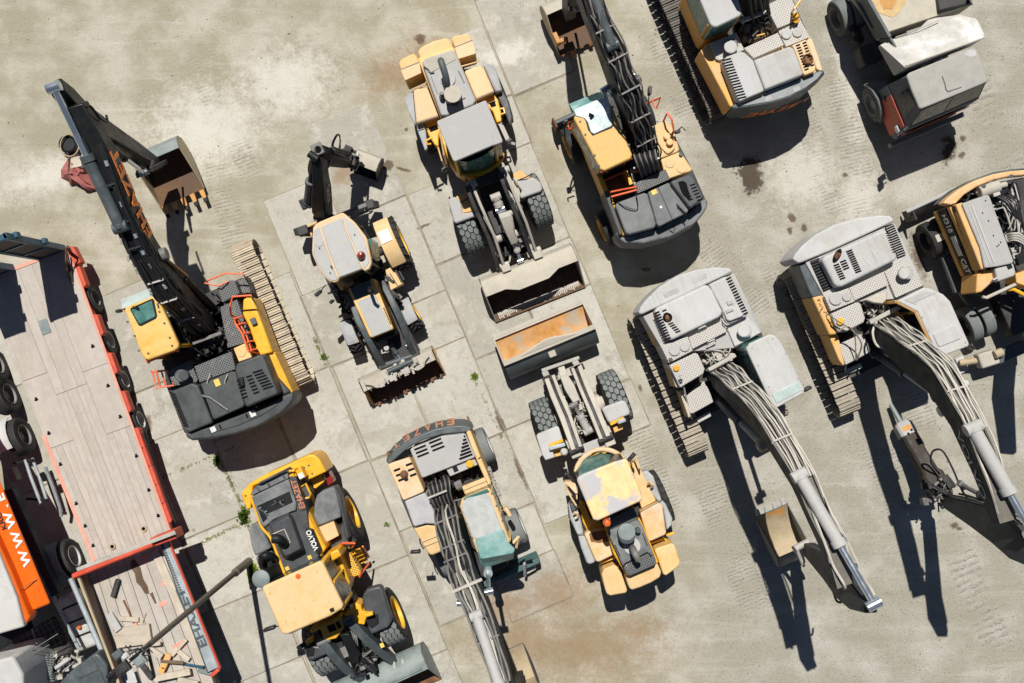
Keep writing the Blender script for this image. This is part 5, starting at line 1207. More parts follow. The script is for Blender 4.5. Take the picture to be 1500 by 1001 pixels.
 t.slab('side_deck', B, sl_, 1.5,1.1, M['yellow'],.03); t.slab('side_deck', B, [(440,160),(470,150),(560,330),(590,392),(500,440),(470,340)],1.6,1.1, M['yellow_roof'],.03)
 t.slab('antislip_plate', B, [(178,590),(280,568),(296,640),(236,650),(190,640)],1.81,1.79, M['rust'],.003)
 t.part('rear_step', MB().tube([B(250,772,1.5), B(340,736,1.5)],.03,6).tube([B(556,650,1.4), B(640,620,1.4), B(652,640,1.4)],.03,6).bar(B(650,600,1.3), B(698,586,1.3),.06,.03), M['yellow'])
 # cab
 roof = [(104,268),(112,246),(150,226),(340,152),(400,136),(414,142),(508,372),(500,394),(440,420),(236,514),(206,510)]
 t.slab('cab_base', B, [(112,250),(150,150),(230,100),(320,92),(376,130),(430,160),(500,370),(230,500)],1.8,.9, M['yellow'],.04)
 P = B.poly(roof, 3.28); c = sum(P, V()) / len(P)
 t.part('cab_window', MB().loft([[V((c.x + (p.x - c.x) * .93, c.y + (p.y - c.y) * .93,3.2)) for p in P], [V((c.x + (p.x - c.x) * .96 + d.x * .1, c.y + (p.y - c.y) * .96 + d.y * .1,1.79)) for p in P]]), M['glass'], bevel=.02)
 t.part('windscreen', MB().loft([[B(118,236,3.2), B(190,208,3.2), B(270,176,3.2), B(342,150,3.2)], [B(112,188,2.25), B(160,134,2.25), B(250,96,2.25), B(372,128,2.25)]], caps=False), M['glass_teal'])
 t.part('windscreen_trim', MB().tube(smooth_path([B(100,216,2.25), B(112,172,2.2), B(156,118,2.2), B(235,80,2.2), B(310,84,2.2), B(370,116,2.2), B(384,140,2.25)],5),.065,8), M['yellow_pink'])
 t.part('wiper', MB().tube([B(196,108,2.32), B(220,96,2.4), B(262,90,2.4)],.02,6), M['black'])
 rf = t.slab('cab_roof', B, roof, 3.33,3.18, M['yellow_patchy'],.06, bseg=4)
 t.part('roof_seam', MB().bar(B(130,262,3.332), B(222,490,3.332),.015,.008).bar(B(372,160,3.332), B(462,390,3.332),.015,.008), M['yellow_dusty'], rf)
 t.part('beacon', MB().lathe(B(286,520,3.1), UP, [(0,.10),(.12,.10),(.22,.07),(.24,0)],18), M['beacon'])
 t.part('beacon_base', MB().cyl(B(282,500,2.9), B(282,500,3.1),.10), M['steel_pale'])
 mirror(t, B(100,290,2.6), B(64,248,2.5), sz=(.3,.2)); mirror(t, B(420,150,2.7), B(438,124,2.6), sz=(.26,.2))
 for pts in ([(40,290,1.6),(44,330,1.9),(100,420,1.9),(108,430,1.6)], [(444,120,1.7),(462,120,2.0),(490,190,2.0),(486,200,1.7)], [(96,352,2.2),(112,350,2.2),(116,420,2.0)]):
  rail(t, B, pts, .025, M['yellow_pink'] if pts[0][0] != 96 else M['black'])
 t.slab('battery_box', B, [(60,412),(90,400),(104,446),(76,462)],1.75,1.3, M['slate'],.03); t.part('lamp_guard', MB().tube([B(84,470,1.8), B(92,460,1.85), B(110,466,1.85), B(108,490,1.8), B(92,496,1.8)],.03,7), M['yellow_pink'])
 t.slab('front_step', B, [(30,276),(96,274),(120,380),(100,388),(56,330)],1.5,1.1, M['yellow_pink'],.02)
 t.part('lamp_guard', MB().tube([B(538,290,1.75), B(552,276,1.85), B(570,292,1.85), B(560,308,1.75)],.035,7), M['yellow_pink'])
 # lift arms
 for pts in (((340,490),(384,610),(440,740),(502,918)),((540,412),(590,540),(650,680),(714,836))):
  a = [A(*p, z) for p, z in zip(pts, (.75,1.25,1.75,1.95))]
  am = Arm([(a[0],.12,.06),(a[1],.18,.07),(a[2],.20,.07),(a[3],.15,.06)]); o = t.part('lift_arm', am.mesh(), M['beige_dust'], bevel=.015)
  sg = 1 if pts[0][0] < 400 else -1
  sdv = am.side
  ins = V((.917,.38,0)) * sg
  t.part('lift_arm_inner', Arm([(p + ins * .20, x, .045) for p, x in zip(a, (.12,.18,.2,.15))]).mesh(), M['beige_dust'], o, .01)
  t.part('lift_arm_gap', Arm([(p + ins * .10 - UP * .05, x * .8,.05) for p, x in zip(a, (.12,.18,.2,.15))]).mesh(), M['black_dusty'], o)
  [t.part('pivot_pin', MB().cyl(p - ins * .12, p + ins * .28,.09, n=14), M['black_dusty'], o, .01) for p in (a[0], a[3])]
 t.part('tower_cross_plate', MB().bar(A(488,944,1.75), A(748,846,1.75),.3,.12), M['roof_grey'], bevel=.02)
 for q in ((500,900),(705,830)): t.part('tower_plate', MB().box(A(*q, 1.65), d * .25, rt * .14, UP * .25), M['beige_dust'], bevel=.02)
 t.part('tilt_rod', Arm([(A(425,410,.85),.08,.09),(A(450,490,1.1),.09,.10)]).mesh(), M['beige_dust'], bevel=.015)
 t.part('tilt_lever', Arm([(A(445,470,1.3),.10,.10),(A(480,540,1.55),.15,.14),(A(520,620,1.6),.12,.10)]).mesh(), M['beige_dust'], bevel=.02)
 ram(t, A(590,800,1.5), A(505,640,1.65),.10,.6, M['roof_grey'], M['steel_dark'])
 for s in (0,1): ram(t, (A(470,690,1.15), A(600,640,1.15))[s],(A(418,530,.95), A(520,500,.95))[s],.07,.6, M['beige_dust'], M['steel_dark'])
 t.part('lamp_dome', MB().ball(A(444,928,1.75),.11), M['roof_white'])
 clutter(t, A, [(430,640),(600,580),(680,800),(520,860)],.7,1.45,60,('steel_pale', 'black_dusty', 'beige_dust'),41,14, False)
 t.part('coupler_bar', MB().bar(A(306,430,.95), A(536,350,.95),.09,.12).bar(A(312,455,.9), A(348,440,.9),.14,.2).bar(A(498,392,.9), A(530,372,.9),.14,.2), M['steel_pale'], bevel=.012)
 for gp, yp, y2 in (([(274,832),(284,818),(400,770),(412,776),(436,850),(354,880),(390,960),(330,980),(308,940)], [(350,878),(436,848),(440,866),(356,898)], [(376,926),(430,906),(440,946),(390,960)]),
                       ([(672,662),(686,654),(800,614),(822,620),(846,676),(846,700),(800,716),(730,750),(712,746)], [(722,748),(808,712),(812,726),(730,768)], [(742,780),(800,758),(806,788),(752,812)])):
  f1 = t.slab('front_fender', A, gp, 1.62,1.4, M['roof_white'],.05, bseg=3)
  t.slab('fender_step', A, yp, 1.63,1.3, M['yellow'],.01, parent=f1); t.slab('fender_step', A, y2,1.45,1.2, M['orange_dusty'],.02, parent=f1)
 for a_, b_ in (((352,908),(450,880)),((770,748),(820,730))): t.part('headlight', MB().bar(A(*a_, 1.7), A(*b_, 1.7),.1,.1), M['galv'], bevel=.02)
 # bucket
 O = A(350,285,.55)
 bk = bucket(t, O, d, 2.66, [(.10,.64),(-.12,.50),(-.34,.27),(-.43,.02),(-.30,-.18),(.02,-.25),(.42,-.16),(.84,.05)],(M['gunmetal'], M['bucket_orange'], M['bucket_beige']),0,.03)
 lip = MB(); lip.bar(O + d * .80 + UP * .08 - rt * 1.32, O + d * .80 + UP * .08 + rt * 1.32,.14,.04)
 for i in range(40): lip.box(O + d * .84 + UP * .105 + rt * (-1.28 + 2.56 * i / 39), d * .05, rt * .015, UP * .012)
 t.part('cutting_edge', lip, M['beige_dust'], bk)
 sp = MB(); a, b = O + d * .09 + UP * .65 - rt * .85, O + d * .09 + UP * .65 + rt * .85
 sp.ext([a, a + rt * .75 + d * .16 + UP * .06, b - rt * .75 + d * .16 + UP * .06, b],-d * .04 + UP * .02); t.part('spill_guard', sp, M['bucket_beige'], bk, .01)
 t.part('top_edge', MB().bar(O + d * .05 + UP * .645 - rt * 1.33, O + d * .05 + UP * .645 + rt * 1.33,.14,.03), M['bucket_beige'], bk, .008)
 t.part('lifting_eye', MB().box(O - d * .2 + UP * .47, d * .09, rt * .1, UP * .04), M['bucket_beige'], bk, .02)
old_loader_up()
def new_loader():
 B = FR(340,660,5.005); F = FR(330,650,2.852); A = FR(420,820,5.529)
 d = V((.41,-.912,0)).normalized(); rt = d.cross(UP)
 lf = -rt                                                     # machine left = photo right
 rr = W(455,778,.75); ff = W(521,925,.75); C = (ff + rr) / 2; C.z = 0
 t = T('wheel_loader', 'clean bright yellow wheel loader with yellow rims and a dark ribbed engine hood', 'wheel loader', C, math.atan2(d.y, d.x), 'wheel loaders')
 for c in (ff, rr):
  for sg in (-1,1): wheel(t, c + rt * (1.0 * sg), rt * sg, .76,.56, M['rim_yellow'], M['rubber_dusty'] if c is ff else M['rubber'], dish=.30, rimr=.60)
  t.part('axle', MB().cyl(c - rt * .9, c + rt * .9,.17, n=14).cyl(c - rt * .3, c + rt * .3,.28, n=16), M['black'], bevel=.02)
 t.part('rear_frame', MB().box(rr + UP * .15 + d * .15, d * 1.6, rt * .5, UP * .35), M['black'], bevel=.03)
 t.part('front_frame', MB().box(ff + UP * .1 - d * .2, d * .9, rt * .4, UP * .32), M['black'], bevel=.03)
 cwm = t.slab('counterweight', B, [(74,352),(66,312),(128,242),(250,172),(420,96),(558,32),(600,30),(636,58),(692,156),(560,218),(500,130),(420,142),(150,262),(138,428),(106,434)],1.85,.75, M['yellow'],.04, bseg=3)
 bolts(t, [B(*q, 1.85) for q in ((530,126),(562,110),(556,186),(588,170),(100,332))],.025, M['slate'], cwm)
 t.slab('hood_body', B, [(130,336),(180,258),(410,150),(450,130),(510,290),(560,440),(690,720),(640,790),(420,900),(390,905),(290,660)],2.1,1.0, M['yellow'],.05)
 t.slab('tail_lamp_niche', B, [(568,218),(664,166),(676,230),(612,282),(596,276)],1.45,1.0, M['yellow'],.02)
 t.slab('tail_lamp', B, [(668,168),(706,158),(742,220),(736,240),(700,262),(690,210)],1.5,1.1, M['beacon_red'],.02)
 t.slab('lamp_housing', B, [(462,150),(500,118),(540,196),(498,220)],2.16,1.6, M['yellow'],.02); t.part('work_lamp', MB().box(B(506,185,2.17), d * .07, rt * .07, UP * .015), M['sticker'])
 # hood
 hd = t.slab('hood_rear', B, [(134,326),(146,296),(184,254),(396,152),(408,170),(414,204),(140,334)],2.30,1.4, M['charcoal_dusty'],.03)
 for a, b in (((172,262),(204,300)),((250,226),(276,262)),((366,172),(386,204))): t.part('hood_rib', MB().bar(B(*a, 2.31), B(*b, 2.31),.05,.03), M['charcoal'], hd, .01)
 t.part('rear_rail', MB().tube([B(196,250,2.3), B(210,236,2.42), B(428,126,2.42), B(436,136,2.3)],.03,7), M['charcoal'], hd)
 gl = t.slab('hood_grille', B, [(142,340),(412,210),(470,388),(470,440),(428,454),(300,510),(262,545),(236,566),(208,544)],2.36,1.4, M['charcoal_dusty'],.03)
 t.slab('grille_mesh', B, [(182,408),(420,300),(446,380),(340,430),(246,470),(260,498),(226,530),(206,480)],2.365,2.35, M['black'],.0, parent=gl)
 rnd_ = random.Random(8)
 for i in range(6):
  a = (rnd_.uniform(200,420),0); y = 408 - (a[0] - 182) * .45 + rnd_.uniform(8,70)
  t.part('engine_part', MB().tube(smooth_path([B(a[0], y, 2.37), B(a[0] + rnd_.uniform(-20,20), y + 14,2.39), B(a[0] + rnd_.uniform(-24,30), y + 34,2.37)],4), rnd_.uniform(.015,.03),6), M[rnd_.choice(['charcoal', 'black', 'slate'])], gl)
 sides = t.slab('hood_shoulder', B, [(416,200),(426,192),(462,196),(504,310),(546,432),(552,470),(560,560),(640,770),(620,800),(400,906),(388,900),(330,760),(290,660),(272,600),(240,572),(300,512),(470,444),(474,390)],2.28,1.4, M['charcoal'],.03)
 t.slab('side_panel', B, [(408,172),(418,150),(444,158),(506,290),(548,440),(600,560),(690,714),(646,790),(560,566),(502,446),(460,330)],2.18,1.3, M['yellow'],.04)
 t.slab('panel_strip', B, [(430,206),(464,196),(546,432),(508,446)],2.315,2.1, M['charcoal'],.01)
 a, b = B(510,425,2.32), B(440,218,2.32)
 text_mesh('EHAZET', b - a, UP.cross(b - a), a + (b - a).normalized().cross(UP) * .10,.15, M['txt_dull'], t, length=(b - a).length, bold=.02)
 t.slab('panel_strip', B, [(536,566),(592,584),(656,736),(626,766)],2.315,2.1, M['black'],.01)
 a, b = B(630,728,2.318), B(566,582,2.318)
 text_mesh('VOLVO', b - a, UP.cross(b - a), a + (b - a).normalized().cross(UP) * .03,.14, M['white'], t, length=(b - a).length, bold=.03)
 top = [(285,560),(408,480),(430,500),(508,720),(404,775),(380,770)]
 bot = [(262,528),(416,446),(448,478),(540,742),(398,812),(372,792)]
 rb = t.part('engine_cover', loft2(B, top, 2.72, bot, 2.2), M['charcoal'], bevel=.03)
 t.part('exhaust_frame', MB().tube([B(300,614,2.74), B(384,578,2.74), B(428,676,2.74), B(340,700,2.74)],.02,6), M['steel_pale'], rb)
 t.part('exhaust_pipe', MB().tube(smooth_path([B(380,690,2.68), B(370,670,2.9), B(340,650,3.05), B(298,648,3.05)],6),.12,16), M['black'], rb)
 t.part('hood_trim', MB().tube(smooth_path([B(140,350,2.3), B(180,460,2.3), B(215,560,2.3), B(280,640,2.3), B(330,760,2.3), B(385,905,2.3)],4),.035,8), M['yellow'])
 for q in ((568,784),(404,866)): t.part('sticker', MB().box(B(*q, 2.285), d * .05, rt * .05, UP * .004), M['sticker_y'])
 t.slab('side_vent', B, [(505,270),(536,240),(574,330),(540,350)],2.0,1.4, M['charcoal'],.02); t.part('vent_frame', MB().tube([B(504,270,2.02), B(540,244,2.05), B(576,318,2.05), B(566,344,2.0), B(536,352,2.0)],.03,6), M['yellow'])
 # fenders
 f1 = t.slab('rear_fender', B, [(596,480),(604,380),(620,330),(660,296),(736,266),(756,280),(790,420),(800,490),(632,556)],1.85,1.5, M['charcoal_dusty'],.06, bseg=4)
 t.slab('fender_edge', B, [(738,266),(760,272),(792,330),(830,500),(862,640),(830,660),(806,500),(780,400)],1.80,1.3, M['fender_dark'],.05, parent=f1, bseg=3)
 t.slab('fender_front', B, [(800,494),(840,560),(900,670),(890,690),(780,740),(690,722),(676,690),(784,640)],1.5,1.0, M['fender_dark'],.05, parent=f1, bseg=3)
 t.slab('fender_step', B, [(632,562),(742,510),(784,626),(688,676)],1.82,1.3, M['yellow_roof'],.02, parent=f1)
 t.part('fender_seam', MB().bar(B(630,556,1.86), B(802,486,1.86),.015,.012), M['black'], f1)
 t.slab('rear_fender', B, [(120,590),(140,550),(184,520),(230,600),(290,716),(168,780),(140,700)],1.78,1.3, M['charcoal_dusty'],.06, bseg=4)
 t.slab('rear_fender', B, [(170,784),(286,724),(300,760),(270,800),(190,850)],1.6,1.2, M['charcoal_dusty'],.05, bseg=3)
 # left side intake
 t.part('intake_elbow', MB().tube(smooth_path([B(230,850,2.3), B(222,800,2.6), B(240,772,2.75), B(290,780,2.6), B(310,800,2.3)],6),.11,14), M['black'])
 pc = t.part('precleaner', MB().cyl(B(318,890,2.25), B(222,936,2.75),.20, n=26), M['black'], bevel=.02)
 t.part('precleaner_lid', MB().lathe(B(216,940,2.78),(B(216,940,2.78) - B(318,890,2.25)).normalized() * .4 + UP, [(0,.23),(.05,.23),(.09,.16),(.10,0)],28), M['bucket_teal'], pc)
 # cab
 roof = [(152,606),(160,596),(392,492),(406,494),(492,672),(490,690),(440,722),(262,798),(240,800),(230,788)]
 t.slab('cab_base', F, [(200,620),(400,520),(432,470),(470,450),(520,580),(512,620),(490,680),(330,760),(250,770)],1.9,.95, M['yellow'],.05)
 P = F.poly(roof, 3.3); c = sum(P, V()) / len(P)
 t.part('cab_window', MB().loft([[V((c.x + (p.x - c.x) * .95, c.y + (p.y - c.y) * .95,3.24)) for p in P], [V((c.x + (p.x - c.x) * .97, c.y + (p.y - c.y) * .97,1.89)) for p in P]]), M['glass'], bevel=.02)
 for i in (3,5):
  q = P[i]; q0 = V((c.x + (q.x - c.x) * .96, c.y + (q.y - c.y) * .96,3.25)); t.part('cab_pillar', MB().bar(V((q0.x, q0.y, 1.9)), q0,.11,.11), M['yellow'], bevel=.02)
 mq = (P[3] + P[4]) / 2; t.part('door_frame', MB().bar(V((mq.x, mq.y, 1.9)), mq - UP * .1,.06,.06), M['yellow'])
 rf = t.slab('cab_roof', F, roof, 3.36,3.22, M['yellow_roof'],.06, bseg=4)
 bolts(t, [F(*q, 3.36) for q in ((186,624),(382,534),(252,740),(430,660),(366,650),(288,686))],.03, M['yellow_dusty'], rf)
 t.part('roof_lamp', MB().box(F(446,694,3.37), d * .04, rt * .05, UP * .03), M['black'], rf)
 t.part('front_lip', MB().bar(F(268,792,3.25), F(430,716,3.25),.05,.05), M['galv'], rf)
 t.part('beacon', MB().lathe(F(310,548,3.2), UP, [(0,.09),(.1,.09),(.18,.06),(.19,0)],16), M['beacon'], rf); t.part('beacon_bracket', MB().box(F(322,560,3.16), d * .12, rt * .05, UP * .03).box(F(322,556,3.0), d * .05, rt * .05, UP * .16), M['yellow'], rf)
 t.slab('cab_shoulder', F, [(394,480),(470,440),(486,470),(412,512)],2.4,1.2, M['yellow'],.04); t.slab('cab_shoulder', F, [(220,578),(310,520),(330,530),(230,590)],2.5,1.5, M['yellow'],.03)
 st_ = t.slab('antislip_step', F, [(484,474),(520,456),(566,536),(560,552),(520,560)],1.35,1.0, M['plate_yellow'],.02)
 for k in range(4): t.part('ladder_rung', MB().bar(F(520 + 8 * k, 462 + 14 * k, 1.2 - .22 * k), F(566 + 8 * k, 442 + 14 * k, 1.2 - .22 * k),.10,.03), M['yellow'])
 t.part('ladder_side', MB().tube([F(574,430,1.3), F(600,474,.5)],.03,6).tube([F(566,540,1.35), F(560,556,1.3), F(600,500,.6)],.03,6), M['rail_orange'])
 rail(t, F, [(476,430,1.7),(490,416,1.9),(540,416,1.8),(530,434,1.6)],.03, M['rail_orange']); rail(t, F, [(480,424,1.6),(512,414,1.8),(518,436,1.6)],.03, M['yellow'])
 mirror(t, F(235,760,2.8), F(186,772,2.7), sz=(.3,.22)); mirror(t, F(484,690,2.6), F(512,680,2.4), sz=(.24,.2))
 # front end
 t.slab('front_tower', A, [(182,572),(200,560),(330,502),(420,452),(440,460),(462,560),(400,640),(330,656),(300,640),(270,560),(200,600)],1.85,1.2, M['yellow'],.03)
 t.slab('front_tower', A, [(456,448),(520,380),(560,350),(600,372),(612,420),(690,424),(698,452),(640,480),(630,530),(570,520),(500,470)],1.8,1.2, M['yellow'],.03)
 t.slab('lamp_bracket', A, [(150,664),(210,636),(220,660),(150,700)],1.8,1.5, M['yellow'],.02); t.part('headlight', MB().bar(A(88,722,1.8), A(150,680,1.8),.12,.12), M['black'], bevel=.02)
 t.part('headlight', MB().bar(A(630,450,1.95), A(700,430,1.95),.1,.12), M['yellow'], bevel=.02)
 for k, (x, y) in enumerate(((380,550),(420,530),(350,560))): t.part('tower_notch', MB().box(A(x, y, 1.86), d * .09, rt * .05, UP * .004), M['void'])
 for gp, lp in (([(610,310),(620,280),(650,240),(750,212),(772,230),(800,320),(850,480),(846,510),(820,550),(684,610),(660,560),(646,500)], [(636,480),(740,440),(748,520),(690,560),(664,540)]),
                   ([(130,700),(146,660),(220,700),(300,700),(330,750),(320,770),(210,818),(180,816),(160,800)], [(150,720),(200,700),(230,720),(220,780),(170,790)])):
  f1 = t.slab('front_fender', A, gp, 1.72,1.4, M['charcoal'],.06, bseg=4); t.slab('fender_recess', A, lp, 1.724,1.7, M['black'],.0, parent=f1)
 for pts, z_ in ((((500,480),(620,590),(730,700),(860,810)),(1.75,1.65,1.3,.8)),(((300,660),(390,760),(470,850),(620,960)),(1.75,1.65,1.3,.8))):
  a = [A(*p, z) for p, z in zip(pts, z_)]
  t.part('lift_arm', Arm([(a[0],.16,.11),(a[1],.24,.11),(a[2],.22,.11),(a[3],.15,.10)]).mesh(), M['slate'], bevel=.02)
  t.part('pivot_pin', MB().cyl(a[0] - rt * .18, a[0] + rt * .18,.1, n=16), M['steel_dark'], bevel=.01)
 c_ = A(772,694,1.62); t.part('sticker', MB().box(c_, d * .06, rt * .05, UP * .004), M['sticker_y'])
 for p, q in (((480,620),(620,830)),((380,690),(500,880)),((560,600),(700,760))): ram(t, A(*p, 1.3), A(*q, .95),.08,.6, M['slate'], M['chrome'])
 t.part('tilt_lever', Arm([(A(470,590,1.8),.1,.12),(A(540,720,1.7),.14,.14),(A(560,860,1.1),.1,.1)]).mesh(), M['black'], bevel=.02)
 t.part('coiled_hose', MB().cyl(A(480,850,1.2), A(540,850,1.2),.12, n=14), M['steel_dark'], bevel=.02)
 clutter(t, A, [(300,560),(480,480),(760,900),(560,1000)],.8,1.4,90,('black', 'steel_dark', 'hose'),51,30, False)
 for k in range(6): t.part('hose', MB().tube(smooth_path([A(500 + 10 * k, 560,1.6), A(540 + 6 * k, 660,1.75), A(520 + 14 * k, 780,1.4), A(560 + 22 * k, 900,1.0)],6),.024,6), M['hose_grey'] if k % 2 else M['hose'])
 for q in ((870,800),(900,880),(940,800)): t.part('bucket_ear', MB().bar(A(q[0], q[1],.85), A(q[0] + 10, q[1] + 80,.9),.05,.22), M['steel_pale'], bevel=.01)
 # bucket
 O = W(560,990,.5) + d * .15
 bk = bucket(t, O, d, 2.75, [(.05,.54),(-.18,.57),(-.42,.44),(-.56,.12),(-.50,-.22),(-.28,-.42),(.1,-.46),(.72,-.44)],(M['bucket_teal'], M['rust'], M['bucket_teal']),0,.035)
 t.part('stiffener', MB().bar(O + UP * .585 + rt * .2 - d * .05, O + UP * .585 - rt * 1.2 - d * .05,.06,.02), M['bucket_teal'], bk)
new_loader()
# ================================================================ wheeled excavators
def wheeled_upper():
 F = FR(780,0,2.636)
 d = V((-.41,.912,0)).normalized(); rt = d.cross(UP)
 lf = W(842,211,.5); lr = W(893,333,.5)                     # left wheels
 C = (lf + lr) / 2 + rt * 1.0; C.z = 0
 t = T('wheeled_excavator', 'yellow wheeled excavator with a slate hood, orange railings and hose covered arm', 'excavator', C, math.atan2(d.y, d.x), 'wheeled excavators')
 for c in (lf, lr):
  for k, sg in ((0,-1),(2.0,1)): wheel(t, c + rt * k, rt * sg, .50,.5, M['rim_yellow'], M['rubber'], kind='road', rimr=.62)
  t.part('axle', MB().cyl(c + rt * .2, c + rt * 1.8,.13, n=14), M['black_dusty'])
 t.part('chassis', MB().box(C + UP * .75, d * 2.0, rt * .45, UP * .25).cyl(C + UP * .9, C + UP * 1.08,.6, n=24), M['black_dusty'], bevel=.03)
 bl = t.part('dozer_blade', MB().loft([[C + d * x + rt * s + UP * z for x, z in ((1.80,.15),(2.0,.2),(2.07,.5),(2.0,.8),(1.9,.8),(1.85,.5))] for s in (-1.25,1.25)]), M['slate'], bevel=.02)
 t.part('blade_edge', MB().box(C + d * 1.95 - rt * 1.27 + UP * .48, d * .14, rt * .02, UP * .36), M['rust'], bl)
 t.part('blade_arm', MB().bar(C + d * 1.8 - rt * .4 + UP * .6, C + d * 2.2 - rt * .4 + UP * .5,.12,.2).bar(C + d * 1.8 + rt * .4 + UP * .6, C + d * 2.2 + rt * .4 + UP * .5,.12,.2), M['black_dusty'], bevel=.02)
 t.slab('platform', F, [(170,470),(300,420),(440,500),(520,470),(620,660),(668,770),(620,860),(360,920),(320,800),(230,640)],1.3,1.05, M['black_dusty'],.02)
 # rear
 P = F.poly([(322,896),(350,906),(360,910),(480,882),(600,822),(664,768),(676,772),(676,796),(660,826),(620,868),(530,916),(430,940),(356,936),(334,920)],1.95)
 c_ = sum(P, V()) / len(P)
 low = [V((p.x + (p.x - c_.x) * .03, p.y + (p.y - c_.y) * .10 - .03,1.1)) for p in P]
 t.part('counterweight', MB().loft([low, [V((q.x, q.y, 1.6)) for q in low], P]), M['charcoal_dusty'], bevel=.06, bseg=3)
 t.part('sticker', MB().tube(smooth_path([F(540,880,1.96), F(550,868,1.97), F(544,896,1.97), F(530,890,1.97)],5),.012,5), M['txt_black'])
 t.slab('house_side', F, [(170,480),(200,500),(262,660),(318,790),(362,908),(346,910),(300,800),(250,680)],2.05,1.15, M['yellow'],.03)
 t.slab('house_trim', F, [(276,740),(292,735),(350,900),(336,910)],2.1,1.0, M['charcoal'],.02)
 h1 = t.slab('engine_cover', F, [(318,792),(330,782),(432,744),(446,750),(478,862),(474,880),(376,906),(360,902)],2.28,1.2, M['charcoal_dusty'],.04)
 h2 = t.slab('engine_cover', F, [(446,742),(524,706),(538,712),(604,808),(598,822),(490,876),(480,868)],2.30,1.2, M['charcoal_dusty'],.03)
 t.part('cover_rib', MB().bar(F(486,724,2.31), F(540,846,2.31),.03,.02), M['charcoal'], h2)
 t.part('sticker', MB().box(F(496,800,2.305), d * .03, rt * .03, UP * .003), M['sticker'], h2)
 h3 = t.slab('engine_cover', F, [(530,704),(548,694),(604,672),(620,678),(664,756),(660,768),(612,806),(602,800)],2.44,1.2, M['charcoal'],.05, bseg=3)
 t.slab('air_scoop', F, [(562,704),(580,698),(594,706),(612,770),(606,778),(580,752),(570,730)],2.444,2.4, M['void'],.0, parent=h3)
 slots(t, F, (618,714),(646,772),6,(20,-7),.035,2.442, h3); slots(t, F, (594,738),(612,770),4,(14,-5),.03,2.45, h3); slots(t, F, (560,798),(590,828),5,(6,22),.03,2.305, h2)
 t.slab('antislip_plate', F, [(388,712),(514,654),(532,692),(406,748)],2.12,1.3, M['plate_grey'],.01)
 t.part('sticker', MB().box(F(470,742,2.305), d * .06, rt * .07, UP * .003), M['sticker_y'], h2)
 b1 = t.slab('fuel_tank', F, [(444,500),(456,490),(512,468),(526,472),(546,500),(568,578),(560,588),(498,612),(488,606)],2.08,1.2, M['yellow_roof'],.03)
 b2 = t.slab('tool_locker', F, [(496,616),(566,588),(576,592),(618,654),(612,662),(524,692),(514,686)],2.10,1.2, M['yellow_roof'],.03)
 for q, r_ in (((530,630),.13),((576,648),.14)): disc(t, F(*q, 2.1), r_, .02, M['yellow_roof'], 'round_lid', b2, bevel=.008)
 disc(t, F(572,598,2.1),.05,.06, M['slate'], 'filler_cap', b2, bevel=.01)
 for q in ((518,530),(528,552)): disc(t, F(*q, 2.08),.09,.12, M['yellow_dusty'], 'valve_cap', b1, bevel=.02)
 t.part('handle', MB().tube(smooth_path([F(500,570,2.1), F(520,588,2.15), F(545,574,2.15), F(548,548,2.1)],5),.016,6), M['yellow_dusty'], b1)
 t.part('work_lamp', MB().box(F(466,508,2.12), d * .06, rt * .06, UP * .04), M['slate'], b1,.01)
 rail(t, F, [(505,470,2.0),(520,438,2.6),(538,462,2.6),(546,505,2.4),(540,515,2.1)],.025)
 rail(t, F, [(430,405,1.9),(494,378,2.4),(478,420,2.3)],.025); rail(t, F, [(462,384,2.3),(470,416,2.3)],.02)
 mirror(t, F(530,520,2.2), F(560,510,2.3), sz=(.14,.14)); t.part('camera_stalk', MB().tube([F(545,516,2.2), F(578,490,2.4), F(590,505,2.3)],.015,6), M['black'])
 # open rear deck
 t.slab('open_deck', F, [(270,694),(352,660),(398,738),(302,776)],1.5,1.2, M['rust'],.01)
 t.part('deck_fitting', MB().box(F(366,690,1.7), d * .2, rt * .05, UP * .2), M['yellow']); t.part('deck_fitting', MB().bar(F(380,650,2.0), F(400,730,2.0),.06,.06), M['steel_pale'])
 for pts in ([(298,752,1.8),(304,742,2.4),(400,722,2.4),(404,735,2.0)], [(304,770,1.8),(306,760,2.35),(402,734,2.35)], [(270,700,2.0),(352,664,2.0)]): rail(t, F, pts, .026)
 t.part('hose', MB().tube(smooth_path([F(330,782,2.3), F(360,800,2.35), F(405,806,2.35), F(400,750,2.4)],5),.014,6), M['hose'])
 # cab
 roof = [(158,456),(166,446),(290,396),(304,402),(386,598),(380,614),(280,660),(262,656)]
 t.slab('cab_body', F, [(150,468),(292,405),(384,604),(262,664)],2.0,1.15, M['yellow'],.03)
 P = F.poly(roof, 3.1); c = sum(P, V()) / len(P)
 t.part('cab_window', MB().prism([V((c.x + (p.x - c.x) * .965, c.y + (p.y - c.y) * .965,2.95)) for p in P],2.0), M['glass'], bevel=.02)
 e0, e1 = F(170,470,2.9), F(262,652,2.9)
 for f in (.02,.36,.98):
  a = e0.lerp(e1, f); t.part('cab_pillar', MB().bar(V((a.x, a.y, 1.9)), a, .08,.08), M['yellow'], bevel=.01)
 rf = t.slab('cab_roof', F, roof, 3.14,2.95, M['yellow_cab'],.045, bseg=3)
 t.slab('roof_hatch', F, [(196,452),(206,468),(214,500),(232,524),(306,494),(312,486),(296,420),(286,410)],3.16,3.1, M['black'],.01, parent=rf)
 t.slab('hatch_glass', F, [(160,428),(166,420),(284,372),(292,376),(302,424),(308,484),(300,490),(238,518),(226,510),(212,470),(200,456),(168,448)],3.17,3.12, M['glass_pale'],.015, parent=rf)
 t.part('wiper', MB().tube([F(224,458,3.18), F(234,446,3.22), F(218,440,3.22)],.035,6), M['black'], rf)
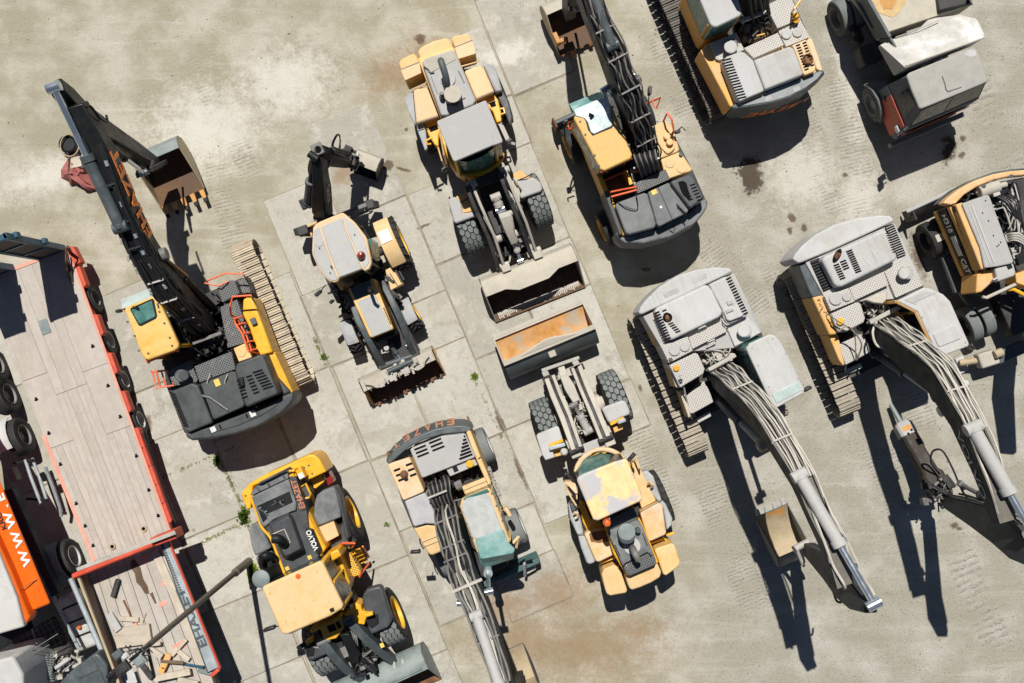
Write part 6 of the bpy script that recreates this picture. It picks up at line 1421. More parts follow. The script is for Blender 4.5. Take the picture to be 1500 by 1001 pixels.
 t.part('front_visor', MB().loft([[F(150,418,2.75), F(158,432,3.12), F(296,372,3.12), F(286,358,2.75)], [F(140,402,2.45), F(144,406,2.5), F(258,362,2.5), F(252,356,2.45)]]), M['teal'], rf, .01)
 bolts(t, [F(*q, 3.14) for q in ((184,470),(204,520),(240,600),(256,640),(330,450),(356,510),(372,560),(310,414))],.028, M['slate'], rf)
 rail(t, F, [(264,664,3.0),(384,612,3.0)],.025); t.part('roof_hook', MB().bar(F(262,660,3.0), F(290,655,3.0),.1,.1), M['rail_orange'], rf)
 t.part('beacon', MB().ball(F(400,655,2.3),.09), M['beacon_red'])
 mb = MB().tube(smooth_path([F(150,470,2.0), F(138,480,2.2), F(140,500,2.2), F(160,490,2.0)],4),.025,6); t.part('door_handle', mb, M['rail_orange'])
 mirror(t, F(152,460,2.6), F(128,470,2.5), sz=(.12,.22)); t.part('long_mirror_bar', MB().tube([F(150,470,2.7), F(122,492,2.6), F(126,540,2.3)],.02,6), M['black'])
 mirror(t, F(440,470,2.5), F(452,352,2.9), sz=(.2,.24)); mirror(t, F(470,460,2.4), F(448,440,2.4), sz=(.12,.2))
 # boom and arm
 bst = [(F(440,620,1.75),.20,.27),(F(420,540,2.4),.30,.27),(F(385,425,3.3),.36,.26),(F(345,320,3.9),.38,.26),(F(300,200,4.3),.33,.25),(F(235,50,4.7),.28,.23),(W(842,-60,5.0),.20,.19)]
 arm = Arm(bst); bo = t.part('boom', arm.mesh(), M['black'], bevel=.03)
 arm.hoses(t, .3,5.8, [-.9,-.6,-.3,0., .3,.6,.9],.028, [M['hose'], M['hose'], M['hose_grey']],.05, bo, 34,.9,61)
 arm.hoses(t, .3,5.0, [-1.05,-.75,-.45,-.1,.2,.5,.8,1.05],.022, [M['hose'], M['hose_grey']],.11, bo, 34,1.3,62)
 arm.clamps(t, (1.3,2.1,3.0,3.9,4.6), M['steel_dark'], bo, 1.04,.15)
 for k in range(13):
  r_ = random.Random(70 + k); x = 400 + 8 * k
  t.part('hose', MB().tube(smooth_path([F(385 + 7 * k, 560 + r_.uniform(-6,6),2.3), F(392 + 7 * k, 600,2.75), F(408 + 6.5 * k, 645 - k, 2.6), F(425 + 5.5 * k, 690 - 2.5 * k, 2.05)],6),.022,6), M['hose'] if k % 3 else M['hose_grey'])
 t.part('hose_clamp', MB().bar(F(390,650,2.5), F(490,610,2.5),.04,.03), M['galv'])
 for s in (-1,1): ram(t, C + d * 1.3 + rt * (.28 * s + .15) + UP * 1.3, arm.at(2.8,.0,-.75) + arm.side * (.36 * s),.10,.6, M['slate'], M['chrome'])
 hp = arm.at(2.9,1.3,-.3); t.part('pivot_pin', MB().cyl(arm.at(2.9,-1.5,-.3), arm.at(2.9,1.7,-.3),.10, n=16), M['slate'], bevel=.02)
 ram(t, arm.at(4.2,0,.12), W(832,-110,5.5),.12,.55, M['slate'], M['chrome'])
 sst = [(W(832,-112,5.2),.16,.15),(W(836,-70,4.4),.32,.16),(W(836,-25,3.0),.28,.16),(W(833,22,1.2),.16,.14)]
 sk = Arm(sst); so_ = t.part('stick', sk.mesh(), M['black'], bevel=.03)
 O = (F(85,55,.85) + F(200,10,.85)) / 2; bu = -d; ww = bu.cross(UP)
 lk = MB()
 for q in (-1,1): lk.bar(sk.at(2.1, q * 1.2,.3), O + ww * (.14 * q) + UP * .25,.07,.12)
 t.part('bucket_link', lk, M['black_dusty'], bevel=.015)
 ram(t, sk.at(.8,0,.1), sk.at(2.1,0,.35),.09,.6, M['black'], M['steel_dark'])
 bk = bucket(t, O, bu, 1.35, [(-.05,.10),(-.30,.02),(-.46,-.22),(-.44,-.52),(-.22,-.72),(.15,-.78),(.58,-.74),(.92,-.68)],(M['bucket_beige'], M['rust_shaded'], M['rust_sand']),0,.03)
 for i, L in enumerate((.06,.10,.05,.22,.06)):
  e = O + bu * .92 - UP * .68 + ww * (-.54 + .27 * i)
  t.part('tooth', MB().loft([[e + ww * a + UP * b for a, b in ((-.07,-.05),(.07,-.05),(.07,.05),(-.07,.05))], [e + bu * L + ww * a + UP * b for a, b in ((-.05,-.02),(.05,-.02),(.05,.02),(-.05,.02))]]), M['rust'] if L < .2 else M['rust_bright'], bk, .01)
 e = O + bu * .55 - UP * .3 + ww * .62; t.part('side_cutter', MB().box(e, bu * .16, ww * .06, UP * .16).box(e + bu * .1 - ww * .12, bu * .06, ww * .12, UP * .08), M['rust_bright'], bk, .02)
wheeled_upper()
def wheeled_lower():
 F = FR(560,600,4.55); E = FR(640,780,4.53); Hh = FR(560,600,2.497)
 d = V((.40,-.917,0)).normalized(); rt = d.cross(UP); lf = -rt
 rl = W(705,655,.5); fl = W(753,773,.5); C = (rl + fl) / 2 + rt * 1.0; C.z = 0
 t = T('wheeled_excavator', 'faded yellow wheeled excavator with a grey roof and teal front visor', 'excavator', C, math.atan2(d.y, d.x), 'wheeled excavators')
 for c in (rl, fl):
  for k, sg in ((0,-1),(2.0,1)): wheel(t, c + rt * k, rt * sg, .50,.5, M['rim_white'], M['rubber_dusty'], kind='road', rimr=.62)
  t.part('axle', MB().cyl(c + rt * .2, c + rt * 1.8,.13, n=14), M['black_dusty'])
 t.part('chassis', MB().box(C + UP * .75, d * 2.0, rt * .45, UP * .25).cyl(C + UP * .9, C + UP * 1.08,.6, n=24), M['black_dusty'], bevel=.03)
 t.slab('platform', F, [(50,370),(560,140),(720,500),(860,860),(640,960),(560,880),(430,930),(320,970),(200,780),(130,610)],1.3,1.05, M['black_dusty'],.02)
 top = [(34,352),(44,318),(90,268),(160,216),(260,166),(360,128),(460,108),(540,106),(584,118),(600,136),(556,152),(400,166),(280,202),(180,252),(110,312),(44,366)]
 P = F.poly(top, 2.1); low = F.poly([(26,348),(34,296),(80,236),(152,178),(254,126),(356,90),(458,74),(540,74),(588,90),(606,130),(556,148),(400,160),(280,196),(180,246),(110,306),(44,362)],1.7)
 t.part('counterweight', MB().loft([[V((p.x, p.y, 1.1)) for p in low], low, P]), M['slate'], bevel=.04, bseg=3)
 for i, ch in enumerate('TEZAHE'):
  x, y = ((106,270),(170,220),(240,184),(312,152),(386,130),(460,116))[i]
  sl = ((40,-32),(44,-26),(46,-22),(46,-18),(46,-12),(46,-6))[i]
  a = F(x + sl[0] * .5, y + sl[1] * .5,2.08); b = F(x - sl[0] * .5, y - sl[1] * .5,2.08)     # a right, b left
  X = (b - a).normalized(); out = X.cross(UP)
  lo = a + out * .17; lo.z = 1.74
  text_mesh(ch, X, a - lo, lo + (a - lo).cross(X).normalized() * -.025,.33, M['txt_faint'], t, length=.20, bold=.03, ext=.008)
 t.part('tail_reflector', MB().box(F(46,290,1.9), d * .05, rt * .04, UP * .1).box(F(576,70,1.3), d * .10, rt * .025, UP * .05), M['rust'])
 t.slab('rear_gap', F, [(100,316),(180,262),(186,300),(90,336)],2.12,1.5, M['void'],.0)
 hd = t.slab('engine_cover', F, [(184,268),(196,258),(280,226),(400,178),(540,162),(556,170),(620,306),(616,322),(440,392),(270,458),(258,446)],2.30,1.2, M['roof_grey'],.03)
 for c0, c1, n, L, w in (((252,254),(272,302),3,(76,-30),.05),((352,210),(374,260),3,(80,-32),.05)): slots(t, F, c0, c1, n, L, w, 2.303, hd)
 for i in range(7):
  f = i / 6; xr = 553 + f * 48; yr = 178 + f * 120; L = 10 + 78 * f
  slots(t, F, (xr - L / 2, yr + L * .19),(xr - L / 2, yr + L * .19),1,(L, -L * .38),.055,2.303, hd)
 p1 = t.slab('side_cover', F, [(36,374),(50,362),(172,322),(186,330),(280,540),(274,552),(148,606),(134,600)],2.28,1.2, M['yellow_pink'],.04)
 for c0, c1, n in (((98,402),(128,468),3),((178,366),(206,436),3)):
  slots(t, F, c0, c1, n + 0,(42,-16),.055,2.283, p1)
 t.part('exhaust_pipe', MB().tube([F(146,440,2.28), F(146,432,2.42), F(150,450,2.5)],.055,10).lathe(F(146,432,2.28), UP, [(0,.11),(.02,.11),(.03,.06)],16), M['rust'], p1)
 p2 = t.slab('side_cover', F, [(148,610),(276,556),(290,560),(380,752),(372,768),(290,762),(222,782),(206,776)],2.22,1.2, paint('grey_patched_cover', (.40,.40,.41),.3,(.5,.46,.42),.6, patch=((.62,.42,.24),.60,.10,2.2)),.04)
 b = t.slab('front_locker', F, [(206,796),(222,786),(292,768),(372,774),(392,790),(424,852),(428,926),(416,940),(334,974),(316,970),(296,950),(266,900)],2.1,1.15, M['yellow_roof'],.06, bseg=4)
 for q in (((268,886),(392,836)),((278,918),(404,868))): t.part('panel_seam', MB().bar(F(*q[0],2.105), F(*q[1],2.105),.012,.008), M['txt_black'], b)
 t.part('grab_bar', MB().tube([F(250,860,2.1), F(252,890,2.25), F(276,930,2.2)],.018,6), M['black'], b)
 t.slab('side_beam', F, [(558,152),(574,142),(590,146),(650,300),(724,478),(726,500),(712,512),(700,500),(624,330)],2.24,1.2, M['yellow_roof'],.04)
 gb = t.slab('battery_cover', F, [(424,396),(610,322),(636,370),(452,448)],2.2,1.3, M['roof_grey'],.02)
 disc(t, F(584,362,2.2),.10,.06, M['yellow'], 'warning_lamp', gb, bevel=.02); t.part('latch', MB().box(F(488,398,2.21), d * .06, rt * .06, UP * .02), M['black'], gb)
 t.part('cover_seam', MB().bar(F(640,330,2.245), F(656,318,2.245),.03,.01), M['black'])
 clutter(t, F, [(266,464),(420,404),(510,620),(360,692)],1.3,2.0,46,('black', 'steel_dark', 'hose'),81,10)
 clutter(t, F, [(454,454),(640,382),(696,470),(524,540)],1.2,1.7,10,('black', 'black_dusty', 'steel_dark'),82,2)
 t.part('control_box', MB().box(F(508,500,2.0), d * .10, rt * .10, UP * .1), M['steel_dark'], bevel=.02); t.part('pipe', MB().bar(F(540,500,1.8), F(650,456,1.8),.05,.05), M['black_dusty'])
 t.part('cross_bar', MB().bar(F(545,548,2.3), F(700,486,2.3),.30,.16), M['yellow_roof'], bevel=.03); t.part('bar_seam', MB().bar(F(545,540,2.383), F(696,478,2.383),.012,.006), M['black'])
 # cab
 roof = [(516,648),(526,600),(546,576),(704,518),(724,526),(744,570),(846,866),(884,930),(640,1000),(612,920),(586,860)]
 t.slab('cab_body', F, [(520,650),(540,590),(724,524),(860,880),(640,970)],2.0,1.15, M['yellow'],.03)
 P = F.poly([(516,648),(530,592),(712,520),(738,560),(856,888),(640,980)],3.06); c = sum(P, V()) / len(P)
 t.part('cab_window', MB().prism([V((c.x + (p.x - c.x) * .965, c.y + (p.y - c.y) * .965,2.94)) for p in P],1.99), M['glass'], bevel=.02)
 e0, e1 = P[2].copy(), P[4].copy()
 for f in (.08,.5,.97):
  a = e0.lerp(e1, f); q = V((c.x + (a.x - c.x) * .965, c.y + (a.y - c.y) * .965,2.95)); t.part('cab_pillar', MB().bar(V((q.x, q.y, 1.95)), q, .09,.07), M['yellow_roof'], bevel=.01)
 rf = t.part('cab_roof', MB().prism(P, 2.92), M['yellow_roof'], bevel=.05, bseg=3)
 t.slab('roof_panel', F, [(526,652),(548,606),(566,590),(690,560),(716,580),(800,806),(624,868),(600,850)],3.09,3.0, paint('chipped_grey_roof', (.42,.43,.42),.3,(.5,.5,.47),.6, wear=.10, wearc=(.22,.25,.24)),.02, parent=rf)
 t.slab('rear_glass', F, [(536,600),(556,584),(700,530),(716,550),(560,604)],3.085,3.02, M['glass_teal'],.01, parent=rf)
 t.slab('front_visor', F, [(620,880),(632,866),(790,800),(808,806),(838,886),(884,930),(880,948),(868,962),(664,1000),(650,990),(642,960)],3.13,3.04, M['teal'],.025, parent=rf)
 t.part('visor_skirt', MB().loft([[F(640,975,3.1), F(880,935,3.1), F(878,945,3.05), F(644,985,3.05)], [E(300,240,2.6), E(508,172,2.6), E(506,176,2.55), E(302,244,2.55)]]), M['teal'], rf, .01)
 bolts(t, [F(*q, 3.07) for q in ((524,690),(560,760),(600,858),(640,955),(760,640),(800,740),(730,560))],.02, M['slate'], rf)
 ch = MB(); r_ = random.Random(3)
 for i in range(24):
  a = e0.lerp(e1,-.22 + i / 23 * .55) + lf * .10; a.z = 2.0
  ch.lathe(a, V((r_.uniform(-1,1), r_.uniform(-1,1),.4)), [(-.008,.03),(.008,.03),(.008,.05),(-.008,.05)],8, closed=True)
 t.part('hanging_chain', ch, M['steel_pale'])
 t.part('door_bracket', MB().bar(F(820,650,2.0), F(856,710,2.0),.1,.2), M['yellow_roof'], bevel=.02); t.part('door_bracket', MB().tube([F(870,890,2.2), F(906,850,2.2), F(894,920,2.0)],.04,6), M['yellow_roof'])
 mirror(t, F(250,930,2.0), F(222,948,2.3), sz=(.26,.16)); mirror(t, E(560,70,2.3), E(580,60,2.2), sz=(.2,.2))
 # front blade, foot
 bl = t.part('dozer_blade', MB().loft([[C + d * x + rt * s + UP * z for x, z in ((2.1,.12),(2.3,.1),(2.42,.35),(2.36,.62),(2.22,.62),(2.2,.4))] for s in (-1.25,1.25)]), paint('teal_grey_blade', (.06,.12,.12),.2,(.2,.2,.18),.6), bevel=.02)
 t.part('foot_plate', MB().prism(E.poly([(575,232),(638,200),(660,246),(596,282)],.3),.1), M['beige_dust'], bl, .02)
 t.part('foot_bracket', MB().tube([E(585,290,.4), E(580,210,.9), E(584,200,.9)],.04,6).box(E(600,232,.36), d * .06, rt * .1, UP * .05), M['roof_grey'], bl)
 # boom
 bst = [(F(445,680,1.7),.2,.29),(F(455,760,2.4),.30,.29),(E(150,180,3.2),.36,.28),(E(200,330,3.85),.38,.28),(E(262,480,4.25),.36,.27),(E(345,680,4.6),.30,.25),(E(415,900,4.9),.26,.22),(E(470,1080,5.1),.2,.18)]
 arm = Arm(bst); bo = t.part('boom', arm.mesh(), M['boom_slate'], bevel=.03)
 arm.hoses(t, .0,4.6, [-.9,-.7,-.5,-.3,-.1,.1,.3,.5,.7,.9],.027, [M['hose'], M['hose'], M['hose_grey']],.05, bo, 30,.7,91)
 arm.hoses(t, .3,6.6, [-.98,-.2,.2,1.0],.026, [M['hose_grey'], M['hose_dusty'], M['hose_grey']],.10, bo, 30,.6,92)
 arm.hoses(t, 3.0,6.8, [-.6,-.3,0,.4,.7],.026, [M['hose_grey'], M['steel_pale']],.05, bo, 24,.5,93)
 arm.clamps(t, (1.2,1.9,2.4,3.5,5.2), M['steel_dark'], bo, 1.08,.13)
 t.part('clamp_bar', MB().bar(arm.at(3.55,-1.5,.14), arm.at(3.55,1.4,.14),.07,.06), M['steel_pale'], bo, .01)
 ram(t, arm.at(4.5,.1,.22), arm.at(6.9,.1,.45),.12,.9, M['roof_grey'], M['chrome'])
 for s in (-1,1): ram(t, C + d * 1.3 + rt * (.28 * s + .15) + UP * 1.3, arm.at(3.45,.0,-.7) + arm.side * (.36 * s),.10,.6, M['galv'] if s < 0 else M['steel_dark'], M['chrome'])
 for k in range(16):
  r_ = random.Random(170 + k)
  t.part('hose', MB().tube(smooth_path([F(300 + 9 * k, 500 - 4.5 * k + r_.uniform(-14,14),2.0), F(312 + 9 * k, 540 - 4 * k, 2.5), F(335 + 8 * k, 610 - 3 * k, 2.4), F(365 + 7.5 * k, 668 - 2.4 * k, 2.1)],6),.02,6), M['hose'] if k % 3 else M['hose_grey'])
 t.part('hose_clamp', MB().bar(F(300,592,2.55), F(430,540,2.55),.05,.03), M['steel_pale'])
 sk = Arm([(E(480,1090,5.2),.2,.15),(E(500,1060,4.2),.3,.16),(E(525,1030,2.6),.28,.15),(E(545,960,1.0),.16,.14)])
 so_ = t.part('stick', sk.mesh(), M['boom_slate'], bevel=.02)
 O = E(545,915,.5); bu = -d
 bucket(t, O, bu, .78, [(-.40,.42),(-.50,.15),(-.40,-.2),(-.1,-.36),(.3,-.34),(.60,-.2)],(M['slate'], M['rust_sand'], M['black_dusty']),0,.03)
wheeled_lower()
def wheeled_side():
 F = FR(1290,230,3.033)
 d = V((.40,-.917,0)).normalized(); rt = d.cross(UP)         # photo left = machine right
 w0 = W(1376,346,.5); w1 = W(1432,470,.5)
 C = (w0 + w1) / 2 - rt * .95; C.z = 0
 t = T('wheeled_excavator', 'wheeled excavator with its engine bay open and M318 lettered on a black side band', 'excavator', C, math.atan2(d.y, d.x), 'wheeled excavators')
 for c in (w0, w1):
  for k, sg, rm in ((.28,1, True),(-.10,1, False),(-1.8,-1, False),(-2.18,-1, True)): wheel(t, c + rt * k, rt * sg, .50,.30, M['black_dusty'], M['rubber_dusty'] if c is w1 else M['rubber'], kind='road', rimr=.60, rim=rm, dish=.5)
  t.part('axle', MB().cyl(c + rt * .1, c - rt * 2.0,.13, n=14), M['black_dusty'])
 t.part('mud_patch', MB().box(w0 + UP * .515 + rt * .2, d * .1, rt * .14, UP * .004), M['beige_dust'])
 t.part('chassis', MB().box(C + UP * .72, d * 2.0, rt * .42, UP * .22).cyl(C + UP * .9, C + UP * 1.08,.6, n=24), M['black_dusty'], bevel=.03)
 t.part('drive_guard', MB().bar(F(290,440,.7), F(350,600,.7),.3,.15).bar(F(350,590,.75), F(412,676,.75),.16,.15), M['slate'], bevel=.03)
 t.slab('platform', F, [(280,215),(420,130),(640,90),(640,600),(460,625),(415,600)],1.3,1.05, M['black_dusty'],.02)
 bl = t.part('rear_blade', MB().loft([[F(118,250, z) + d * x for x, z in ((0,.15),(.1,.12),(.12,.6),(0,.85),(-.1,.85))] for q in (0,)] + [[F(340,146, z) + d * x for x, z in ((0,.15),(.1,.12),(.12,.6),(0,.85),(-.1,.85))]]), M['roof_grey'], bevel=.02)
 t.part('blade_edge', MB().box(F(128,262,.5), d * .16, rt * .02, UP * .33), M['black_dusty'], bl)
 # side wall: orange frame, black band, lettering
 wall = t.slab('side_door', F, [(332,214),(344,208),(472,500),(460,508)],2.12,1.12, M['orange_dusty'],.02)
 a, b = F(332,214,2.12), F(460,508,2.12); X = (b - a); X.z = 0; L = X.length; X.normalize(); nrm = X.cross(UP); nrm = nrm if nrm.dot(rt) > 0 else -nrm
 def band(z0, z1, m, out, nm, x0=0, x1=None):
  x1 = L if x1 is None else x1
  p = V((a.x, a.y, (z0 + z1) / 2)) + X * (x0 + x1) / 2 + nrm * out / 2
  return t.part(nm, MB().box(p, X * (x1 - x0) / 2, nrm * (out / 2 + .01), UP * (z1 - z0) / 2), m, wall, .012)
 band(1.95,2.10, M['black_dusty'],.02, 'door_band'); band(1.75,1.93, M['orange_dusty'],.06, 'door_band'); band(1.32,1.73, M['black'],.09, 'door_band'); band(1.10,1.30, M['orange_dusty'],.14, 'door_band')
 o_ = V((a.x, a.y, 0)) + nrm * .112
 text_mesh('M318', X, UP, o_ + X * .14 + UP * 1.40,.24, M['white'], t, wall, length=.52, bold=.03)
 text_mesh('CAT', X, UP, o_ + X * 1.42 + UP * 1.38,.28, M['white'], t, wall, length=.42, bold=.05)
 t.part('logo_triangle', MB().ext([o_ + X * 1.52 + UP * 1.36 + nrm * .006, o_ + X * 1.74 + UP * 1.36 + nrm * .006, o_ + X * 1.63 + UP * 1.5 + nrm * .006], nrm * .003), M['sticker_y'], wall)
 t.part('sticker', MB().box(o_ + X * 1.05 + UP * 1.52 + nrm * .004, X * .28, nrm * .004, UP * .13), M['sticker'], wall)
 t.slab('house_trim', F, [(334,212),(364,202),(440,372),(470,494),(448,502)],2.20,1.4, M['orange_dusty'],.03)
 hd = t.slab('engine_cover', F, [(362,208),(474,168),(484,172),(592,462),(586,474),(520,488),(462,494),(442,400)],2.28,1.3, M['roof_grey'],.04, bseg=3)
 t.part('cover_rib', MB().bar(F(404,214,2.285), F(504,470,2.285),.04,.03).bar(F(388,216,2.285), F(486,478,2.285),.02,.02), M['roof_white'], hd)
 sp = MB()
 for q in ((465,195),(478,285),(500,350),(516,398),(524,392),(532,380),(452,250)): sp.cyl(F(*q, 2.28), F(*q, 2.284),.025, n=8)
 t.part('dark_drops', sp, M['black'], hd)
 bd = t.slab('front_corner', F, [(430,520),(456,506),(505,498),(516,540),(450,600),(424,606)],2.0,1.1, M['orange_dusty'],.04)
 t.slab('engine_cover', F, [(508,496),(590,472),(602,512),(596,530),(520,556)],2.2,1.2, M['roof_grey'],.04); t.part('latch', MB().box(F(572,486,2.21), d * .06, rt * .06, UP * .02), M['black'])
 t.part('latch_handle', MB().tube([F(490,560,2.1), F(500,545,2.25), F(518,538,2.25), F(512,556,2.1)],.025,6), M['roof_white'])
 t.part('bumper_rail', MB().tube([F(452,622,1.8), F(470,626,1.8), F(600,566,1.8), F(612,556,1.7)],.045,8), M['beige_dust']); t.part('bumper_rail', MB().tube([F(560,590,1.7), F(590,588,1.7), F(660,625,1.7)],.05,8), M['yellow'])
 # curved rear frame
 out = [(276,206),(300,180),(350,142),(420,104),(500,76),(580,62),(660,56)]; inn = [(660,80),(580,86),(504,102),(430,132),(372,168),(336,206),(312,214)]
 t.slab('rear_frame', F, out + inn, 2.05,1.7, paint('faded_orange_frame', (.74,.44,.20),.35,(.6,.5,.4),.55),.04, bseg=3)
 t.slab('rear_skirt', F, [(270,205),(296,174),(350,134),(420,98),(500,68),(580,54),(660,48),(660,56),(500,80),(350,146),(300,186)],1.65,1.1, M['slate'],.03)
 t.part('hinge_eye', MB().cyl(F(460,128,2.06), F(460,128,2.09),.05).cyl(F(580,86,2.06), F(580,86,2.09),.05), M['slate'])
 clutter(t, F, [(480,150),(640,92),(645,500),(600,460)],1.2,2.0,90,('black', 'steel_pale', 'roof_grey'),101,24)
 clutter(t, F, [(360,190),(440,140),(520,110),(470,165)],1.3,1.9,16,('black', 'steel_dark', 'hose'),102,6)
 t.part('silencer', MB().cyl(F(436,158,1.9), F(524,130,1.9),.17, n=18).cyl(F(524,130,1.9), F(560,122,1.9),.08), M['beige_dust'], bevel=.03)
 for k in range(7): t.part('hose', MB().tube(smooth_path([F(560,380 - 6 * k, 1.9), F(590,370 - 5 * k, 2.1), F(620,378 - 6 * k, 2.1), F(650,400 - 5 * k, 2.0)],5),.022,6), M['hose_grey'] if k % 2 else M['hose_dusty'])
 for k in range(5): t.part('hose', MB().tube(smooth_path([F(500 + 20 * k, 170,1.9), F(560 + 14 * k, 200,2.1), F(590 + 8 * k, 250,2.1), F(640,300 + 8 * k, 2.0)],6),.022,6), M['hose'])
 t.slab('front_deck', F, [(600,520),(660,500),(660,580),(604,560)],1.9,1.2, M['orange_dusty'],.02)
 # outrigger
 t.part('outrigger_beam', MB().bar(F(510,896,.55), F(640,838,.6),.34,.28), M['slate'], bevel=.03)
 t.part('outrigger_head', MB().bar(F(430,910,.55), F(512,884,.55),.42,.34), M['beige_dust'], bevel=.05)
 [t.part('outrigger_cylinder', MB().cyl(F(*p), F(*q), r_, n=14), M['rust_sand'], bevel=.01) for p, q, r_ in (((350,916,.4),(430,905,.5),.09),((505,880,.78),(540,866,.78),.12))]
 t.part('foot_plate', MB().prism(F.poly([(314,900),(362,880),(392,946),(346,972)],.12),.04).box(F(350,908,.2), d * .12, rt * .12, UP * .1), M['roof_white'], bevel=.015)
 t.part('undercarriage_step', MB().bar(F(590,640,.9), F(640,800,.9),.06,.06), M['rust_sand'])
 arm = Arm([(F(700,560,1.8),.3,.28),(F(800,760,3.4),.4,.27),(F(900,980,4.2),.3,.2)]); t.part('boom', arm.mesh(), M['boom_slate'], bevel=.03)
wheeled_side()
# ================================================================ backhoe loader
def backhoe():
 E = FR(430,280,5.005); L = FR(460,410,5.005); A = FR(420,180,6.672)
 d = V((.41,-.912,0)).normalized(); rt = d.cross(UP); lf = -rt
 c = W(530,372,.7); C = V((c.x, c.y, 0)) + d * 1.0
 t = T('backhoe_loader', 'backhoe loader with a grey and yellow octagonal roof and a black folded digging arm', 'backhoe loader', C, math.atan2(d.y, d.x))
 rc = W(538,377,.72); rc.z = .72
 for s in (-1,1): wheel(t, rc + lf * (.86 * s), lf * s, .72,.46, M['rim_yellow'], M['rubber'], kind='lug', rimr=.60, dish=.35)
 t.part('axle', MB().cyl(rc - lf * .9, rc + lf * .9,.13, n=12), M['black_dusty'])
 for q, s in ((W(602,461,.46),1),(W(517,492,.46),-1)):
  hd_ = (lf * s + d * (-.12)).normalized()
  wheel(t, q, hd_, .46,.34, M['rim_yellow'], M['rubber'], kind='lug', rimr=.6)
  t.part('mudguard', MB().loft([[q + hd_ * x + (d * math.cos(a) + UP * math.sin(a)) * r for x, r in ((-.15,.50),(.14,.50),(.17,.515),(.13,.54),(-.13,.54),(-.17,.515))] for a in [math.radians(v) for v in (62,72,85,100,115,130,145)]]), M['fender_grey'], bevel=.012)
 t.part('front_axle', MB().bar(W(517,492,.46), W(602,461,.46),.16,.16), M['black_dusty'])
 t.part('chassis', MB().box(C + UP * .6 + d * .3, d * 2.0, rt * .35, UP * .25), M['black_dusty'], bevel=.03)
 t.slab('cab_floor', E, [(150,470),(180,260),(360,180),(430,230),(640,500),(660,560),(330,690),(250,680)],.95,.6, M['black_dusty'],.02)
 # roof
 oct_ = [(138,470),(134,440),(142,268),(158,244),(196,222),(346,160),(362,158),(380,170),(446,226),(524,326),(540,356),(570,500),(572,530),(556,570),(522,590),(502,572),(330,642),(326,664),(300,672),(262,664),(226,634),(176,560)]
 rf = t.slab('cab_roof', E, oct_, 2.85,2.66, M['yellow_pink'],.05, bseg=4)
 gp = paint('bleached_grey_roof_panel', (.43,.425,.41),.3,(.5,.47,.42),.6, var=.08, patch=((.72,.60,.40),.63,.05,1.1))
 t.slab('roof_panel', E, [(200,262),(352,196),(364,204),(376,270),(502,566),(494,574),(336,634),(330,626),(250,420)],2.87,2.8, gp, .02, parent=rf)
 t.slab('roof_panel', E, [(150,290),(186,260),(240,420),(322,640),(318,656),(280,660),(240,636),(170,530),(146,460)],2.865,2.8, gp, .02, parent=rf)
 t.slab('roof_panel', E, [(366,180),(440,240),(516,340),(556,500),(556,530),(520,572),(510,560),(390,280)],2.865,2.8, gp, .02, parent=rf)
 bolts(t, [E(*q, 2.87) for q in ((448,320),(190,420),(268,600),(276,556))],.02, M['slate'], rf)
 t.part('vent_lid', MB().lathe(E(184,372,2.865), UP, [(0,.13),(.012,.13),(.014,.11),(.012,0)],22), gp, rf)
 t.part('beacon', MB().lathe(E(497,474,2.86), UP, [(0,.11),(.03,.11),(.12,.09),(.18,.05),(.19,0)],18), M['beacon_red'])
 t.part('antenna', MB().tube([E(282,560,2.86), E(272,548,3.0)],.015,6), M['black'])
 P = E.poly(oct_, 2.66); c = sum(P, V()) / len(P)
 q8 = [P[i] for i in (1,3,6,8,10,12,14,17,20)]
 t.part('cab_window', MB().loft([[V((c.x + (p.x - c.x) * .97, c.y + (p.y - c.y) * .97,1.35)) for p in q8], [V((c.x + (p.x - c.x) * .93, c.y + (p.y - c.y) * .93,2.66)) for p in q8]]), M['glass'], bevel=.02)
 t.part('cab_body', MB().prism([V((c.x + (p.x - c.x) * .97, c.y + (p.y - c.y) * .97,1.345)) for p in q8],.8), M['slate'], bevel=.03)
 for i in (1,2,3,4,5,6):
  p = q8[i]; t.part('cab_pillar', MB().tube([V((c.x + (p.x - c.x) * .97, c.y + (p.y - c.y) * .97,1.3)), V((c.x + (p.x - c.x) * .95, c.y + (p.y - c.y) * .95,2.68))],.045,8), M['yellow'] if i == 4 else M['black'])
 t.part('quarter_window', MB().loft([[E(548,350,2.5), E(570,350,2.5), E(572,470,2.5), E(560,480,2.5)], [E(572,350,1.7), E(620,380,1.7), E(640,500,1.7), E(612,520,1.7)]]), M['glass_teal'], bevel=.01)
 # rear fenders
 def fender(side):
  pts = []
  b = rc + lf * (.86 * side)
  ring = []
  for a in (40,56,74,94,114,134,154):
   u = d * math.cos(R(a)) + UP * math.sin(R(a))
   ring.append([b + lf * (x * side) + u * r for x, r in ((-.32,.76),(.06,.76),(.12,.79),(.06,.82),(-.32,.82))])
  return MB().loft(ring)
 f1 = t.part('rear_fender', fender(1), M['yellow_roof'], bevel=.02); t.part('rear_fender', fender(-1), M['yellow_dusty'], bevel=.02)
 a = rc + lf * .74 + UP * .822 - d * .18
 t.part('sticker', MB().box(a + UP * .01 - d * .02, d * .17, lf * .15,(UP + d * .0) * .004), M['sticker'], f1)
 # rear frame and stabilisers
 t.part('rear_beam', MB().bar(E(110,280,.95), E(560,96,.95),.12,.3), M['steel_dark'], bevel=.02)
 for a, b, m in (((36,306),(110,280), 'black_dusty'),((540,108),(594,94), 'black_dusty')):
  t.part('stabiliser', MB().bar(E(*a, 1.2), E(*b, 1.2),.24,.3).bar(E(*a, .6), E(*b, .7),.2,.5), M[m], bevel=.02)
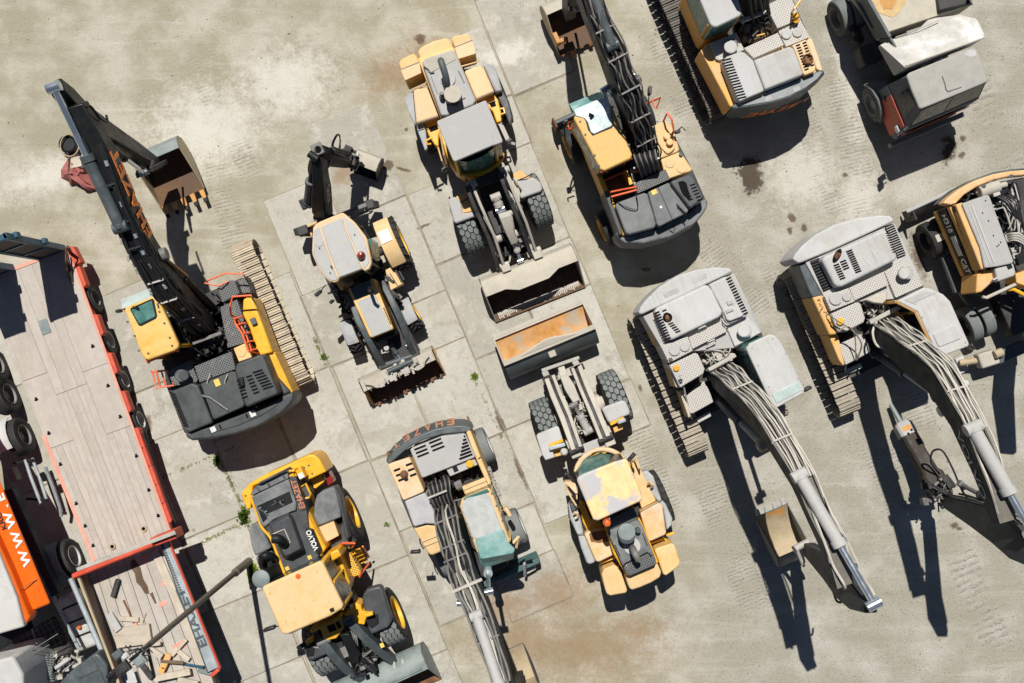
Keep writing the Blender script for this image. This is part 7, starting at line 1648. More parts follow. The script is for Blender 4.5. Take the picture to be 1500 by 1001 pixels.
 t.part('stabiliser_bracket', MB().bar(E(60,320,1.1), E(138,320,1.1),.10,.1).bar(E(100,262,1.2), E(180,226,1.2),.05,.06), M['orange_dusty'], bevel=.01)
 t.slab('rear_deck', E, [(420,210),(580,140),(560,160),(520,170),(440,200)],1.0,.8, M['roof_grey'],.01)
 # hood
 hd = t.slab('engine_hood', L, [(246,66),(262,56),(276,66),(404,0),(424,-14),(438,-6),(580,350),(578,364),(430,424),(408,420),(404,410)],1.80,.9, M['yellow_dusty'],.04, bseg=3)
 t.slab('hood_panel', L, [(314,162),(440,106),(452,112),(566,356),(560,368),(436,418),(426,410)],1.815,1.7, paint('bleached_grey_hood', (.41,.41,.40),.3,(.5,.48,.44),.55, var=.06),.012, parent=hd)
 t.slab('hood_panel', L, [(268,70),(300,40),(410,0),(438,90),(310,152)],1.81,1.7, M['slate'],.012, parent=hd)
 slots(t, L, (512,210),(560,320),9,(8,-4),.035,1.803, hd)
 t.part('exhaust_pipe', MB().tube([L(414,86,1.8), L(404,72,2.45), L(410,60,2.6), L(424,66,2.62)],.045,10), M['black'])
 t.slab('front_grille', L, [(432,428),(580,368),(600,372),(610,398),(456,466)],1.5,.7, M['black'],.03)
 t.part('lamp', MB().cyl(L(530,500,1.0), L(530,500,1.2),.07).tube([L(488,480,1.1), L(500,540,1.1), L(548,525,1.1)],.03,6), M['roof_grey'])
 # loader arms
 for pts in (((500,20),(560,130),(640,300),(690,440),(735,555)),((262,110),(330,300),(400,430),(460,540),(520,640))):
  a = [L(*p, z) for p, z in zip(pts, (1.35,1.55,1.50,1.15,.65))]
  t.part('loader_arm', Arm([(a[0],.10,.08),(a[1],.15,.08),(a[2],.17,.08),(a[3],.15,.08),(a[4],.10,.08)]).mesh(), M['slate'], bevel=.02)
 t.part('loader_cross_tube', MB().cyl(L(480,640,.8), L(720,560,.8),.08, n=12), M['slate'])
 for p, q in (((330,250),(470,560)),((300,280),(380,440)),((610,260),(690,480))): ram(t, L(*p, 1.2), L(*q, .95),.055,.6, M['black_dusty'], M['chrome'])
 ram(t, L(560,480,1.0), L(640,590,.8),.06,.5, M['slate'], M['chrome'])
 clutter(t, E, [(260,700),(380,680),(460,900),(370,900)],.7,1.3,36,('black', 'steel_dark', 'hose'),121,8)
 clutter(t, E, [(600,560),(700,640),(800,900),(740,900)],.6,1.1,24,('black', 'black_dusty', 'steel_dark'),122,6)
 t.slab('side_step', E, [(672,580),(720,556),(800,680),(712,730)],1.05,.6, M['yellow_roof'],.02); t.part('step_bars', MB().bar(E(730,550,1.1), E(790,660,1.1),.04,.04).bar(E(752,545,1.0), E(810,650,1.0),.04,.04).bar(E(705,600,1.07), E(760,690,1.07),.02,.02), M['black_dusty'])
 t.part('red_hose', MB().tube(smooth_path([E(672,750,1.2), E(690,790,1.25), E(720,850,1.2), E(760,900,1.1)],5),.035,7), M['tarp_red'])
 t.slab('air_tank', E, [(780,930),(820,910),(840,960),(800,985)],.8,.5, M['roof_grey'],.03)
 mirror(t, E(236,690,2.3), E(182,750,2.2), sz=(.2,.22)); mirror(t, E(660,620,2.2), E(712,655,2.1), sz=(.24,.2)); mirror(t, E(300,800,1.5), E(280,812,1.6), sz=(.12,.14))
 # front bucket with its clam linkage on top
 O = L(648,712,.45)
 bk = bucket(t, O, d, 2.2, [(-.05,.42),(-.34,.42),(-.46,.20),(-.44,-.10),(-.28,-.34),(.02,-.40),(.42,-.38)],(M['bucket_beige'], M['rust_shaded'], M['orange_dusty']),0,.03)
 w_ = d.cross(UP)
 for s in (-1,1):
  pl = MB()
  e = O - d * .15 + UP * .46 + w_ * (1.0 * s)
  pl.tube(smooth_path([e - d * .1, e - w_ * (.2 * s) + UP * .05, e - w_ * (.3 * s) + d * .12, e - w_ * (.5 * s) + d * .14, e - w_ * (.65 * s) + d * .02 + UP * .06],5),.03,7)
  pl.box(e - d * .02 + UP * .04, d * .12, w_ * .05, UP * .06)
  t.part('clam_pipe', pl, M['beige_dust'], bk)
 ck = MB(); r_ = random.Random(5)
 for i in range(26):
  e = O - d * (.2 + r_.uniform(-.18,.14)) + UP * (.46 + r_.uniform(0,.08)) + w_ * r_.uniform(-.6,.6)
  ck.box(e, d * r_.uniform(.03,.09), w_ * r_.uniform(.02,.07), UP * r_.uniform(.02,.05))
 t.part('clam_linkage', ck, M['steel_pale'], bk, .006)
 t.part('clam_cylinder', MB().cyl(O - d * .28 + UP * .55 - w_ * .5, O - d * .28 + UP * .55 + w_ * .25,.07, n=12), M['slate'], bk)
 for i in range(8): t.part('bucket_tooth', MB().box(O + d * .42 - UP * .365 + w_ * (-.95 + 1.9 * i / 7), d * .045, w_ * .04, UP * .018), M['rust'], bk)
 for q in ((420,815),(630,720),(910,600)): t.part('marker_rod', MB().tube([L(q[0], q[1],.85), L(q[0] - 6, q[1] - 30,.92), L(q[0] - 4, q[1] - 50,.88)],.012,5), M['steel_pale'], bk)
 # digging arm
 st = [(A(368,905,1.0),.16,.20),(A(345,800,1.7),.30,.19),(A(338,690,2.3),.30,.18),(A(332,560,2.8),.24,.15),(A(322,430,3.15),.22,.14),(A(312,300,3.35),.22,.14)]
 am = Arm(st); am_o = t.part('digging_boom', am.mesh(), M['black'], bevel=.03)
 a0, a1 = am.at(1.7,-1.02,-.20), am.at(2.9,-1.02,-.16)
 sdv = -am.side; X = a1 - a0
 rX = am.p[3] - am.p[1]
 e0 = am.p[1] + am.side * .185 - am.up[1] * .10; e1 = am.p[3] + am.side * .158 - am.up[3] * .10
 if e0.x < am.p[1].x: e0 = am.p[1] - am.side * .185 - am.up[1] * .10; e1 = am.p[3] - am.side * .158 - am.up[3] * .10
 nn = (e0 - am.p[1]); Xd = e0 - e1; Yd = am.up[2]
 if Xd.cross(Yd).dot(nn) < 0: Xd = e1 - e0; base = e0
 else: base = e1
 text_mesh('VOLVO', Xd, Yd, base + Xd * .15 + nn.normalized() * .02,.22, M['white'], t, am_o, length=Xd.length * .7, bold=.02)
 ram(t, A(205,780,1.5), A(262,330,3.55),.115,.48, M['slate'], M['black'])
 t.part('cylinder_bracket', MB().box(A(205,780,1.5), d * .14, rt * .2, UP * .05), M['black'], bevel=.02)
 t.part('elbow_plate', MB().box(A(300,262,3.5), d * .15, rt * .14, UP * .05).cyl(A(300,252,3.5), A(300,252,3.6),.1, n=14), M['steel_dark'], am_o, .02)
 t.part('elbow_eye', MB().cyl(A(304,255,3.55), A(304,255,3.615),.07, n=14), M['void'], am_o)
 ds = [(A(312,285,3.4),.16,.12),(A(360,320,3.2),.22,.12),(A(470,360,2.3),.20,.11),(A(590,390,1.1),.14,.10),(A(640,395,.75),.10,.09)]
 dm = Arm(ds); do_ = t.part('dipper', dm.mesh(), M['black'], bevel=.02)
 ram(t, dm.at(1.0,0,.08), dm.at(3.2,0,.22),.06,.6, M['black'], M['chrome'])
 t.part('bucket_link', MB().box(A(600,320,1.0), d * .2, rt * .14, UP * .12).bar(A(570,330,1.3), A(620,260,1.1),.1,.14).bar(A(680,320,.8), A(690,390,.8),.12,.2), M['black_dusty'], bevel=.015)
 clutter(t, A, [(570,240),(640,270),(640,400),(560,380)],.9,1.4,22,('black', 'steel_dark', 'black_dusty'),131,4, False)
 for off in (0,10): t.part('hose', MB().tube(smooth_path([A(440 + off, 265,2.6), A(450 + off, 190,3.1), A(490 + off, 118,3.3), A(516 + off * .3,130,3.2), A(522,190,2.8), A(512 + off, 262,2.2)],7),.016 if off else .02,6), M['hose'], do_)
 for k in range(4): t.part('hose', MB().tube(smooth_path([A(236 + 4 * k, 560,2.4), A(212 + 6 * k, 460,2.8), A(228 + 5 * k, 370,3.3), A(260,330,3.6)],6),.02,6), M['hose'], am_o)
 t.part('hose', MB().tube(smooth_path([A(375,470,2.6), A(410,420,2.8), A(430,360,2.9), A(425,330,2.9)],6),.035,7), M['steel_dark'], do_)
 clutter(t, A, [(270,850),(400,820),(420,930),(280,950)],.6,1.1,30,('black', 'steel_dark', 'black_dusty'),132,8, False)
 u = V((-.354,-.935,0)).normalized()
 O = A(790,410,.42)
 bucket(t, O, u, .72, [(.14,.34),(-.06,.36),(-.24,.26),(-.32,.02),(-.26,-.22),(-.08,-.36),(.30,-.38)],(M['bucket_beige'], M['black'], M['black_dusty']),0,.025)
backhoe()
# ================================================================ dump truck
def dump_truck():
 F = FR(1180,0,3.575)
 d = V((.375,-.927,0)).normalized(); rt = d.cross(UP)          # photo left = truck right
 fr = F(360,545,.5); rr = F(172,96,.5)
 C = (fr + rr) / 2 - rt * .95; C.z = 0
 t = T('dump_truck', 'old dusty tipper truck with a sand coated bed and dull red cab', 'truck', C, math.atan2(d.y, d.x))
 fz = V((fr.x, fr.y, .5)); rz = V((rr.x, rr.y, .5))
 wheel(t, fz - rt * .05, rt, .50,.30, M['rim_grey'], M['rubber_dusty'], kind='road', rimr=.62); wheel(t, fz - rt * 1.95,-rt, .50,.30, M['rim_grey'], M['rubber_dusty'], kind='road', rimr=.62)
 for k, s, r_ in ((-.05,1, True),(-.40,1, False),(-1.6,-1, False),(-1.95,-1, True)): wheel(t, rz + rt * k, rt * s, .50,.28, M['rim_grey'], M['rubber_dusty'], kind='road', rimr=.62, dish=.6, rim=r_)
 t.part('chassis', MB().box(C + UP * .8 - d * .9, d * 2.6, rt * .42, UP * .16), M['black_dusty'], bevel=.02)
 for c in (fz, rz): t.part('axle', MB().cyl(c - rt * 1.9, c - rt * .1,.1, n=12), M['black_dusty'])
 # bed
 t.part('bed_floor', MB().prism(F.poly([(280,-60),(330,0),(400,110),(430,170),(880,20),(840,-80)],2.05),1.3), M['dump_bed'], bevel=.02)
 t.part('bed_side', MB().loft([F.poly([(300,-40),(318,-46),(452,190),(438,200)],2.35), F.poly([(222,-60),(270,-60),(400,190),(360,206)],1.25)]), M['truck_grey'], bevel=.02)
 for a, b in (((256,-30),(300,60)),((300,60),(352,150))): t.part('bed_rib', MB().bar(F(*a, 1.55), F(*b, 1.55),.10,.12), M['truck_grey'], bevel=.02)
 t.part('bed_side', MB().loft([F.poly([(852,-20),(870,30),(878,26),(862,-24)],2.4), F.poly([(830,-20),(850,30),(858,26),(840,-24)],1.3)]), M['truck_grey'], bevel=.02)
 can = [(440,196),(520,160),(640,120),(700,60),(740,50),(868,34),(900,90),(944,172),(940,196),(720,280),(530,354),(522,346)]
 P = F.poly(can, 2.75);
 for i, p in enumerate(P):
  p.z = 2.14 if i in (0,1,2,3,4,5) else 2.70
 t.part('bed_canopy', MB().prism(P, 1.95), paint('sand_grey_canopy', (.46,.445,.41),.4,(.50,.475,.42),.75, patch=((.66,.66,.66),.50,.12,1.0)), bevel=.025)
 t.part('canopy_seam', MB().tube([F(470,196,2.2), F(600,150,2.25), F(700,104,2.25)],.012,5), M['beige_dust'])
 t.part('bed_front', MB().loft([F.poly([(440,200),(452,196),(534,350),(522,352)],2.3), F.poly([(376,208),(402,196),(520,352),(500,352)],1.3)]), M['truck_grey'], bevel=.02)
 t.part('bed_dark_block', MB().prism(F.poly([(700,56),(732,48),(866,20),(850,-10),(800,-40),(690,-30)],2.2),2.0), M['black_dusty'], bevel=.03)  # dark block on the bed floor
 rs = MB(); cc = F(432,16,2.063); r_ = random.Random(2)
 rs.ext([cc + V((math.cos(a) * (.20 + .03 * math.sin(3 * a) + r_.uniform(-.01,.01)), math.sin(a) * (.18 + .03 * math.sin(5 * a) + r_.uniform(-.01,.01)),0)) for a in [2 * math.pi * i / 60 for i in range(60)]], UP * .004)
 ha = MB(); c2 = cc - UP * .006
 ha.ext([c2 + V((math.cos(a) * (.42 + .05 * math.sin(3 * a + 1) + .03 * math.sin(7 * a) + r_.uniform(-.012,.012)), math.sin(a) * (.34 + .05 * math.sin(4 * a) + r_.uniform(-.012,.012)),0)) for a in [2 * math.pi * i / 70 for i in range(70)]], UP * .003)
 t.part('rust_halo', ha, paint('pale_rust_halo', (.60,.42,.20),.3,(.55,.48,.36),.8))
 t.part('rust_spot', rs, M['rust_bright'])
 for k in range(7):
  t.part('bed_rivet', MB().cyl(F(318 + 18 * k, -6 + 26 * k, 1.72), F(318 + 18 * k, -6 + 26 * k, 1.80),.03, n=8), M['steel_dark'])
 t.part('canopy_rim', MB().tube([F(524,346,2.70), F(722,274,2.70), F(936,198,2.70), F(942,172,2.70)],.025,6), M['beige_dust'])
 # tank and chassis fittings
 t.part('fuel_tank', MB().prism(F.poly([(280,246),(372,210),(414,300),(320,340),(306,332)],.95),.45), M['black_dusty'], bevel=.05, bseg=3)
 t.part('chassis_fitting', MB().bar(F(234,170,.8), F(250,100,.8),.12,.1).bar(F(246,200,.7), F(300,220,.7),.2,.2).box(F(270,180,.7), d * .15, rt * .1, UP * .12), M['black_dusty'], bevel=.03)
 t.part('air_tank', MB().cyl(F(440,385,.9), F(520,350,.9),.14, n=14), M['black_dusty'])
 # cab: roof, glass house, lower body
 roof = [(530,396),(546,380),(700,318),(884,246),(898,256),(930,336),(958,420),(944,434),(770,506),(606,572),(594,562),(560,480)]
 P = F.poly(roof, 2.62)
 corner = [P[0], P[3], P[6], P[9]]; c = sum(corner, V()) / 4
 rw = rt.copy()
 def ringat(z, out, front):
  q = []
  for p, (sx, sy) in zip(corner, ((1,-1),(-1,-1),(-1,1),(1,1))):
   q.append(V((p.x, p.y, z)) + rw * (sx * out) + d * (front if sy > 0 else -front * .2))
  return q
 belt = ringat(1.72,.14,.30); lowr = ringat(.75,.14,.36)
 body = t.part('cab_body', MB().loft([lowr, belt]), M['truck_grey'], bevel=.05, bseg=3)
 t.part('cab_glasshouse', MB().loft([ringat(1.725,.12,.27), ringat(2.56,.0,.0)]), M['truck_grey'], bevel=.02)
 def quad(a, b, c_, e, off, m, nm, par=None):
  n_ = (b - a).cross(e - a).normalized()
  if n_.dot((a + c_) / 2 - V((c.x, c.y, 1.9))) < 0: n_ = -n_
  return t.part(nm, MB().ext([a, b, c_, e], n_ * off), m, par)
 Bt, Tp = ringat(1.725,.12,.27), ringat(2.56,.0,.0)
 def sub(i, j, u0, u1, v0, v1):
  f = lambda u, v: Bt[i].lerp(Bt[j], u).lerp(Tp[i].lerp(Tp[j], u), v)
  return f(u0, v0), f(u1, v0), f(u1, v1), f(u0, v1)
 quad(*sub(3,2,.04,.49,.12,.92),.012, M['glass'], 'windscreen'); quad(*sub(3,2,.51,.96,.12,.92),.012, M['glass'], 'windscreen')
 quad(*sub(0,3,.30,.80,.14,.88),.012, M['glass'], 'side_window')
 lr = [lowr[0].lerp(lowr[3],.22), lowr[3], belt[3], belt[0].lerp(belt[3],.22)]
 dr = quad(lr[0], lowr[0].lerp(lowr[3],.92), belt[0].lerp(belt[3],.92), lr[3],.02, M['truck_red'], 'door')
 quad(lowr[3].lerp(lowr[2],.05) + UP * .35, lowr[3].lerp(lowr[2],.92) + UP * .35, lowr[3].lerp(lowr[2],.92) + UP * .62, lowr[3].lerp(lowr[2],.05) + UP * .62,.02, M['truck_red'], 'front_panel')
 t.part('door_handle', MB().box((lr[0] + lr[3]) / 2 + rt * .03 + UP * .1, d * .08, rt * .02, UP * .02), M['black'], dr)
 rf = t.part('cab_roof', MB().prism(P, 2.54), paint('grey_dust_cab_roof', (.36,.35,.32),.45,(.43,.41,.365),.7, patch=((.46,.45,.43),.60,.15,1.2)), bevel=.05, bseg=4)
 t.part('roof_hatch_seam', MB().tube([F(716,400,2.63), F(730,440,2.63), F(736,470,2.63), F(746,480,2.63), F(816,456,2.63)],.014,5), M['truck_grey'], rf)
 t.part('roof_dust_patch', MB().prism(F.poly([(830,286),(860,262),(888,262),(896,290),(866,300)],2.623),2.61), M['roof_white'], rf)
 t.part('bumper', MB().bar(lowr[3] + d * .12 - UP * .18 + rt * .06, lowr[2] + d * .12 - UP * .18,.14,.24), M['steel_dark'], bevel=.03)
 t.part('grille', MB().bar(lowr[3].lerp(lowr[2],.15) + d * .03 + UP * .2, lowr[3].lerp(lowr[2],.8) + d * .03 + UP * .2,.04,.3), M['black_dusty'], bevel=.01)
 mirror(t, belt[3] + UP * .45 - d * .1, belt[3] + UP * .35 + rt * .22, sz=(.2,.3)); mirror(t, belt[3] + UP * .1, belt[3] - UP * .1 + rt * .16 + d * .05, sz=(.26,.2))
 t.part('headlight_cover', MB().box(belt[3] - UP * .35 + rt * .02 - d * .12, d * .10, rt * .06, UP * .1), M['sticker'], bevel=.03)
 fd = MB().loft([[fz + rt * x + (d * math.cos(R(a)) + UP * math.sin(R(a))) * r for x, r in ((-.34,.56),(.16,.56),(.16,.62),(-.34,.62))] for a in (20,45,70,95,120,145,165)])
 t.part('wheel_arch', fd, M['truck_grey'], bevel=.02)
dump_truck()
# ================================================================ low loader trailer
def low_loader():
 D = FR(0,580,2.379); Cc = FR(0,330,3.45); K = FR(150,800,4.98); G = FR(0,820,5.53)
 d = V((.345,-.939,0)).normalized(); rt = d.cross(UP); lf = -rt      # lf = photo right
 zd = .98
 fl, fr_ = W(138,822, zd), W(249,782, zd)
 rl, rr = W(-28,412, zd), W(98,365, zd)
 C = (fl + fr_ + rl + rr) / 4; C.z = 0
 t = T('low_loader_trailer', 'long red low loader trailer with a worn plank deck and blue loading ramps', 'trailer', C, math.atan2(d.y, d.x))
 frame = t.part('deck_frame', MB().prism([W(138,824,.93), W(250,784,.93), W(101,368,.93), W(-25,413,.93)],.62), M['red'], bevel=.02)
 dm = paint('worn_plank_deck', (.435,.392,.345),.45,(.485,.445,.395),.8, var=.10, streak=.5, wearc=(.38,.31,.24), patch=((.45,.30,.15),.68,.10,1.1), tone=.05)
 def lerp2(u, v):        # u: 0 rear..1 front, v: 0 left..1 right
  return rl.lerp(fl, u).lerp(rr.lerp(fr_, u), v)
 for bi, (v0, v1, us) in enumerate([(0,.31,(0,.36,.60)),(.31,.42,(0,.44)),(.42,.58,(0,.44)),(.58,.69,(0,.44)),(.69,1,(0,.40,.62))] +
   [(a, b, (.44,1)) for a, b in ((.31,.38),(.38,.44),(.44,.50),(.50,.56),(.56,.62),(.62,.69))] + [(a, b, (.60,1)) for a, b in ((0,.08),(.08,.16),(.16,.24),(.24,.31))] + [(a, b, (.62,1)) for a, b in ((.69,.77),(.77,.85),(.85,.93),(.93,1))]):
  v0 += .0008; v1 -= .0008
  for ui in range(len(us) - 1):
   u0, u1 = us[ui] + .0006, us[ui + 1] - .0006
   z = zd + random.Random(bi * 7 + ui).uniform(-.005,.004)
   q = [lerp2(u0, v0), lerp2(u0, v1), lerp2(u1, v1), lerp2(u1, v0)]
   for p in q: p.z = z
   t.part('deck_plank', MB().prism(q, .94), dm, bevel=.004)
 t.part('edge_rail', MB().bar(lerp2(.0,1.0) + lf * .03, lerp2(1,1.0) + lf * .03,.07,.05), M['red_faded'], bevel=.01)
 t.part('edge_rail', MB().bar(lerp2(.55,0) - lf * .0 + UP * .004, lerp2(1,0) + UP * .004,.10,.02), M['red_faded'], bevel=.006)
 t.part('edge_rail', MB().bar(lerp2(.0,.0) + UP * .004, lerp2(0,1) + UP * .004,.10,.02), M['red_faded'], bevel=.006)
 # side pockets between the wheels, D-rings
 for u in (.03,.10,.27,.405,.54,.67,.735,.80,.865,.93):
  p = lerp2(u, 1) + lf * .10
  t.part('stake_pocket', MB().prism([V((q.x, q.y, .97)) for q in (p - d * .32 - lf * .04, p - d * .26 + lf * .06, p + d * .26 + lf * .06, p + d * .32 - lf * .04)],.7), M['red'], bevel=.015)
 for u, v in ((.43,.08),(.55,.07),(.66,.06),(.80,.06),(.88,.06),(.95,.06),(.33,.90),(.47,.91),(.58,.92),(.72,.94),(.84,.94),(.93,.94)):
  p = lerp2(u, v); p.z = zd + .004
  t.part('lashing_ring', MB().box(p, d * .05, lf * .03, UP * .004).box(p + d * .02, d * .02, lf * .05, UP * .006), M['void'])
 p = lerp2(.215,.47); t.part('deck_patch_plate', MB().box(V((p.x, p.y, zd + .012)), d * .20, lf * .13, UP * .006), M['bucket_teal'], bevel=.004)
 for u, v in ((.975,.28),(.955,.72)):
  p = lerp2(u, v); t.part('lashing_eye', MB().lathe(V((p.x, p.y, zd + .01)), UP, [(0,.09),(.03,.09),(.03,.05),(0,.05)],14), M['rust_sand'])
 # wheels
 px = [(136,437),(157,499),(179,557),(202,616),(114,385)]
 for i, q in enumerate(px[:4]):
  c = W(q[0], q[1],.42); c = c - lf * .06; c.z = .42
  wheel(t, c, lf, .42,.30, M['rim_white'] if i else M['rim_grey'], M['rubber'], kind='road', rimr=.56, dish=.7)
  wheel(t, c - lf * .36, lf, .42,.28, M['rim_grey'], M['rubber'], kind='road', rimr=.56, dish=.7, rim=False)
  c2 = c - lf * 2.0
  wheel(t, c2,-lf, .42,.30, M['rim_grey'], M['rubber'], kind='road', rimr=.56, dish=.7)
  t.part('axle', MB().cyl(c, c2,.07, n=10), M['black_dusty'])
 t.part('side_tube', MB().tube([D(500,130,.75), D(540,260,.75), D(612,440,.75)],.07,10), M['black'])
 t.part('tail_lamp_bar', MB().bar(lerp2(.0,1) + lf * .1 - UP * .1, lerp2(.06,1) + lf * .16 - UP * .1,.2,.3), M['red'], bevel=.02)
 # upright ramps
 for v0, v1 in ((.68,1.0),(.08,.40)):
  a, b = lerp2(-.004, v0), lerp2(-.004, v1); a.z = b.z = 1.0; x = (b - a).normalized(); zt = 4.05
  fr = MB()
  for s in (a + x * .05, b - x * .05): fr.box(V((s.x, s.y, (1.0 + zt) / 2)), x * .05, d * .09, UP * (zt - 1.0) / 2)
  for z in (1.05,2.0,3.0, zt - .05): fr.bar(a + UP * (z - 1.0), b + UP * (z - 1.0),.15,.10)
  o = t.part('loading_ramp', fr, M['blue_ramp'], bevel=.015)
  pl = MB()
  for i in range(16):
   z = .12 + i * .187; pl.bar(a + x * .08 + UP * z, b - x * .08 + UP * z, .08,.165)
  t.part('ramp_plank', pl, M['ramp_wood'], o, .004)
  br = MB()
  for z in (1.2,2.6): br.box(b + x * .03 + UP * z - d * .05, x * .05, d * .07, UP * .10)
  t.part('ramp_bracket', br, M['blue_ramp'], o, .01)
 t.part('ramp_hinge', MB().bar(W(99,362,1.5), W(104,372,1.0),.08,.08).bar(W(98,372,1.2), W(106,412,1.0),.06,.06), M['black_dusty'])
 t.part('chain', MB().tube(smooth_path([W(97,362,1.6), W(97,388,1.3), W(100,404,1.1), W(107,417,1.0)],4),.025,6), M['rust'])
 # gooseneck with its trough
 zg = 1.30
 g0, g1 = D(268,622,1.75), D(545,510,1.75)
 t.part('bulkhead', MB().bar(g0, g1,.14,.55).bar(g0 + UP * .28, g1 + UP * .28,.10,.04), M['red'], bevel=.02)
 t.part('bulkhead_cap', MB().bar(D(268,606,2.02), D(612,476,2.02),.10,.04), M['steel_pale'], bevel=.01)
 t.part('corner_block', MB().box(D(582,490,1.6), d * .12, lf * .34, UP * .3), M['red'], bevel=.02)
 gq = [D(300,620, zg), D(560,515, zg), D(760,1040, zg), D(440,1100, zg)]
 nb = 8
 for i in range(nb):
  a, b = i / nb + .003,(i + 1) / nb - .003
  q = [gq[0].lerp(gq[1], a), gq[0].lerp(gq[1], b), gq[3].lerp(gq[2], b), gq[3].lerp(gq[2], a)]
  t.part('gooseneck_plank', MB().prism(q, zg - .06), dm, bevel=.004)
 st = paint('dark_rot_stain', (.10,.06,.035),.3,(.3,.24,.18),.9)
 mb = MB(); r_ = random.Random(9); pts = [(455,575),(470,570),(490,600),(500,640),(515,665),(520,690),(505,690),(490,665),(475,650),(470,620),(455,600)]
 t.part('deck_rot', MB().prism(D.poly(pts, zg + .004), zg), st); t.part('deck_rot', MB().prism(D.poly([(522,690),(532,684),(546,722),(540,726)], zg + .004), zg), st)
 for q in (((488,564),(520,552),(524,578),(496,590)),((560,642),(588,630),(596,652),(566,666)),((552,722),(580,712),(584,726),(556,738)),((600,870),(640,852),(646,876),(612,886))):
  t.part('steel_insert', MB().prism(D.poly(q, zg + .008), zg - .02), M['red_faded'], bevel=.004)
 t.part('left_wall', MB().loft([D.poly([(266,622),(276,618),(420,1000),(410,1004)],1.92), D.poly([(276,626),(306,618),(440,1000),(420,1004)], zg)]), M['wood_dark'], bevel=.01)
 t.part('left_wall_cap', MB().bar(D(268,620,1.94), D(414,1000,1.94),.06,.03), M['rust_sand'])
 rw = t.part('right_wall', MB().loft([D.poly([(556,512),(588,506),(764,948),(722,966)],1.52), D.poly([(556,512),(590,506),(766,948),(722,966)],.95)]), M['slate'], bevel=.015)
 wa, wb = D(600,600,1.525), D(742,940,1.525)
 t.part('wall_cap', MB().prism(D.poly([(562,514),(584,508),(760,946),(726,962)],1.526),1.5), M['galv'], rw, .004)
 a, b = D(672,838,1.53), D(598,672,1.53)
 sl = MB()
 for i in range(22):
  p = D(574,520,1.53).lerp(D(645,700,1.53), i / 21); sl.box(p - lf * .05, d * .025, lf * .03, UP * .003)
 t.part('wall_slots', sl, M['slate'], rw)
 tx0, tx1 = D(716,872,1.53), D(630,668,1.53)
 text_mesh('EHAZET', tx1 - tx0, UP.cross(tx1 - tx0), tx0 + lf * .06,.22, M['slate'], t, rw, length=(tx1 - tx0).length, bold=.03)
 t.part('red_rail', MB().bar(D(588,505,1.50), D(768,950,1.50),.05,.10), M['red'], rw, .01)
 t.part('corner_lamp', MB().bar(D(736,976,1.5), D(764,952,1.5),.10,.10), M['red'], bevel=.02)
 t.part('inner_beam', MB().bar(D(540,540, zg + .03), D(715,940, zg + .03),.22,.05), M['wood_pale'], rw, .008)
 t.part('gooseneck_body', MB().prism([D(275,640,1.22), D(560,520,1.22), D(770,1040,1.22), D(430,1100,1.22)],.95), M['black_dusty'], bevel=.02)
 t.part('side_pipe', MB().tube([D(246,636,1.6), D(330,830,1.6), D(392,975,1.6)],.07,10), M['galv'])
 t.part('side_bracket', MB().box(D(392,905,1.4), d * .2, lf * .05, UP * .1).box(D(406,960,1.4), d * .15, lf * .08, UP * .1), M['roof_grey'], bevel=.01)
 return dict(D=D, K=K, zg=zg, d=d, lf=lf)
LL = low_loader()
# loose timber and scrap lying on the gooseneck
def plank(F, a, b, w, h, z, mat, label, cat='plank', name='wooden_plank', lift=0.0, group='loose timber on the trailer'):
 p, q = F(a[0], a[1], z + h / 2 + .01), F(b[0], b[1], z + h / 2 + .01 + lift)
 solo(name, MB().bar(p, q, w, h), M[mat], label, cat, group, .008)
D_, K_ = LL['D'], LL['K']
plank(D_, (412,640),(394,700),.12,.12,1.30, 'black_dusty', 'dark square beam standing apart near the rot stain on the trailer', 'beam', 'timber_beam')
plank(D_, (380,760),(414,818),.20,.05,1.30, 'roof_grey', 'whitish short board beside the dark trailer side wall', lift=.12)
plank(D_, (416,776),(484,780),.12,.06,1.30, 'wood_pale', 'short pale plank with a rusty end lying across the deck boards')
plank(D_, (430,712),(470,800),.04,.04,1.30, 'rust', 'thin rusty iron bar lying along the deck boards', 'iron bar', 'iron_bar')
plank(D_, (508,756),(496,792),.03,.03,1.30, 'rust_sand', 'tiny brown stick lying alone on the deck boards', 'stick', 'wooden_stick')
plank(D_, (404,845),(526,828),.52,.10,1.30, 'wood_pale', 'broad pale board under the lamp cluster', lift=.03)
plank(D_, (470,792),(480,816),.10,.05,1.30, 'red_faded', 'small pinkish block next to the broad pale board', 'block', 'timber_block')
rnd = random.Random(77)
lst = [((520,880),(565,910),.16,.08, 'wood_pale', 'stubby pale block at the upper end of the scrap pile'),
       ((560,965),(590,900),.16,.09, 'orange_dusty', 'reddish brown plank leaning in the middle of the scrap pile'),
       ((540,985),(664,960),.17,.10, 'wood_pale', 'long pale plank lying across the bottom of the scrap pile'),
       ((610,880),(660,920),.12,.06, 'wood_pale', 'pale chip board by the grey side wall'),
       ((650,850),(600,906),.08,.05, 'wood_pale', 'narrow slanting pale lath by the grey side wall'),
       ((500,870),(560,862),.10,.06, 'wood_pale', 'short lath right below the broad pale board'),
       ((585,905),(570,950),.10,.12, 'beacon_red', 'red painted square bar among the scrap timber'),
       ((640,935),(710,945),.06,.04, 'blue_ramp', 'bluish flat iron strip in the scrap pile'),
       ((620,990),(690,1005),.16,.08, 'wood_pale', 'pale plank end cut off by the picture edge'),
       ((470,905),(530,985),.14,.07, 'black_dusty', 'dark tarred plank along the left of the scrap pile'),
       ((690,955),(745,970),.10,.08, 'bucket_teal', 'grey blue metal profile next to the red corner lamp'),
       ((560,925),(640,930),.08,.05, 'wood_dark', 'dark brown lath between the paler scrap planks')]
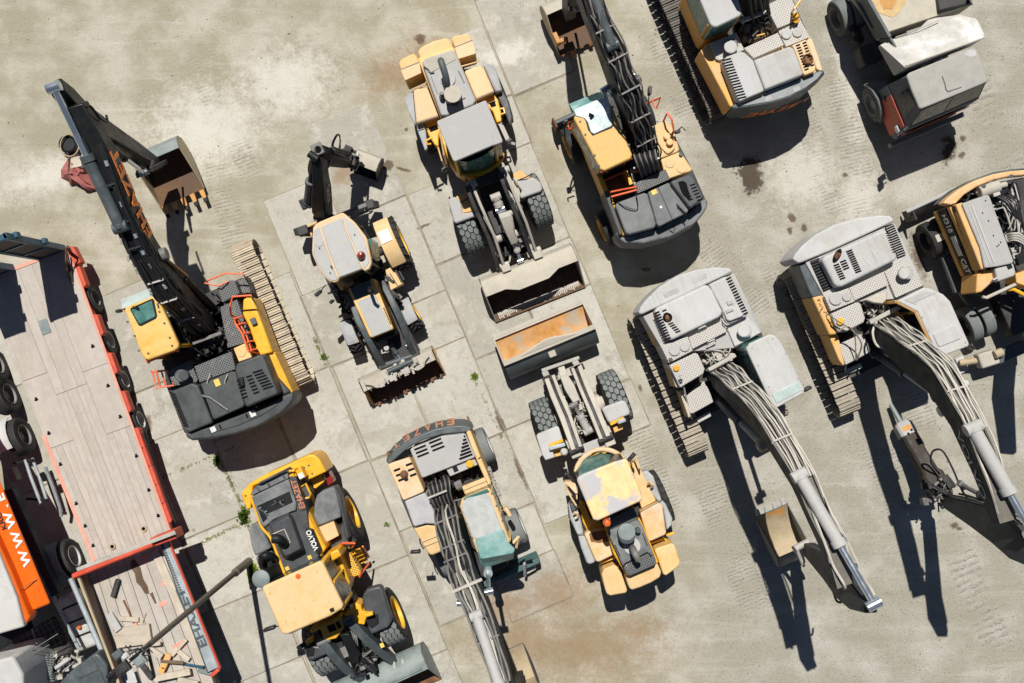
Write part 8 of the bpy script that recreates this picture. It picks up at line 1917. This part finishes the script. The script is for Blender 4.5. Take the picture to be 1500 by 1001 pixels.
for i, (a, b, w, h, m, lab) in enumerate(lst): plank(D_, a, b, w, h, 1.30 + .05 * (i % 3), m, lab, lift=rnd.uniform(-.02,.06))
plank(D_, (430,965),(445,1010),.55,.02,1.50, 'roof_white', 'smooth white sheet beside the dark side wall', 'sheet', 'white_sheet')
# ================================================================ orange articulated lorry at the left edge
def orange_lorry():
 D = FR(0,580,2.379); G = FR(0,820,5.53); N = FR(0,650,5.561); Q = FR(0,480,5.005)
 d = V((.385,-.923,0)).normalized(); rt = d.cross(UP); lf = -rt
 C = W(30,760,0); C = V((C.x, C.y, 0)) - lf * .9
 t = T('articulated_lorry', 'orange tanker lorry with a pale roof, white web lettering and wheels along its side', 'lorry', C, math.atan2(d.y, d.x))
 # trailer body
 body = t.part('tank_body', MB().loft([D.poly([(-130,100),(0,330),(130,735),(-40,800)],2.0), D.poly([(-160,100),(-14,305),(0,312),(176,728),(172,742),(110,770),(-60,830)],2.95)] if False else [D.poly([(-150,40),(-20,290),(160,722),(-60,815)],1.7), D.poly([(-160,20),(-14,262),(178,724),(-60,822)],2.85)]), M['orange_gloss'], bevel=.06, bseg=3)
 rd = t.part('top_ridge', MB().prism(D.poly([(-220,60),(-90,330),(34,600),(104,772),(92,794),(-100,860),(-160,500)],3.10),2.7), M['orange_gloss'], bevel=.04)
 t.part('roof_cover', MB().prism(D.poly([(-220,200),(-80,430),(-14,530),(56,700),(84,806),(-20,836),(-120,860)],3.22),3.0), paint('pale_roof_cover', (.55,.54,.52),.4,(.45,.42,.38),.6, patch=((.20,.18,.16),.68,.10,1.5)), bevel=.05, bseg=3)
 t.part('body_seam', MB().bar(D(72,672,3.0), D(130,640,2.86),.02,.02), M['rust'], body)
 # lettering down the sloping shoulder
 u0, u1 = N(172,985,2.97), N(2,430,2.97)
 X = (u1 - u0);
 def tilt():
  a, b = D(100,700,2.86), D(52,580,2.86); return (b - a)
 X = tilt(); Y = UP.cross(X)
 o_ = N(262,985,2.865)
 text_mesh('WWW.E', X, Y, o_, .22, M['white'], t, body, length=1.95, bold=.03, spacing=1.55, ext=.008)
 o2 = N(58,690,2.866)
 text_mesh('KRO', X, Y, o2 , .14, M['txt_black'], t, body, length=.48, bold=.02)
 t.part('chassis', MB().box(V((C.x, C.y, 1.0)) + lf * .1 - d * .2, d * 4.4, rt * .45, UP * .2), M['black'], bevel=.03)
 t.part('side_skirt', MB().prism(D.poly([(8,330),(40,320),(205,690),(178,705)],1.5),1.2), paint('dark_blue_frame', (.012,.025,.04),.1,(.08,.08,.08),.6), bevel=.03)
 # trailer wheels
 for q, ar in (((-6,533),0),((12,578),0),((34,638),1)):
  c = W(q[0], q[1],.52) - lf * .12; c.z = .52
  wheel(t, c, lf, .52,.36, M['rim_grey'], M['rubber'], kind='road', rimr=.56, dish=.35)
  wheel(t, c - lf * 1.75,-lf, .52,.36, M['rim_grey'], M['rubber'], kind='road', rimr=.56, dish=.35)
  t.part('axle', MB().cyl(c, c - lf * 1.7,.08, n=10), M['black'])
  if ar:
   t.part('mudguard', MB().loft([[c + lf * x + (d * math.cos(R(a)) + UP * math.sin(R(a))) * r for x, r in ((-.34,.60),(.02,.60),(.02,.63),(-.34,.63))] for a in (65,85,105,125,145,165)]), M['roof_white'], bevel=.01)
 c = W(108,815,.52) - lf * .12; c.z = .52
 wheel(t, c, lf, .52,.30, M['rim_white'], M['rubber'], kind='road', rimr=.56, dish=.9); wheel(t, c - lf * .36, lf, .52,.3, M['rim_grey'], M['rubber'], kind='road', rim=False)
 wheel(t, c - lf * 1.9,-lf, .52,.3, M['rim_grey'], M['rubber'], kind='road')
 t.part('mudguard', MB().loft([[c + lf * x + (d * math.cos(R(a)) + UP * math.sin(R(a))) * r for x, r in ((-.62,.62),(.0,.62),(.0,.66),(-.62,.66))] for a in (10,30,50,75,100,125,150)]), M['bucket_teal'], bevel=.012)
 # underrun guard between the axles
 t.part('side_guard', MB().tube([N(205,130,1.0), N(250,270,1.0), N(330,480,1.0), N(316,496,1.0)],.045,8).tube([N(262,118,.9), N(320,270,.9), N(378,452,.9)],.045,8).tube([N(368,190,.8), N(430,350,.7), N(490,520,.6), N(500,590,.5)],.05,8), M['galv'])
 t.part('side_guard_post', MB().bar(N(110,160,1.0), N(270,130,1.0),.06,.06).bar(N(215,450,1.0), N(380,460,1.0),.06,.06).bar(N(340,240,.9), N(370,300,.8),.1,.1), M['black'])
 t.part('valve_box', MB().box(N(112,250,1.0), d * .2, lf * .1, UP * .15), M['steel_dark'], bevel=.02)
 # fuel tanks with straps
 tq = D.poly([(196,705),(252,680),(340,870),(262,900)],.95)
 t.part('fuel_tank', MB().prism(tq, .40), M['alu'], bevel=.10, bseg=4)
 for f in (.22,.48,.74):
  a, b = tq[0].lerp(tq[3], f), tq[1].lerp(tq[2], f); t.part('tank_strap', MB().bar(a + UP * .006, b + UP * .006,.05,.014), M['black'])
 t.part('side_light', MB().ball(G(642,550,1.0),.06), M['beacon'])
 t.part('tank_step', MB().bar(G(420,280,1.3), G(640,720,1.3),.08,.06), M['galv'])
 # catwalk, coiled air lines, cab
 t.part('catwalk', MB().prism(G.poly([(90,650),(430,460),(600,760),(330,880),(180,920)],1.25),1.15), M['black_dusty'], bevel=.01)
 gr = MB()
 for i in range(9): gr.bar(G(100 + i * 38,650 - i * 21,1.27), G(165 + i * 42,800 - i * 15,1.27),.015,.02)
 for i in range(5): gr.bar(G(108 + i * 16,680 + i * 38,1.275), G(440 + i * 22,490 + i * 40,1.275),.015,.02)
 t.part('catwalk_grating', gr, M['steel_dark'])
 for k, (x0, y0, x1, y1) in enumerate(((380,760,430,990),(430,740,400,980),(450,880,560,800))):
  P0, P1 = G(x0, y0,1.7), G(x1, y1,1.6); ax = (P1 - P0).normalized(); sd_ = ax.cross(UP).normalized(); pts = []
  for i in range(90):
   f = i / 89; pts.append(P0.lerp(P1, f) + (sd_ * math.cos(f * 75) + sd_.cross(ax) * math.sin(f * 75)) * .05)
  t.part('coiled_air_line', MB().tube(pts, .011,5), M[('bucket_teal', 'bucket_teal', 'sticker')[k]])
 for a, b in (((0,870,2.0),(470,600,2.2)),((130,820,2.0),(400,690,2.2)),((300,680,2.0),(260,560,2.6))): t.part('cable', MB().tube(smooth_path([G(*a), G((a[0] + b[0]) / 2,(a[1] + b[1]) / 2 + 10,2.05), G(*b)],5),.014,5), M['hose_grey'])
 t.part('rear_lamp_bar', MB().prism(G.poly([(140,830),(330,760),(350,860),(190,900)],1.5),1.3), M['black'], bevel=.03)
 cab = t.part('cab', MB().prism(G.poly([(-200,860),(100,785),(180,925),(185,1000),(200,1300),(-300,1300)],2.9),.7), M['roof_white'], bevel=.08, bseg=4)
 t.part('cab_roof_fairing', MB().prism(G.poly([(480,1000),(600,880),(770,755),(800,770),(865,855),(872,1050),(700,1200),(480,1200)],2.0),.8), M['slate'], bevel=.06, bseg=3)
 t.part('fairing_rib', MB().tube([G(640,960,2.01), G(800,890,2.01), G(850,1000,2.01)],.02,6).tube([G(740,790,2.01), G(790,870,2.01)],.02,6), M['charcoal'])
 mirror(t, G(870,960,2.0), G(900,920,2.2), sz=(.2,.3))
 t.part('equipment_deck', MB().prism(G.poly([(190,930),(560,780),(640,900),(480,1010),(240,1060)],1.1),.9), M['beige_dust'], bevel=.02)
 clutter(t, G, [(340,800),(600,760),(640,860),(450,1000)],1.1,1.5,40,('steel_pale', 'black', 'roof_grey'),141,10, False)
orange_lorry()
# ================================================================ lamp post
def lamp_post():
 base = W(365,822,0); base.z = 0
 t = T('lamp_post', 'tall brown lamp post beside the yellow loader, leaning out over the trailer end', 'lamp post', base)
 hh = 7.6
 t.part('pole', MB().tube([base, base + UP * 1.35],.11,16).tube([base + UP * 1.35, base + UP * hh], [.075,.06],16), M['pole'], bevel=.004)
 t.part('collar', MB().lathe(base + UP * 1.32, UP, [(0,.11),(.03,.115),(.08,.08),(.08,0)],18), M['pole'])
 K = FR(150,800,4.98)
 top = base + UP * hh
 a, b = K(110,860, hh), K(330,690, hh)
 t.part('crossbar', MB().bar(top - (b - a).normalized() * .42, top + (b - a).normalized() * .10,.05,.05).bar(top - UP * .05, K(380,960, hh - .4),.05,.06), M['black'], bevel=.008)
 for k, (q, s, m) in enumerate((((118,790),.16, 'slate'),((155,890),.20, 'black_dusty'),((278,836),.18, 'bucket_teal'),((172,800),.11, 'roof_white'))):
  c = K(q[0], q[1], hh); u = (b - a).normalized(); v = UP.cross(u)
  fl = t.part('floodlight', MB().box(c, u * s * .66, v * s * .55, UP * .06).box(c + UP * .06, u * s * .5, v * s * .4, UP * .03), M[m], bevel=.02)
  t.part('floodlight_bracket', MB().tube([c, top + (c - top) * .3 - UP * .06],.018,6), M['black'], fl)
 r_ = random.Random(6); cl = MB()
 for i in range(14):
  p = top + V((r_.uniform(-.45,.1), r_.uniform(-.3,.1), r_.uniform(-.12,.05))); cl.tube([p, p + V((r_.uniform(-.2,.2), r_.uniform(-.15,.15),.02))],.014,5)
 t.part('wiring', cl, M['hose'])
lamp_post()
# ================================================================ tarpaulin heap and drum behind the long boom
def tarp_heap():
 A = FR(0,80,2.944); r_ = random.Random(12)
 outl = [(262,500),(300,440),(340,440),(380,500),(412,540),(420,580),(400,585),(350,570),(310,560),(270,540)]
 c = A(340,510,0); mb = MB(); rings = []
 P = A.poly(outl, 0)
 for k, f in enumerate((1.0,.82,.6,.35,.12)):
  rings.append([V((c.x + (p.x - c.x) * f + r_.uniform(-.04,.04), c.y + (p.y - c.y) * f + r_.uniform(-.04,.04),(0,.10,.20,.27,.30)[k] + r_.uniform(-.05,.06) * (k > 0))) for p in P])
 mb.loft(rings)
 for i in range(9):
  a = P[r_.randrange(len(P))]; pts = [V((a.x, a.y, .04)), V(((a.x * .6 + c.x * .4) + r_.uniform(-.1,.1),(a.y * .6 + c.y * .4) + r_.uniform(-.1,.1),.24)), V((c.x + r_.uniform(-.3,.3), c.y + r_.uniform(-.2,.2),.30))]
  mb.tube(smooth_path(pts, 4), [.05] * 9,6)
 solo('tarpaulin_heap', mb, M['tarp_red'], 'crumpled faded red tarpaulin heap on the dirt under the long boom', 'tarpaulin', sharp=25)
 p = A(310,395,0)
 t = T('cable_drum', 'small black drum with a pale hoop beside the red tarpaulin', 'drum', V((p.x, p.y, 0)))
 t.part('drum_body', MB().lathe(A(312,395,0), UP, [(0,.22),(.02,.25),(.3,.25),(.32,.22),(.26,.18),(.26,0)],24), M['black'])
 t.part('hoop', MB().tube([A(300 + 40 * math.cos(a),392 + 48 * math.sin(a),.36) for a in [2 * math.pi * i / 24 for i in range(24)]],.018,6, True), M['rust_sand'])
 pl = MB().bar(A(300,470,.3), A(350,460,.34),.28,.03)
 solo('dark_pallet_board', pl, M['wood_pale'], 'pale loose board lying on the red tarpaulin heap', 'board')
 solo('dark_frame_iron', MB().tube([A(275,430,.06), A(290,425,.35), A(300,440,.35), A(296,520,.3)],.022,6).bar(A(330,430,.3), A(360,490,.32),.08,.06), M['black_dusty'], 'bent black iron bracket between drum and red tarpaulin', 'bracket')
tarp_heap()
# ================================================================ weeds in the slab joints
def weeds(px, py, rad, n, mat, label, h=.16, squash=(1,1)):
 c = W(px, py, 0); r_ = random.Random(int(px)); mb = MB()
 for i in range(n):
  a = r_.uniform(0,6.28); q = rad * (abs(r_.gauss(0,.45)) + .25 * r_.random() * (1 + math.sin(a * 3 + px)))
  p = V((c.x + math.cos(a) * q * squash[0], c.y + math.sin(a) * q * squash[1],0.0))
  z = h * r_.uniform(.15,1) * max(.1,1 - .6 * q / rad); b = r_.uniform(0,6.28); L = r_.uniform(.04,.10)
  dr = V((math.cos(b), math.sin(b),0)); sd_ = V((-dr.y, dr.x, 0)); t0 = p + UP * z
  w = L * r_.uniform(.25,.45)
  mb.add([p, t0 + dr * L * .3 + sd_ * w, t0 + dr * L + UP * r_.uniform(-.03,.03), t0 + dr * L * .3 - sd_ * w], [(0,1,2),(0,2,3)])
 solo('weed_clump', mb, M[mat], label, 'weeds', 'weeds in the slab joints', pos=V((c.x, c.y, 0)))
weeds(357,756,.20,300, 'green_leaf', 'dark green weed clump at the rear left corner of the clean yellow loader', .2,(.8,1.3))
weeds(372,838,.22,340, 'lime_leaf', 'bright lime weeds at the foot of the lamp post', .22,(.7,1.3))
weeds(695,552,.10,170, 'lime_leaf', 'small round green weed alone on the slabs between bucket and loader', .08)
weeds(475,523,.07,60, 'green_leaf', 'tiny weed in the joint beside the backhoe loader', .08)
weeds(567,768,.07,50, 'green_leaf', 'tiny dark weed in the slab joint between yellow loader and faded excavator', .06)
weeds(318,675,.11,190, 'green_leaf', 'sparse weeds in the shade behind the long boomed excavator', .10,(.8,1.2))
# scattered stones on the gravel
def stones():
 r_ = random.Random(21); mb = MB()
 for i in range(5200):
  px, py = r_.uniform(-40,1540), r_.uniform(-40,1040)
  if inside((px, py), PAVED) or (px < 820 and r_.random() < .55): continue
  p = W(px, py, 0); s = .010 + .026 * r_.random() ** 4
  k = 5; z0 = -.002
  lo = [V((p.x + math.cos(a) * s * r_.uniform(.7,1.2), p.y + math.sin(a) * s * r_.uniform(.7,1.2), z0)) for a in [2 * math.pi * j / k for j in range(k)]]
  hi = [V((p.x + (q.x - p.x) * .55, p.y + (q.y - p.y) * .55, s * .8)) for q in lo]
  mb.loft([lo, hi])
 o = mesh_obj('loose_gravel', mb, paint('loose_stone', (.33,.30,.25),.3,(.5,.46,.38),.9, var=.4)); o['kind'] = 'stuff'
stones()

def joint_grass():
 r_ = random.Random(31); mb = MB()
 for (x0, y0),(x1, y1), n in (((318,668),(372,775),70),((235,700),(345,655),40),((285,800),(352,768),60),((372,775),(392,850),50),((460,495),(480,540),26),((690,545),(735,640),40),((230,795),(285,775),24)):
  for i in range(n):
   f = r_.random(); c = W(x0 + (x1 - x0) * f + r_.gauss(0,1.2), y0 + (y1 - y0) * f + r_.gauss(0,1.2),.02)
   for k in range(4):
    b = r_.uniform(0,6.28); L = r_.uniform(.02,.07); dr = V((math.cos(b), math.sin(b),.4)); sd_ = V((-dr.y, dr.x, 0)) * .012
    mb.add([c - sd_, c + sd_, c + dr * L], [(0,1,2)])
 o = mesh_obj('joint_grass', mb, paint('dry_joint_grass', (.17,.18,.05),0, rough=.8, var=.5)); o['kind'] = 'stuff'
joint_grass()
